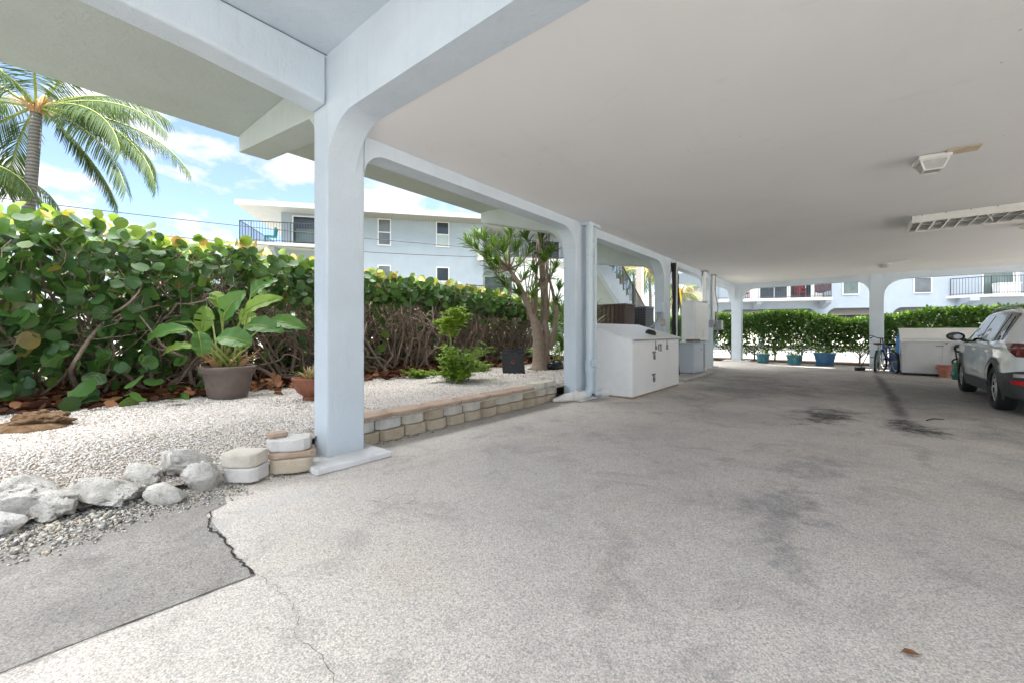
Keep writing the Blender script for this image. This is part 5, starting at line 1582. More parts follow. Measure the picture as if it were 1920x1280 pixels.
mats1 = ['block_tan', 'block_tan', 'block_tan', 'block_tan', 'block_tan']
while s < WL - 0.1:
    L = 0.33 * (1 + 0.04 * math.sin(k * 2.3))
    L = min(L, WL - s)
    wall_block(s, L, 0.005, 0.128, mats1[k % 5], 0.0, seed=k)
    s += L; k += 1
s, k = -0.05, 0
while s < WL - 0.1:
    L = 0.34 * (1 + 0.05 * math.sin(k * 1.7))
    L = min(L, WL - s)
    wall_block(s, L, 0.135, 0.118, 'block_white' if k < 2 else ('block_pale' if k % 3 else 'block_tan'), 0.035, seed=50 + k)
    s += L; k += 1
s, k = -0.06, 0
while s < WL - 0.75:
    L = 0.56 * (1 + 0.06 * math.sin(k * 2.9))
    L = min(L, WL - 0.7 - s)
    wall_block(s, L, 0.255, 0.052, 'cap_pink', 0.012, 'cap_stone', 0.27, 0.006, seed=90 + k)
    s += L; k += 1
for j in range(2):
    wall_block(s, 0.34, 0.255, 0.10, 'block_pale', 0.04, seed=120 + j); s += 0.34

def loose(c, L, D, h, ang, mat, label, seed, name='stone_block', bulge=0.03, bevel=0.014):
    o = block_bm(c, L, D, h, ang, seed=seed, bulge=bulge).build(name, mat, None, bevel=bevel, seg=2)
    return tag(o, label, 'stone block', 'loose wall blocks beside the first column')
fa = YAW + math.pi - 0.10
loose((-3.86, 1.26, 0.02), 0.30, 0.19, 0.115, fa, 'block_white', 'grey white block at the bottom of the left pair next to the mottled rock', 1)
loose((-3.875, 1.255, 0.137), 0.305, 0.20, 0.108, fa + 0.03, 'block_pale', 'beige block on top of the left pair next to the mottled rock', 2)
fb_ = YAW + math.pi + 0.35
loose((-3.80, 1.60, 0.02), 0.33, 0.21, 0.12, fb_, 'block_tan', 'tan block at the bottom of the stack touching the first column', 3)
loose((-3.80, 1.605, 0.142), 0.37, 0.22, 0.055, fb_ + 0.08, 'cap_pink', 'thin pinkish cap stone in the middle of the stack touching the first column', 4, bulge=0.004)
loose((-3.84, 1.60, 0.199), 0.34, 0.22, 0.10, fb_ - 0.05, 'block_white', 'whitish weathered block near the top of the stack touching the first column', 5)
o = block_bm((-3.93, 1.52, 0.301), 0.17, 0.12, 0.035, fb_ + 0.4, seed=8, bulge=0.01).build('stone_block', 'cap_pink', None, bevel=0.01)
tag(o, 'broken pinkish chunk lying on top of the stack touching the first column', 'stone block', 'loose wall blocks beside the first column')
tw = tag(MB().tube([(0.78, 8.05, 0.008), (0.86, 8.22, 0.012), (0.98, 8.30, 0.008)], [0.008, 0.007, 0.004], 5).build('twig', 'crack_dark'), 'short dark twig on the paving just beyond the black oil spot', 'twig')
lf = MB(); scatter(lf, np.array([[0.14, 2.15, 0.012]]), np.array([[0.75, 0.5, 0.0]]), np.array([[0.1, 0.1, 1.0]]), [0.07], T_OVAL[0], T_OVAL[1])
tag(build_soup('fallen_leaf', lf, 'dead_leaf'), 'single curled brown leaf on the paving at the lower right', 'leaf')
# ---------------------------------------------------------------- drain pipes on the second column
def pipe(pts, r, mat, name, label, parent=None):
    o = MB().tube(pts, r, 16).build(name, mat, parent, smooth=False, autosmooth=40)
    return o
dpn = thing('drain_pipe', 'thick pale blue drain pipe on the second column with a white elbow at its foot', 'drain pipe', (-3.68, 6.72, 0))
px_, py_ = -3.66, 6.66
MB().tube([(px_, py_, 0.16), (px_, py_, 3.145)], 0.068, 18).build('pipe', 'pipe_blue', dpn, autosmooth=40)
mb = MB()
mb.tube([(px_, py_, 0.50), (px_, py_, 0.72)], 0.083, 18)
mb.tube([(px_, py_, 0.62), (px_ + 0.10, py_ - 0.02, 0.66)], 0.060, 16)
mb.tube([(px_ + 0.10, py_ - 0.02, 0.66), (px_ + 0.15, py_ - 0.03, 0.68)], 0.074, 16)
mb.build('clean_out', 'pipe_blue', dpn, autosmooth=40)
MB().tube([(px_, py_, 0.30), (px_, py_, 0.20), (px_ - 0.02, py_ - 0.05, 0.12), (px_ - 0.05, py_ - 0.12, 0.09)], 0.078, 16).build('elbow', 'pipe_blue', dpn, autosmooth=40)
mb = MB()
d_ = Vector((-0.33, -0.60, 0)).normalized()
a0 = Vector((px_ - 0.05, py_ - 0.12, 0.095))
mb.tube([a0, a0 + d_ * 0.24 + Vector((0, 0, -0.015))], 0.088, 18)
mb.tube([a0 + d_ * 0.24 + Vector((0, 0, -0.015)), a0 + d_ * 0.38 + Vector((0, 0, -0.02)), a0 + d_ * 0.62 + Vector((0, 0, -0.055))], [0.080, 0.074, 0.030], 18)
for f in (0.03, 0.14, 0.25):
    mb.tube([a0 + d_ * f + Vector((0, 0, -0.06 * f)), a0 + d_ * (f + 0.018) + Vector((0, 0, -0.06 * f))], 0.093, 18)
mb.build('outlet', 'pvc_white', dpn, autosmooth=40)
dp2 = thing('drain_pipe', 'thinner pale blue drain pipe right behind the thick one, with a short white outlet', 'drain pipe', (-3.67, 6.90, 0))
MB().tube([(-3.69, 6.88, 0.10), (-3.69, 6.88, 3.145)], 0.052, 16).build('pipe', 'pipe_blue', dp2, autosmooth=40)
mb = MB(); mb.tube([(-3.69, 6.88, 0.24), (-3.69, 6.88, 0.10)], 0.066, 16); mb.tube([(-3.69, 6.88, 0.10), (-3.60, 6.98, 0.10)], 0.066, 16)
mb.build('elbow', 'pipe_blue', dp2, autosmooth=40)
MB().tube([(-3.60, 6.98, 0.10), (-3.51, 7.07, 0.10)], 0.072, 16).build('outlet', 'pvc_white', dp2, autosmooth=40)
MB().box(-3.80, -3.60, 6.56, 6.96, 3.125, 3.175).build('strap', 'pipe_blue', dp2, bevel=0.005)

# ---------------------------------------------------------------- big white storage box
sb = thing('storage_box', 'big white plywood storage box with a sloping lid and black hasps beside the drain pipes', 'storage box', (-3.6, 8.5, 0))
BX0, BX1, BY0, BY1 = -4.05, -3.10, 7.23, 9.82
MB().prism([(BX0, 0.035), (BX1, 0.035), (BX1, 1.075), (BX0, 1.36)], 'y', BY0, BY1).build('body', 'box_white', sb, bevel=0.006)
MB().box(BX0 + 0.02, BX1 - 0.015, BY0 + 0.012, BY1 - 0.01, 0.0, 0.034).build('base_strip', 'wood_strip', sb)
sl = (1.36 - 1.075) / (BX0 - BX1)
lid = MB().prism([(BX0 - 0.02, 1.366), (BX1 + 0.035, 1.081 - 0.0105), (BX1 + 0.035, 1.105 - 0.0105), (BX0 - 0.02, 1.392)], 'y', BY0 - 0.025, BY1 + 0.03).build('lid', 'box_white', sb, bevel=0.005)
MB().box(BX1 + 0.036, BX1 + 0.05, BY0 - 0.02, BY1 + 0.03, 1.048, 1.083).build('lid_strip', 'grey_metal', lid)
def hasp(y, z, parent, drop=0.10):
    mb = MB()
    mb.box(BX1 + 0.002, BX1 + 0.014, y - 0.085, y + 0.085, z, z + 0.035)
    mb.box(BX1 + 0.002, BX1 + 0.022, y - 0.028, y + 0.028, z - 0.05, z - 0.001)
    mb.prism([(y - 0.045, z - 0.05), (y + 0.045, z - 0.05), (y + 0.02, z - drop - 0.03), (y - 0.02, z - drop - 0.03)], 'x', BX1 + 0.003, BX1 + 0.028)
    mb.build('hasp', 'rusty_steel', parent, bevel=0.002)
hasp(8.27, 0.80, sb); hasp(8.25, 0.355, sb)
for y in (8.36, 9.02):
    mb = MB()
    mb.box(BX1 + 0.002, BX1 + 0.012, y - 0.012, y + 0.012, 0.94, 1.046)
    if y < 8.5:
        mb.box(BX1 + 0.002, BX1 + 0.022, y - 0.02, y + 0.035, 0.86, 0.94)
    else:
        mb.lathe([(0.0, 0.02), (0.03, 0.018), (0.03, 0.0)], 12, m=Matrix.Translation((BX1 + 0.002, y, 0.925)) @ Matrix.Rotation(R(90), 4, 'Y'))
        mb.prism([(y - 0.045, 0.845), (y + 0.045, 0.845), (y + 0.012, 0.90), (y - 0.012, 0.90)], 'x', BX1 + 0.002, BX1 + 0.02)
    mb.build('latch', 'rusty_steel', sb, bevel=0.002)
mb = MB()   # the number painted beside the upper hasp
def stroke(pts, r=0.006):
    mb.tube([(BX1 + 0.003, 8.47 + a * 1.25, 0.83 + b * 1.25) for a, b in pts], r, 5)
stroke([(0.052, 0.0), (0.052, 0.115), (0.0, 0.036), (0.072, 0.036)])
for dx in (0.115, 0.165):
    stroke([(dx - 0.022, 0.092), (dx, 0.115), (dx, 0.0)]); stroke([(dx - 0.02, 0.0), (dx + 0.02, 0.0)])
mb.build('number', 'crack_dark', sb)
o = MB().lathe([(0.0, 0.105), (0.07, 0.10), (0.105, 0.07), (0.115, 0.0), (0.0, 0.0)], 22, m=Matrix.Translation((-3.32, 8.66, 1.155)) @ Matrix.Rotation(R(16), 4, 'Y')).build('cap', 'black_plastic', autosmooth=50)
tag(o, 'dark rounded cap lying on the lid of the big white storage box', 'cap')

# ---------------------------------------------------------------- second box, cabinet, conduits at the third and fourth columns
fz = thing('utility_cabinet', 'short pale blue cabinet with a flat top standing past the storage box', 'cabinet', (-3.6, 12.4, 0.07))
MB().box(-4.25, -3.36, 11.92, 12.86, 0.10, 0.90).build('body', 'cabinet_blue', fz, bevel=0.015)
MB().box(-4.28, -3.33, 11.89, 12.89, 0.902, 0.935).build('top', 'cabinet_blue', fz, bevel=0.006)
MB().box(-3.358, -3.345, 12.60, 12.63, 0.70, 0.76).build('handle', 'grey_metal', fz)
pl = MB().box(-4.4, -3.22, 10.6, 13.4, 0.001, 0.075).build('concrete_slab', 'plain_concrete', bevel=0.01)
tag(pl, 'thin concrete slab on the ground under the short pale blue cabinet', 'slab')
br_ = MB().box(-3.62, -3.42, 12.05, 12.75, 0.937, 1.01).build('brick', 'brick_brown', bevel=0.008)
tag(br_, 'brown brick lying on top of the short pale blue cabinet', 'brick')
lv2 = MB(); n = 26
scatter(lv2, np.array([-3.85, 11.98, 1.0]) + RNG.normal(0, 0.06, (n, 3)), unit(n) + np.array([0, 0, 0.4]), unit(n), RNG.uniform(0.06, 0.12, n), T_OVAL[0], T_OVAL[1])
tag(build_soup('dry_plant', lv2, 'leaf_dry'), 'small orange brown dried plant at the near end of the short cabinet top', 'plant')
mc = thing('meter_cabinet', 'tall white electric meter cabinet hung before the fourth column', 'cabinet', (-3.95, 14.2, 0.95))
MB().box(-4.18, -3.80, 13.50, 15.10, 0.95, 2.16).build('body', 'box_white', mc, bevel=0.012)
MB().box(-4.22, -3.77, 13.46, 15.14, 2.162, 2.19).build('top', 'box_white', mc)
MB().box(-3.798, -3.785, 13.60, 15.02, 1.0, 2.12).build('door', 'white_paint', mc, bevel=0.004)
MB().box(-3.784, -3.77, 14.40, 14.75, 1.02, 1.32).build('label_plate', 'white_trim', mc)
mb = MB()
for y in (13.75, 14.9):
    mb.box(-3.95, -3.88, y - 0.04, y + 0.04, 0.0, 0.949)
mb.build('leg', 'grey_metal', mc)
pn = MB().box(-3.80, -3.72, 14.15, 15.22, 0.06, 0.92).build('meter_pedestal', 'cabinet_blue', bevel=0.01)
tag(pn, 'flat pale blue panel standing on the ground under the meter cabinet', 'panel')

def conduit(pts, r, mat, label, box=None):
    t_ = thing('conduit', label, 'conduit', tuple(pts[0]), group='conduits and cables at the fourth column')
    MB().tube(pts, r, 10).build('pipe', mat, t_, autosmooth=40)
    mb = MB()
    for p in (pts[0], pts[-1]):
        mb.box(p[0] - r * 1.9, p[0] + r * 1.9, p[1] - r * 1.9, p[1] + r * 1.9, p[2] - 0.03, p[2] - 0.002)
    mb.build('clamp', 'grey_metal', t_)
    return t_
conduit([(-3.74, 14.35, 2.20), (-3.74, 14.35, 2.6), (-3.72, 14.35, 3.17)], 0.055, 'white_paint', 'white conduit rising from the meter cabinet to the ceiling, left of the fourth column')
conduit([(-3.73, 15.45, 1.45), (-3.73, 15.45, 2.6), (-3.73, 15.45, 3.17)], 0.05, 'white_paint', 'white conduit running up the inner face of the fourth column')
conduit([(-3.70, 15.66, 1.05), (-3.66, 15.80, 1.2), (-3.68, 15.70, 1.7), (-3.64, 15.76, 2.1), (-3.70, 15.64, 2.5), (-3.70, 15.62, 3.17)], 0.022, 'grey_metal', 'thin wavy grey cable down the right edge of the fourth column')
conduit([(-3.40, 13.05, 0.02), (-3.40, 13.05, 0.55), (-3.42, 13.08, 0.97)], 0.035, 'grey_metal', 'dark grey riser between the short cabinet and the flat panel')
eb = thing('junction_box', 'grey disconnect box on the right edge of the fourth column', 'electric box', (-3.65, 15.85, 1.35), group='small electric boxes on the columns')
MB().box(-3.79 + 0.002, -3.55, 15.76, 16.0, 1.28, 1.62).build('body', 'grey_metal', eb, bevel=0.01)
MB().box(-3.549, -3.53, 15.78, 15.98, 1.30, 1.60).build('cover', 'white_trim', eb, bevel=0.004)
eb = thing('junction_box', 'small dark grey switch box low on the inner face of the fourth column', 'electric box', (-3.77, 15.25, 1.4), group='small electric boxes on the columns')
MB().box(-3.787, -3.66, 15.12, 15.40, 1.36, 1.62).build('body', 'grey_metal', eb, bevel=0.01)
MB().lathe([(0.0, 0.03), (0.03, 0.025), (0.035, 0.0)], 10, m=Matrix.Translation((-3.66, 15.3, 1.42)) @ Matrix.Rotation(R(90), 4, 'Y')).build('knob', 'black_plastic', eb)
# third column: grey box with loops of cable, tan timer box, black insulated pipe bundle
eb = thing('junction_box', 'pale grey electric box on the front of the third column with two cable loops', 'electric box', (-3.9, 10.8, 1.75), group='small electric boxes on the columns')
MB().box(-4.0, -3.80, 10.74, 10.848, 1.72, 1.98).build('body', 'pipe_blue', eb, bevel=0.01)
MB().tube([(-3.93, 10.79, 1.72), (-3.94, 10.77, 1.55), (-4.05, 10.72, 1.36), (-4.25, 10.66, 1.27), (-4.6, 10.8, 1.2)], 0.02, 8).build('cable', 'grey_metal', eb, smooth=True)
MB().tube([(-3.86, 10.79, 1.72), (-3.85, 10.77, 1.60), (-3.79, 10.77, 1.48)], 0.016, 8).build('cable', 'grey_metal', eb, smooth=True)
eb = thing('junction_box', 'small tan timer box on the corner of the third column below the grey box', 'electric box', (-3.8, 10.8, 1.4), group='small electric boxes on the columns')
MB().box(-3.86, -3.765, 10.75, 10.848, 1.36, 1.54).build('body', 'tan_box', eb, bevel=0.012)
MB().box(-3.84, -3.785, 10.735, 10.75, 1.40, 1.50).build('cover', 'curtain_grey', eb)
ib = thing('insulated_pipes', 'bundle of black insulated refrigerant pipes climbing beside the third column', 'pipes', (-3.7, 11.35, 0))
for k, (dx, dy, r) in enumerate(((0.0, 0.0, 0.045), (0.05, 0.10, 0.052), (-0.04, 0.10, 0.04))):
    pts = [(-3.72 + dx + 0.018 * math.sin(i * 1.3 + k), 11.40 + dy + 0.022 * math.sin(i * 1.9 + k * 2), 0.02 + i * 0.205) for i in range(15)]
    pts[-1] = (-3.74 + dx * 0.5, 11.38 + dy * 0.5, 3.06)
    MB().tube(pts, r, 10).build('insulated_pipe', 'black_rubber', ib, smooth=True)
MB().tube([(-3.66, 11.42, 0.0), (-3.655, 11.40, 1.5), (-3.66, 11.42, 3.10)], 0.022, 8).build('pipe', 'white_paint', ib, smooth=True)

# ---------------------------------------------------------------- air conditioners
def ac(name, label, c, wx, wy, z0, z1, kind):
    t_ = thing(name, label, 'air conditioner', (c[0], c[1], 0), group='air conditioners below the stair')
    x1, y0 = c; x0, y1 = x1 - wx, y0 + wy
    MB().box(x0 - 0.15, x1 + 0.12, y0 - 0.1, y1 + 0.1, 0, z0 - 0.002).build('stand', 'plain_concrete', t_)
    if kind == 'brown':
        MB().box(x0, x1, y0, y1, z0, z1 - 0.05).build('body', 'ac_brown', t_, bevel=0.02)
        MB().box(x0 - 0.03, x1 + 0.03, y0 - 0.03, y1 + 0.03, z1 - 0.048, z1).build('top', 'ac_brown', t_, bevel=0.012)
        mb = MB()
        for k in range(9):
            xx = x0 + wx * (k + 0.5) / 9
            mb.box(xx - 0.012, xx + 0.012, y0 - 0.02, y0 - 0.002, z0 + 0.03, z1 - 0.06)
        for k in range(26):
            zz = z0 + 0.04 + (z1 - z0 - 0.14) * k / 25
            mb.box(x1 - 0.34, x1 - 0.03, y0 - 0.012, y0 - 0.003, zz, zz + 0.010)
            mb.box(x1 + 0.003, x1 + 0.012, y0 + 0.03, y1 - 0.03, zz, zz + 0.010)
        mb.build('grille', 'ac_brown_dark', t_)
    else:
        MB().box(x0 + 0.02, x1 - 0.02, y0 + 0.02, y1 - 0.02, z0, z1 - 0.06).build('body', 'ac_black', t_)
        MB().box(x0 - 0.02, x1 + 0.02, y0 - 0.02, y1 + 0.02, z1 - 0.058, z1).build('top', 'ac_grey', t_, bevel=0.012)
        mb = MB()
        for k in range(15):
            yy = y0 + wy * k / 14
            mb.box(x1 - 0.012, x1 + 0.004, yy - 0.008, yy + 0.008, z0, z1 - 0.062)
            xx = x0 + wx * k / 14
            mb.box(xx - 0.006, xx + 0.006, y0 - 0.004, y0 + 0.012, z0, z1 - 0.062)
        for k in range(17):
            zz = z0 + (z1 - z0 - 0.08) * k / 16
            mb.box(x1 + 0.005, x1 + 0.014, y0, y1, zz - 0.008, zz + 0.008)
            mb.box(x0, x1, y0 - 0.014, y0 - 0.005, zz - 0.005, zz + 0.005)
        mb.build('grille', 'ac_grey', t_)
ac('air_conditioner', 'brown ribbed air conditioner under the outside stair', (-5.05, 11.25), 1.20, 0.70, 1.1, 2.03, 'brown')
ac('air_conditioner', 'black air conditioner with a grey square wire grille next to the third column', (-5.0, 12.65), 0.72, 0.66, 1.1, 2.02, 'black')
ps = MB().box(-8.08, -7.80, 19.25, 19.5, 0, 5.2).build('post', 'pad_concrete', bevel=0.01)
paint('beige_post', (0.56, 0.50, 0.45), 0.8, 0.06, 4)
ps.data.materials.clear(); ps.data.materials.append(MATS['beige_post'])
tag(ps, 'beige square post rising behind the stair railing among the palms', 'post')
lp = MB()
P_ = ray_pt
po = tag(MB().tube([P_(1277, 655, 20), P_(1263, 580, 20)], 0.035, 8).build('pole', 'cream_pole'), 'cream yellow leaning pole in front of the green shrubs past the third column', 'pole', 'poles leaning past the third column')
po = tag(MB().tube([P_(1296, 655, 20), P_(1283, 590, 20), P_(1273, 540, 20)], 0.05, 8).build('pole', 'yellow_pole'), 'bright yellow leaning pole beside the meter cabinet', 'pole', 'poles leaning past the third column')
shr = thing('shrub', 'rounded bright green shrub seen between the third and fourth columns', 'shrub', tuple(P_(1275, 640, 23)))
c_ = P_(1278, 630, 23)
lm = MB(); n = 2600
v = unit(n) * (RNG.random((n, 1)) ** 0.4)
scatter(lm, np.array([c_.x, c_.y, 0.85]) + v * np.array([1.5, 1.5, 0.85]), unit(n), unit(n) * 0.6 + np.array([0, -0.2, 0.8]), RNG.uniform(0.09, 0.16, n), T_OVAL[0], T_OVAL[1])
build_soup('leaves', lm, 'leaf_far_tip', shr)
MB().tube([(c_.x, c_.y, 0), (c_.x, c_.y, 0.9)], [0.05, 0.03], 8).build('stem', 'bark_far', shr)

# ---------------------------------------------------------------- ceiling lights
li = thing('ceiling_lantern', 'white boxy lantern with four tapered glass panes fixed to the ceiling', 'ceiling light', (0.68, 6.61, 3.175))
M_ = Matrix.Translation((0.68, 6.61, 3.175)) @ Matrix.Rotation(R(8), 4, 'Z')
MB().box(-0.135, 0.135, -0.135, 0.135, -0.045, -0.001, M_).build('base', 'fixture_white', li, bevel=0.006)
mb = MB(); gl = MB()
T0, T1, z0, z1 = 0.115, 0.075, -0.047, -0.150
cs = [(-1, -1), (1, -1), (1, 1), (-1, 1)]
for k in range(4):
    a, b = cs[k], cs[(k + 1) % 4]
    mb.tube([M_ @ Vector((a[0] * T0, a[1] * T0, z0)), M_ @ Vector((a[0] * T1, a[1] * T1, z1))], 0.011, 4)
    mb.tube([M_ @ Vector((a[0] * T1, a[1] * T1, z1)), M_ @ Vector((b[0] * T1, b[1] * T1, z1))], 0.010, 4)
    mb.tube([M_ @ Vector((a[0] * T0, a[1] * T0, z0 - .004)), M_ @ Vector((b[0] * T0, b[1] * T0, z0 - .004))], 0.010, 4)
    gl.add([tuple(M_ @ Vector(p)) for p in ((a[0] * T0 * .97, a[1] * T0 * .97, z0), (b[0] * T0 * .97, b[1] * T0 * .97, z0), (b[0] * T1 * .97, b[1] * T1 * .97, z1), (a[0] * T1 * .97, a[1] * T1 * .97, z1))], [(0, 1, 2, 3)])
gl.add([tuple(M_ @ Vector((c[0] * T1 * .97, c[1] * T1 * .97, z1))) for c in cs], [(0, 1, 2, 3)])
mb.build('cage', 'fixture_white', li)
gl.build('glass', 'lamp_glass', li)
bo = MB().box(-0.13, 0.13, -0.085, 0.085, -0.012, -0.001, Matrix.Translation((0.905, 6.52, 3.175)) @ Matrix.Rotation(R(4), 4, 'Z')).build('cover_plate', 'tan_board')
tag(bo, 'tan rectangular cover plate on the ceiling beside the lantern', 'plate')

fl = thing('fluorescent_fixture', 'long white fluorescent fixture with slanted louvres under the ceiling at the right', 'ceiling light', (2.0, 10.2, 3.175))
FX0, FX1, FY0, FY1, FZ = 0.77, 3.35, 9.75, 10.68, 3.057
mb = MB()
mb.box(FX0, FX1, FY0, FY0 + 0.02, FZ, 3.175); mb.box(FX0, FX1, FY1 - 0.02, FY1, FZ, 3.175)
mb.box(FX0, FX0 + 0.02, FY0 + 0.021, FY1 - 0.021, FZ, 3.175); mb.box(FX1 - 0.02, FX1, FY0 + 0.021, FY1 - 0.021, FZ, 3.175)
mb.box(FX0 + 0.021, FX1 - 0.021, FY0 + 0.021, FY1 - 0.021, 3.137, 3.175)
mb.box(FX0 - 0.004, FX1, FY0 - 0.014, FY0 - 0.001, FZ - 0.008, FZ + 0.03)
mb.box(FX0 - 0.004, FX1, FY1 + 0.001, FY1 + 0.014, FZ - 0.008, FZ + 0.03)
mb.box(FX0 + 0.021, FX1 - 0.021, (FY0 + FY1) / 2 - 0.03, (FY0 + FY1) / 2 + 0.03, FZ + 0.03, 3.135)
mb.build('housing', 'fixture_white', fl, bevel=0.003)
mb = MB()
k = 0
x = FX0 + 0.10
while x < FX1 - 0.1:
    if k == 5:
        mb.tube([(x - 0.06, FY0 + 0.05, FZ + 0.01), (x + 0.14, FY1 - 0.05, FZ + 0.03)], 0.012, 6)
    v = [(x, FY0 + 0.025, FZ + 0.004), (x + 0.008, FY0 + 0.025, FZ + 0.004), (x + 0.008, FY1 - 0.025, FZ + 0.004), (x, FY1 - 0.025, FZ + 0.004),
         (x + 0.075, FY0 + 0.025, 3.127), (x + 0.083, FY0 + 0.025, 3.127), (x + 0.083, FY1 - 0.025, 3.127), (x + 0.075, FY1 - 0.025, 3.127)]
    mb.add(v, [(0, 1, 2, 3), (4, 7, 6, 5), (0, 4, 5, 1), (1, 5, 6, 2), (2, 6, 7, 3), (3, 7, 4, 0)])
    k += 1; x += 0.165
mb.build('louvre', 'louvre_cream', fl)
mb = MB()
for y in (9.92, 10.09, 10.34, 10.51):
    mb.tube([(FX0 + 0.05, y, 3.122), (FX1 - 0.05, y, 3.122)], 0.013, 8)
mb.build('tube', 'white_paint', fl)
mb = MB()
for k in range(9):
    mb.lathe([(0, 0.004), (0.008, 0.003), (0.008, 0)], 6, m=Matrix.Translation((FX0 + 0.12 + 0.28 * k, FY0 - 0.0005, 3.162)) @ Matrix.Rotation(R(90), 4, 'X'))
mb.build('screws', 'black_metal', fl)
sm = thing('ceiling_sensor', 'small square white detector on the ceiling at the right edge behind the fluorescent fixture', 'detector', (2.46, 11.8, 3.175))
MB().box(2.36, 2.56, 11.7, 11.9, 3.107, 3.175).build('body', 'louvre_cream', sm, bevel=0.02)
MB().lathe([(0.0, -0.03), (0.05, -0.026), (0.06, 0.0)], 16, (2.46, 11.8, 3.106)).build('sensor', 'grey_metal', sm)
gl_ = thing('globe_light', 'small round white ceiling lamp near the far end of the carport', 'ceiling light', (0.69, 16.05, 3.175))
MB().lathe([(0.0, -0.12), (0.09, -0.11), (0.14, -0.06), (0.15, -0.03), (0.15, 0.0), (0.0, 0.0)], 24, (0.69, 16.05, 3.175)).build('globe', 'lamp_glass', gl_, smooth=True)
MB().lathe([(0.0, -0.022), (0.18, -0.02), (0.19, 0.0)], 24, (0.69, 16.05, 3.1755)).build('base', 'fixture_white', gl_, smooth=True)
bo = MB().box(0.86, 1.2, 15.6, 15.9, 3.152, 3.167).build('cover_plate', 'white_paint')
tag(bo, 'white rectangular plate on the ceiling beside the small round lamp', 'plate')

# ---------------------------------------------------------------- planters by the hedge
def planter(label, c, rb, rt, h, mat, saucer, seed, group='planters along the far hedge'):
    t_ = thing('planter', label, 'planter', c, group=group)
    pot_lathe('pot', c, rb, rt, h, mat, t_, 0.025, 0.07, (0.3, 0.35), 28)
    if saucer:
        MB().lathe([(0.0, 0.0), (rb * 1.05, 0.0), (rb * 1.32, 0.075), (rb * 1.28, 0.075), (rb * 1.02, 0.02)], 28, (c[0], c[1], c[2] + 0.0005)).build('saucer', saucer, t_, autosmooth=40)
    MB().lathe([(0.0, h - 0.05), (rt - 0.03, h - 0.055)], 20, c).build('soil', 'soil', t_)
    rng = np.random.default_rng(seed)
    n = 70
    a, r = rng.uniform(0, TAU, n), rt * 1.1 * np.sqrt(rng.random(n))
    lm = MB()
    scatter(lm, np.stack([c[0] + r * np.cos(a), c[1] + r * np.sin(a), c[2] + h - 0.02 + rng.uniform(0, 0.13, n)], 1), unit(n) + np.array([0, 0, 0.5]), unit(n) * 0.5 + np.array([0, -0.2, 0.8]), rng.uniform(0.05, 0.10, n), T_OVAL[0], T_OVAL[1])
    build_soup('leaves', lm, 'leaf_far_tip', t_)
    return t_
planter('small teal pot with low green plants, leftmost of the three planters by the far hedge', (-2.75, 18.95, 0.0), 0.17, 0.22, 0.36, 'pot_teal', 'pot_teal', 1)
planter('small weathered teal pot in the middle of the three planters by the far hedge', (-1.70, 18.62, 0.0), 0.18, 0.235, 0.36, 'pot_teal', 'saucer_teal', 2)
planter('large bright blue pot on a teal saucer, rightmost of the three planters', (-0.80, 18.85, 0.0), 0.24, 0.315, 0.46, 'pot_blue', 'saucer_teal', 3)
tc_ = thing('flower_pot', 'pinkish plastic flower pot in front of the white shed', 'flower pot', (1.93, 16.12, 0))
pot_lathe('pot', (1.93, 16.12, 0.0), 0.13, 0.165, 0.34, 'pink_plastic', tc_, 0.025, 0.09, (), 24)
MB().lathe([(0.0, 0.28), (0.13, 0.285)], 16, (1.93, 16.12, 0)).build('soil', 'soil', tc_)
gb = thing('watering_can', 'green watering can with a black hose between the pinkish pot and the car', 'watering can', (2.10, 15.55, 0))
MB().lathe([(0.0, 0.0), (0.15, 0.0), (0.155, 0.03), (0.13, 0.40), (0.11, 0.44), (0.0, 0.45)], 22, (2.12, 15.55, 0)).build('body', 'green_plastic', gb, autosmooth=40)
MB().tube([(2.0, 15.5, 0.10), (1.96, 15.45, 0.18), (1.95, 15.44, 0.12)], [0.05, 0.04, 0.03], 10).build('spout', 'saucer_teal', gb, smooth=True)
MB().tube([(2.12 + 0.13 * math.cos(a), 15.55 + 0.10 * math.sin(a * 0.7), 0.44 + 0.09 * math.sin(a)) for a in np.linspace(0.2, 5.5, 20)], 0.022, 8).build('hose', 'black_rubber', gb, smooth=True)
hr = thing('hose_coil', 'coil of black hose hanging on the front of the white shed next to the car', 'hose', (2.13, 16.1, 0.75))
MB().tube([(2.16 + 0.06 * math.cos(a), 16.17 - 0.012 * a / 6, 0.80 + 0.075 * math.sin(a) - 0.004 * a) for a in np.linspace(0, 15, 60)] + [(2.12, 16.10, 0.6), (2.14, 16.05, 0.35)], 0.018, 6).build('hose', 'black_rubber', hr, smooth=True)

# ---------------------------------------------------------------- white shed
sh = thing('storage_shed', 'low white storage shed with a sloping roof behind the bikes and the car', 'shed', (2.5, 16.8, 0))
SX0, SX1, SY0, SY1 = 1.08, 4.0, 16.24, 17.25
MB().prism([(SY0, 0.07), (SY1, 0.07), (SY1, 1.25), (SY0, 1.02)], 'x', SX0, SX1).build('body', 'shed_white_shaded', sh, bevel=0.006)
MB().prism([(SY0 - 0.06, 0.955), (SY0 - 0.035, 0.955), (SY1 * 0 + SY0 + 0.62, 1.30), (SY1 + 0.05, 1.30), (SY1 + 0.05, 1.325), (SY0 + 0.60, 1.325)], 'x', SX0 - 0.04, SX1 + 0.04).build('roof', 'white_paint', sh, bevel=0.004)
MB().box(SX0 + 0.03, SX1 - 0.03, SY0 + 0.05, SY1 - 0.05, 0.0, 0.069).build('base_strip', 'black_plastic', sh)
dr_ = MB().box(SX0 + 0.07, 1.865, SY0 - 0.012, SY0 - 0.001, 0.10, 0.945).build('door', 'shed_white_shaded', sh, bevel=0.003)
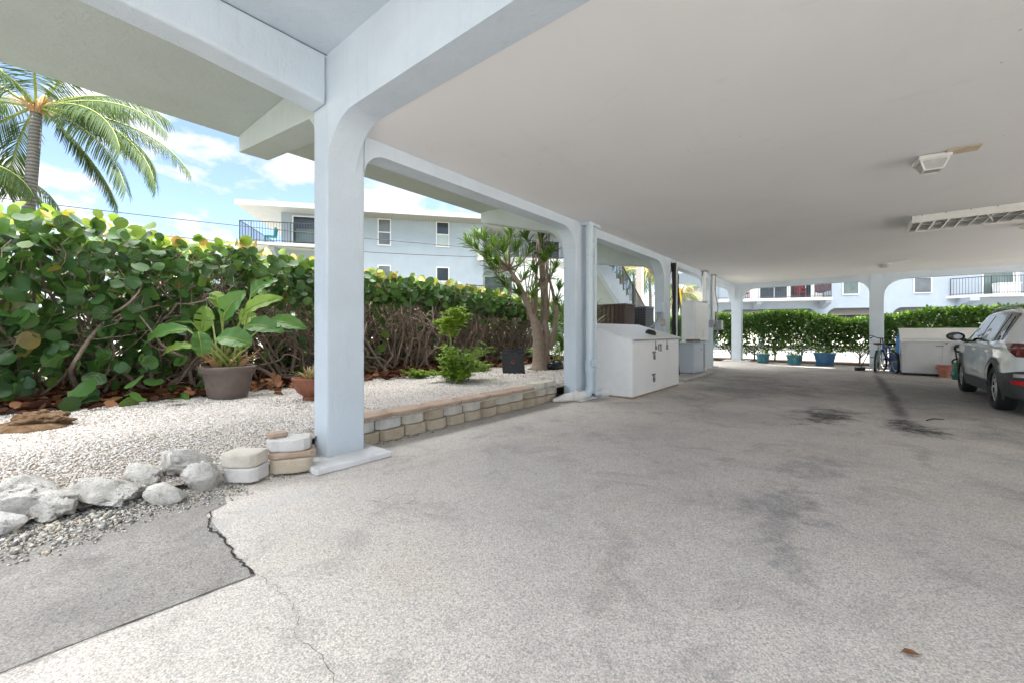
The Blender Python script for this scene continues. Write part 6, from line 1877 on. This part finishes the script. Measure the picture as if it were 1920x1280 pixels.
MB().box(1.88, SX1 - 0.07, SY0 - 0.012, SY0 - 0.001, 0.10, 0.945).build('door', 'shed_white_shaded', sh, bevel=0.003)
for z in (0.83, 0.235):
    MB().box(1.75, 1.90, SY0 - 0.022, SY0 - 0.013, z - 0.014, z + 0.014).build('hinge', 'rusty_steel', sh)
MB().box(1.93, 1.98, SY0 - 0.03, SY0 - 0.013, 0.875, 0.935).build('latch', 'grey_metal', sh)
MB().box(1.93, 2.0, SY0 - 0.032, SY0 - 0.013, 0.955, 0.97).build('latch', 'rusty_steel', sh)
MB().box(SX0 - 0.012, SX0 - 0.002, SY0 + 0.02, SY0 + 0.10, 0.08, 1.0).build('corner_trim', 'white_paint', sh)

bb = thing('barrel', 'blue plastic barrel behind the left end of the white shed', 'barrel', (0.98, 17.35, 0))
MB().lathe([(0.0, 0.0), (0.15, 0.0), (0.17, 0.05), (0.175, 0.25), (0.185, 0.27), (0.175, 0.29), (0.17, 0.50), (0.14, 0.56), (0.0, 0.57)], 20, (1.02, 17.35, 0)).build('body', 'blue_plastic', bb, autosmooth=40)
MB().lathe([(0.0, 0.575), (0.10, 0.575), (0.10, 0.60), (0.0, 0.605)], 16, (1.02, 17.35, 0)).build('lid', 'light_blue_plastic', bb)
kd = thing('kayak', 'light blue kayak standing on end between the far column and the white shed', 'kayak', (1.06, 17.75, 0))
MB().tube([(1.10, 17.75, 0.02), (1.12, 17.75, 0.35), (1.12, 17.75, 0.8), (1.12, 17.75, 1.05), (1.12, 17.75, 1.19)], [0.04, 0.08, 0.10, 0.08, 0.02], 14).build('hull', 'light_blue_plastic', kd, smooth=True)

# ---------------------------------------------------------------- bicycles
def bicycle(label, c, heading, lean, frame, saddle, seed, fat=0.024, step=True):
    t_ = thing('bicycle', label, 'bicycle', c, heading, 'bicycles leaning at the far column')
    M = Matrix.Translation(c) @ Matrix.Rotation(heading, 4, 'Z') @ Matrix.Rotation(lean, 4, 'Y')
    # local: +y forward, rear hub at y=0
    r = 0.335
    def V(x, y, z): return M @ Vector((x, y, z))
    F, Rr = (0, 1.06, r), (0, 0, r)
    BB, ST, HT, HB = (0, 0.43, 0.29), (0, 0.30, 0.76), (0, 0.86, 0.86), (0, 0.90, 0.70)
    mb = MB()
    def tb(a, b, ra): mb.tube([V(*a), V(*b)], ra, 8)
    tb(BB, ST, 0.019); tb(HB, BB, 0.022)
    if step:
        mb.tube([V(*HT), V(0, 0.62, 0.58), V(0, 0.39, 0.46)], 0.019, 8)
    else:
        tb(HT, (0, 0.31, 0.72), 0.019)
    tb(HB, HT, 0.024)
    for s in (-1, 1):
        tb((s * 0.05, 0, r), (s * 0.03, 0.43, 0.29), 0.011); tb((s * 0.05, 0, r), (s * 0.02, 0.31, 0.66), 0.010)
        tb((s * 0.05, 1.06, r), (s * 0.035, 0.92, 0.68), 0.013)
    tb((0, 0.92, 0.67), HB, 0.017)
    mb.build('frame', frame, t_, smooth=True)
    for p in (F, Rr):
        Mw = M @ Matrix.Translation(p) @ Matrix.Rotation(R(90), 4, 'Y')
        w = MB().lathe([(r - 2 * fat + fat * (1 - math.cos(a)), fat * math.sin(a)) for a in [TAU * k / 10 for k in range(10)]], 32, m=Mw, close=True).build('wheel', 'black_rubber', t_, smooth=True)
        mb = MB().lathe([(r - 2 * fat - 0.022, -0.012), (r - 2 * fat, -0.014), (r - 2 * fat, 0.014), (r - 2 * fat - 0.022, 0.012)], 32, m=Mw, close=True)
        for k in range(20):
            a = TAU * k / 20
            mb.tube([Mw @ Vector((0.02 * math.cos(a), 0.02 * math.sin(a), 0.03 * (-1) ** k)), Mw @ Vector(((r - 2 * fat - 0.02) * math.cos(a + 0.2), (r - 2 * fat - 0.02) * math.sin(a + 0.2), 0))], 0.0018, 3, cap=False)
        mb.tube([Mw @ Vector((0, 0, -0.06)), Mw @ Vector((0, 0, 0.06))], 0.022, 8)
        mb.build('rim', 'steel', w)
    mb = MB()
    Ms = M @ Matrix.Translation((0, 0.26, 0.845))
    vs, fs = [], []
    sect = [(-0.15, 0.115), (-0.10, 0.125), (-0.02, 0.105), (0.06, 0.055), (0.14, 0.028), (0.17, 0.02)]
    for (y, w_) in sect:
        for k in range(8):
            a = TAU * k / 8
            vs.append(tuple(Ms @ Vector((w_ * math.cos(a), y, 0.035 * math.sin(a) + (0.012 if y < -0.05 else 0)))))
    for i in range(len(sect) - 1):
        for k in range(8):
            fs.append((i * 8 + k, i * 8 + (k + 1) % 8, (i + 1) * 8 + (k + 1) % 8, (i + 1) * 8 + k))
    fs += [tuple(range(8))[::-1], tuple(range((len(sect) - 1) * 8, len(sect) * 8))]
    mb.add(vs, fs); mb.build('saddle', saddle, t_, smooth=True)
    MB().tube([V(*ST), V(0, 0.27, 0.82)], 0.014, 8).build('seat_post', 'steel', t_)
    hb = MB()
    hb.tube([V(-0.32, 0.64, 1.07), V(-0.22, 0.80, 1.09), V(-0.08, 0.86, 1.02), V(0.08, 0.86, 1.02), V(0.22, 0.80, 1.09), V(0.32, 0.64, 1.07)], 0.0125, 8)
    hb.tube([V(0, 0.86, 1.02), V(*HT)], 0.016, 8)
    ho = hb.build('handlebar', 'black_metal', t_, smooth=True)
    for s in (-1, 1):
        MB().tube([V(s * 0.32, 0.64, 1.07), V(s * 0.345, 0.60, 1.065), V(s * 0.375, 0.52, 1.055)], 0.019, 8).build('grip', 'black_rubber', ho, smooth=True)
    ck_ = MB()
    Mc = M @ Matrix.Translation(BB) @ Matrix.Rotation(R(90), 4, 'Y')
    ck_.lathe([(0.07, 0.045), (0.095, 0.045), (0.095, 0.050), (0.07, 0.050)], 22, m=Mc, close=True)
    ck_.tube([V(0.055, 0.43, 0.29), V(0.065, 0.53, 0.16)], 0.011, 6); ck_.tube([V(-0.055, 0.43, 0.29), V(-0.065, 0.33, 0.42)], 0.011, 6)
    co = ck_.build('crank', 'steel', t_)
    for s, (y, z) in ((1, (0.53, 0.16)), (-1, (0.33, 0.42))):
        MB().box(s * 0.07 - (0 if s > 0 else 0.10), s * 0.07 + (0.10 if s > 0 else 0), y - 0.045, y + 0.045, z - 0.012, z + 0.012, M).build('pedal', 'black_plastic', co)
    mb = MB().tube([V(-0.05, 0.05, 0.31), V(-0.16, 0.02, 0.012)], 0.008, 6)
    mb.build('kickstand', 'steel', t_)
    return t_
bicycle('mint green step through bicycle with a brown saddle at the far column', (0.52, 16.92, 0.0), R(-7), R(3), 'mint_frame', 'saddle_brown', 1)
bicycle('dark blue bicycle with a black saddle, between the mint bicycle and the white shed', (0.98, 16.76, 0.0), R(12), R(-5), 'blue_frame', 'black_rubber', 2, 0.028, False)
kt = thing('push_broom', 'black push broom lying against the far column beside the mint bicycle', 'broom', (0.3, 17.2, 0))
MB().tube([(0.17, 17.25, 0.06), (0.42, 17.9, 0.62)], 0.013, 8).build('handle', 'black_plastic', kt)
MB().box(-0.17, 0.17, -0.04, 0.04, 0.0, 0.10, Matrix.Translation((0.16, 17.2, 0.005)) @ Matrix.Rotation(R(50), 4, 'Z')).build('head', 'black_plastic', kt, bevel=0.01)
# ---------------------------------------------------------------- parked car
CX0, CY0 = 2.605, 9.05
car = thing('parked_car', 'silver grey compact SUV parked at the right edge, seen from its rear left side', 'car', (CX0, CY0, 0))
WY = (0.90, 3.51); WR = 0.345
tab = lambda xs, ys: (lambda v: float(np.interp(v, xs, ys)))
c_w = tab([0, .015, .04, .09, .18, .4, .9, 1.6, 2.6, 3.5, 3.9, 4.15, 4.28, 4.34, 4.37], [.40, .60, .70, .79, .85, .888, .905, .892, .892, .905, .87, .79, .66, .5, .3])
c_belt = tab([0, .06, .12, .5, 1.0, 3.0, 3.4, 4.0, 4.25, 4.37], [.66, .90, .99, 1.07, 1.035, .985, .975, .90, .74, .56])
c_top = tab([0, .03, .08, .14, .35, .55, .75, 1.2, 1.9, 2.5, 2.75, 3.1, 3.45, 3.55, 4.0, 4.2, 4.3, 4.37], [.68, .86, .99, 1.06, 1.31, 1.50, 1.565, 1.61, 1.622, 1.60, 1.56, 1.33, 1.08, 1.045, .97, .88, .76, .58])
c_bot0 = tab([0, .05, .25, .5, 3.9, 4.2, 4.37], [.42, .36, .30, .27, .27, .30, .40])
c_roof = tab([0, .14, .4, .7, 2.0, 2.8, 3.4, 4.37], [.60, .66, .63, .62, .625, .64, .74, .3])
c_sh = tab([.2, .3, .42, .55, .68, .80, .92, .98, 1.06, 1.2], [.93, .955, .985, 1.0, .998, .978, .985, .995, .955, .90])
AR = 0.405
def c_bot(y):
    z = c_bot0(y)
    for w in WY:
        d = abs(y - w)
        if d < AR: z = max(z, WR + math.sqrt(AR * AR - d * d))
    return z
def s_low(y, z):
    return c_w(y) * c_sh(z)
def c_section(y):
    zt = c_top(y); zbe = min(c_belt(y), zt - 0.015); zb = min(c_bot(y), zbe - 0.03)
    pts = []
    for k in range(12):
        z = zb + (zbe - zb) * k / 11
        pts.append((s_low(y, z), z))
    xb = pts[-1][0]; xr = min(c_roof(y), xb - 0.01)
    zr = zbe + (zt - zbe) * 0.90
    for k in range(1, 8):
        f = k / 7
        pts.append((xb - 0.012 - (xb - 0.012 - xr) * f ** 1.15, zbe + (zr - zbe) * f))
    for k in range(1, 7):
        f = k / 6
        pts.append((xr * math.cos(f * math.pi / 2), zr + (zt - zr) * math.sin(f * math.pi / 2)))
    return pts
def s_up(y, f):
    zt = c_top(y); zbe = min(c_belt(y), zt - 0.015)
    xb = s_low(y, zbe); xr = min(c_roof(y), xb - 0.01); zr = zbe + (zt - zbe) * 0.90
    return (xb - 0.012 - (xb - 0.012 - xr) * f ** 1.15, zbe + (zr - zbe) * f)
ys = sorted(set([0, .008, .015, .03, .05, .08, .12, .18, .25, .33, 4.37, 4.35, 4.32, 4.28, 4.2, 4.1] + [w + AR * math.sin(t_) for w in WY for t_ in np.linspace(-math.pi / 2, math.pi / 2, 21)] + list(np.arange(.4, 4.1, .09))))
ys = [y for i, y in enumerate(ys) if i == 0 or y - ys[i - 1] > 0.0015]
secs = [c_section(y) for y in ys]
nP = len(secs[0])
vs, fs = [], []
for y, s in zip(ys, secs):
    for (x, z) in s: vs.append((CX0 - x, CY0 + y, z))
    for (x, z) in s[::-1][1:]: vs.append((CX0 + x, CY0 + y, z))
n2 = 2 * nP - 1
for i in range(len(ys) - 1):
    for j in range(n2 - 1):
        fs.append((i * n2 + j, (i + 1) * n2 + j, (i + 1) * n2 + j + 1, i * n2 + j + 1))
fs.append(tuple(range(n2))); fs.append(tuple(range((len(ys) - 1) * n2, len(ys) * n2))[::-1])
mb = MB(); mb.add(vs, fs)
body = mb.build('body', 'car_paint', car, autosmooth=38)
def c_patch(name, fn, n, m_, mat, parent=car, off=0.006, sides=(-1, 1), thick=0.0):
    """fn(u, v) -> (x half width, y, z); laid just outside the body."""
    for s in sides:
        grid = [[Vector((s * a[0], a[1], a[2])) for a in [fn(i / n, j / m_) for j in range(m_ + 1)]] for i in range(n + 1)]
        vs, fs = [], []
        for i in range(n + 1):
            for j in range(m_ + 1):
                du = grid[min(n, i + 1)][j] - grid[max(0, i - 1)][j]; dv = grid[i][min(m_, j + 1)] - grid[i][max(0, j - 1)]
                nn = du.cross(dv)
                if nn.length < 1e-9: nn = Vector((s, 0, 0))
                nn.normalize()
                if nn.x * s < 0 and abs(nn.x) > 0.05: nn = -nn
                q = grid[i][j] + nn * off
                vs.append((CX0 + q.x, CY0 + q.y, q.z))
        w = m_ + 1
        for i in range(n):
            for j in range(m_):
                fs.append((i * w + j, i * w + j + 1, (i + 1) * w + j + 1, (i + 1) * w + j))
        q = MB(); q.add(vs, fs)
        q.build(name, mat, parent, smooth=True)
def quad_up(y00, y10, y01, y11, f0, f1):
    """side window: y range at the bottom (y00..y10) and at the top (y01..y11)."""
    def fn(u, v):
        f = f0 + (f1 - f0) * v
        a = y00 + (y01 - y00) * v; b = y10 + (y11 - y10) * v
        y = a + (b - a) * u
        x, z = s_up(y, f)
        return (x, y, z)
    return fn
c_patch('window_surround', quad_up(0.62, 3.32, 0.72, 2.72, 0.01, 0.97), 40, 8, 'car_gloss_black', off=0.004)
c_patch('side_window', quad_up(2.03, 3.12, 2.03, 2.66, 0.07, 0.90), 16, 8, 'car_glass', off=0.009)
c_patch('side_window', quad_up(1.06, 1.95, 1.10, 1.95, 0.07, 0.90), 16, 8, 'car_glass', off=0.009)
c_patch('quarter_window', quad_up(0.70, 0.98, 0.86, 1.02, 0.10, 0.86), 8, 6, 'car_glass', off=0.009)
def rear_glass(u, v):
    y = 0.16 + 0.40 * v
    zt = c_top(y)
    x = c_roof(y) * 0.96 * (2 * u - 1)
    return (x, y - 0.012, zt - 0.05 * (2 * u - 1) ** 4 + 0.004)
def screen(u, v):
    y = 3.40 - 0.58 * v
    x = c_roof(y) * 0.97 * (2 * u - 1)
    return (x, y, c_top(y) - 0.06 * (2 * u - 1) ** 4 + 0.006)
for fn, nm in ((rear_glass, 'rear_window'), (screen, 'windscreen')):
    q = MB(); N_ = 14
    q.add([(CX0 + fn(i / N_, j / 8)[0], CY0 + fn(i / N_, j / 8)[1], fn(i / N_, j / 8)[2] + 0.008) for i in range(N_ + 1) for j in range(9)], [(i * 9 + j, i * 9 + j + 1, (i + 1) * 9 + j + 1, (i + 1) * 9 + j) for i in range(N_) for j in range(8)])
    q.build(nm, 'car_glass', car, smooth=True)
# lower cladding: arches, sills, bumpers
for w in WY:
    def arch(u, v, w=w):
        a = math.pi * (1.10 - 1.20 * u)
        r = AR - 0.012 + 0.085 * v
        y, z = w + r * math.cos(a), WR + r * math.sin(a)
        return (s_low(y, max(0.25, z)) + 0.016 * (1 - v * 0.6), y, max(0.20, z))
    c_patch('wheel_arch', arch, 26, 3, 'car_cladding', off=0.010)
c_patch('sill', lambda u, v: (s_low(1.3 + 1.82 * u, 0.27 + 0.17 * v) + 0.012, 1.3 + 1.82 * u, 0.22 + 0.20 * v), 14, 4, 'car_cladding', off=0.008)
def rbump(u, v):
    y = 0.004 + 0.515 * u ** 1.5
    top = 0.69 - 0.10 * u if u < 0.75 else 0.615 + 0.02 * (u - 0.75)
    z = 0.27 + (top - 0.27) * v
    return (s_low(y, z), y, z)
c_patch('rear_bumper', rbump, 14, 6, 'car_cladding', off=0.014)
MB().box(CX0 - 0.62, CX0 + 0.62, CY0 - 0.02, CY0 + 0.04, 0.36, 0.66).build('rear_bumper', 'car_cladding', car, bevel=0.02)
def tail(u, v):
    y = 0.006 + 0.36 * u ** 1.3
    lo = 0.855 + 0.02 * u + (0.17 * max(0, (u - 0.45) / 0.55) ** 0.7); hi = 1.045 + 0.012 * math.sin(u * 3)
    z = lo + (hi - lo) * v
    return (s_low(y, z), y, z)
c_patch('tail_light', tail, 14, 5, 'tail_red', off=0.013)
c_patch('reflector', lambda u, v: (s_low(0.03 + 0.13 * u, 0.47 + 0.09 * v), 0.03 + 0.13 * u, 0.455 + 0.03 * u + (0.085 - 0.05 * u) * v), 6, 3, 'reflector_red', off=0.024)
c_patch('fog_lamp', lambda u, v: (s_low(0.03 + 0.10 * u, 0.58 + 0.05 * v), 0.03 + 0.10 * u, 0.575 + 0.05 * v), 6, 3, 'steel', off=0.024)
# door gaps, handles, mirror, roof rails
for y in (1.98, 3.12, 1.06):
    hi = 0.99
    c_patch('door_gap', lambda u, v, y=y: (s_low(y + 0.004 * (v - .5) * 2, 0.42 + 0.56 * u), y + 0.004 * (v - .5) * 2 + (0.10 * (0.8 - (0.42 + 0.56 * u)) if y < 1.2 else 0), 0.43 + 0.56 * u), 12, 1, 'crack_dark', off=0.002)
for y in (1.22, 2.16):
    c_patch('door_handle', lambda u, v, y=y: (s_low(y, 0.90) + 0.022 * math.sin(math.pi * u) ** 0.5, y + 0.19 * u, 0.895 + 0.028 * v), 10, 3, 'car_paint', off=0.010)
for s in (-1, 1):
    mb = MB()
    vs, fs = [], []
    for i in range(11):
        for j in range(16):
            th, ph = math.pi * i / 10, TAU * j / 16
            v = Vector((math.sin(th) * math.cos(ph) * 0.135, math.cos(th) * 0.10, math.sin(th) * math.sin(ph) * 0.085))
            if v.y < -0.045: v.y = -0.045
            vs.append((CX0 + s * 1.03 + v.x, CY0 + 2.98 + v.y, 1.13 + v.z))
    for i in range(10):
        for j in range(16):
            fs.append((i * 16 + j, i * 16 + (j + 1) % 16, (i + 1) * 16 + (j + 1) % 16, (i + 1) * 16 + j))
    mb.add(vs, fs)
    mb.tube([(CX0 + s * 0.86, CY0 + 3.0, 1.04), (CX0 + s * 0.95, CY0 + 3.0, 1.08)], 0.035, 8)
    mo = mb.build('wing_mirror', 'car_gloss_black', car, autosmooth=45)
    MB().lathe([(0.0, 0.002), (0.98, 0.002), (1.0, 0.0)], 20, m=Matrix.Translation((CX0 + s * 1.00, CY0 + 2.98 - 0.0465, 1.125)) @ Matrix.Rotation(R(90), 4, 'X') @ Matrix.Diagonal((0.065, 0.046, 1, 1))).build('mirror_glass', 'mirror', mo)
    MB().tube([(CX0 + s * 0.60, CY0 + 0.62, 1.52), (CX0 + s * 0.60, CY0 + 0.75, 1.60), (CX0 + s * 0.60, CY0 + 1.5, 1.638), (CX0 + s * 0.60, CY0 + 2.3, 1.625), (CX0 + s * 0.60, CY0 + 2.6, 1.565)], 0.018, 8).build('roof_rail', 'car_gloss_black', car, smooth=True)
# underside and wheels
MB().box(CX0 - 0.64, CX0 + 0.64, CY0 + 0.15, CY0 + 4.15, 0.22, 0.75).build('underbody', 'black_rubber', car)
for w in WY:
    for s in (-1, 1):
        M = Matrix.Translation((CX0 + s * 0.785, CY0 + w, WR)) @ Matrix.Rotation(R(90) * s, 4, 'Y')   # local z points outwards
        hw = 0.112
        prof = [(0.225, -hw), (0.30, -hw), (0.328, -hw * 0.88), (0.343, -hw * 0.6), (0.345, 0), (0.343, hw * 0.6), (0.328, hw * 0.88), (0.30, hw), (0.245, hw * 0.96), (0.235, hw * 0.80), (0.225, 0.0)]
        wo = MB().lathe(prof, 48, m=M, close=True).build('wheel', 'black_rubber', car, autosmooth=50)
        mb = MB().lathe([(0.0, 0.02), (0.15, 0.01), (0.232, 0.05), (0.236, hw * 0.82), (0.228, hw * 0.84), (0.222, 0.055), (0.15, 0.022), (0.0, 0.03)], 40, m=M)
        mb.build('rim', 'car_gloss_black', wo, autosmooth=40)
        mb = MB()
        for k in range(5):
            for d_ in (-0.20, 0.20):
                a0, a1 = TAU * k / 5, TAU * k / 5 + d_
                pts2 = [(0.045 * math.cos(a0 + d_ * 1.2), 0.045 * math.sin(a0 + d_ * 1.2)), (0.228 * math.cos(a1 * 1 + d_ * 0.35), 0.228 * math.sin(a1 + d_ * 0.35))]
                dx, dy = pts2[1][0] - pts2[0][0], pts2[1][1] - pts2[0][1]
                L = math.hypot(dx, dy); nx, ny = -dy / L, dx / L
                q = [(pts2[0][0] + nx * .020, pts2[0][1] + ny * .020), (pts2[0][0] - nx * .020, pts2[0][1] - ny * .020), (pts2[1][0] - nx * .013, pts2[1][1] - ny * .013), (pts2[1][0] + nx * .013, pts2[1][1] + ny * .013)]
                v = [tuple(M @ Vector((x, y, z))) for z in (0.045, 0.075) for x, y in q]
                mb.add(v, [(0, 3, 2, 1), (4, 5, 6, 7), (0, 1, 5, 4), (1, 2, 6, 5), (2, 3, 7, 6), (3, 0, 4, 7)])
        mb.lathe([(0.222, 0.078), (0.238, 0.088), (0.238, 0.075), (0.222, 0.07)], 40, m=M, close=True)
        mb.lathe([(0.0, 0.085), (0.05, 0.082), (0.06, 0.07), (0.06, 0.04)], 16, m=M)
        mb.build('spokes', 'alloy', wo, autosmooth=40)
MB().box(CX0 - 0.26, CX0 + 0.26, CY0 - 0.02, CY0 - 0.001, 0.70, 0.71).build('plate_lip', 'car_gloss_black', car)
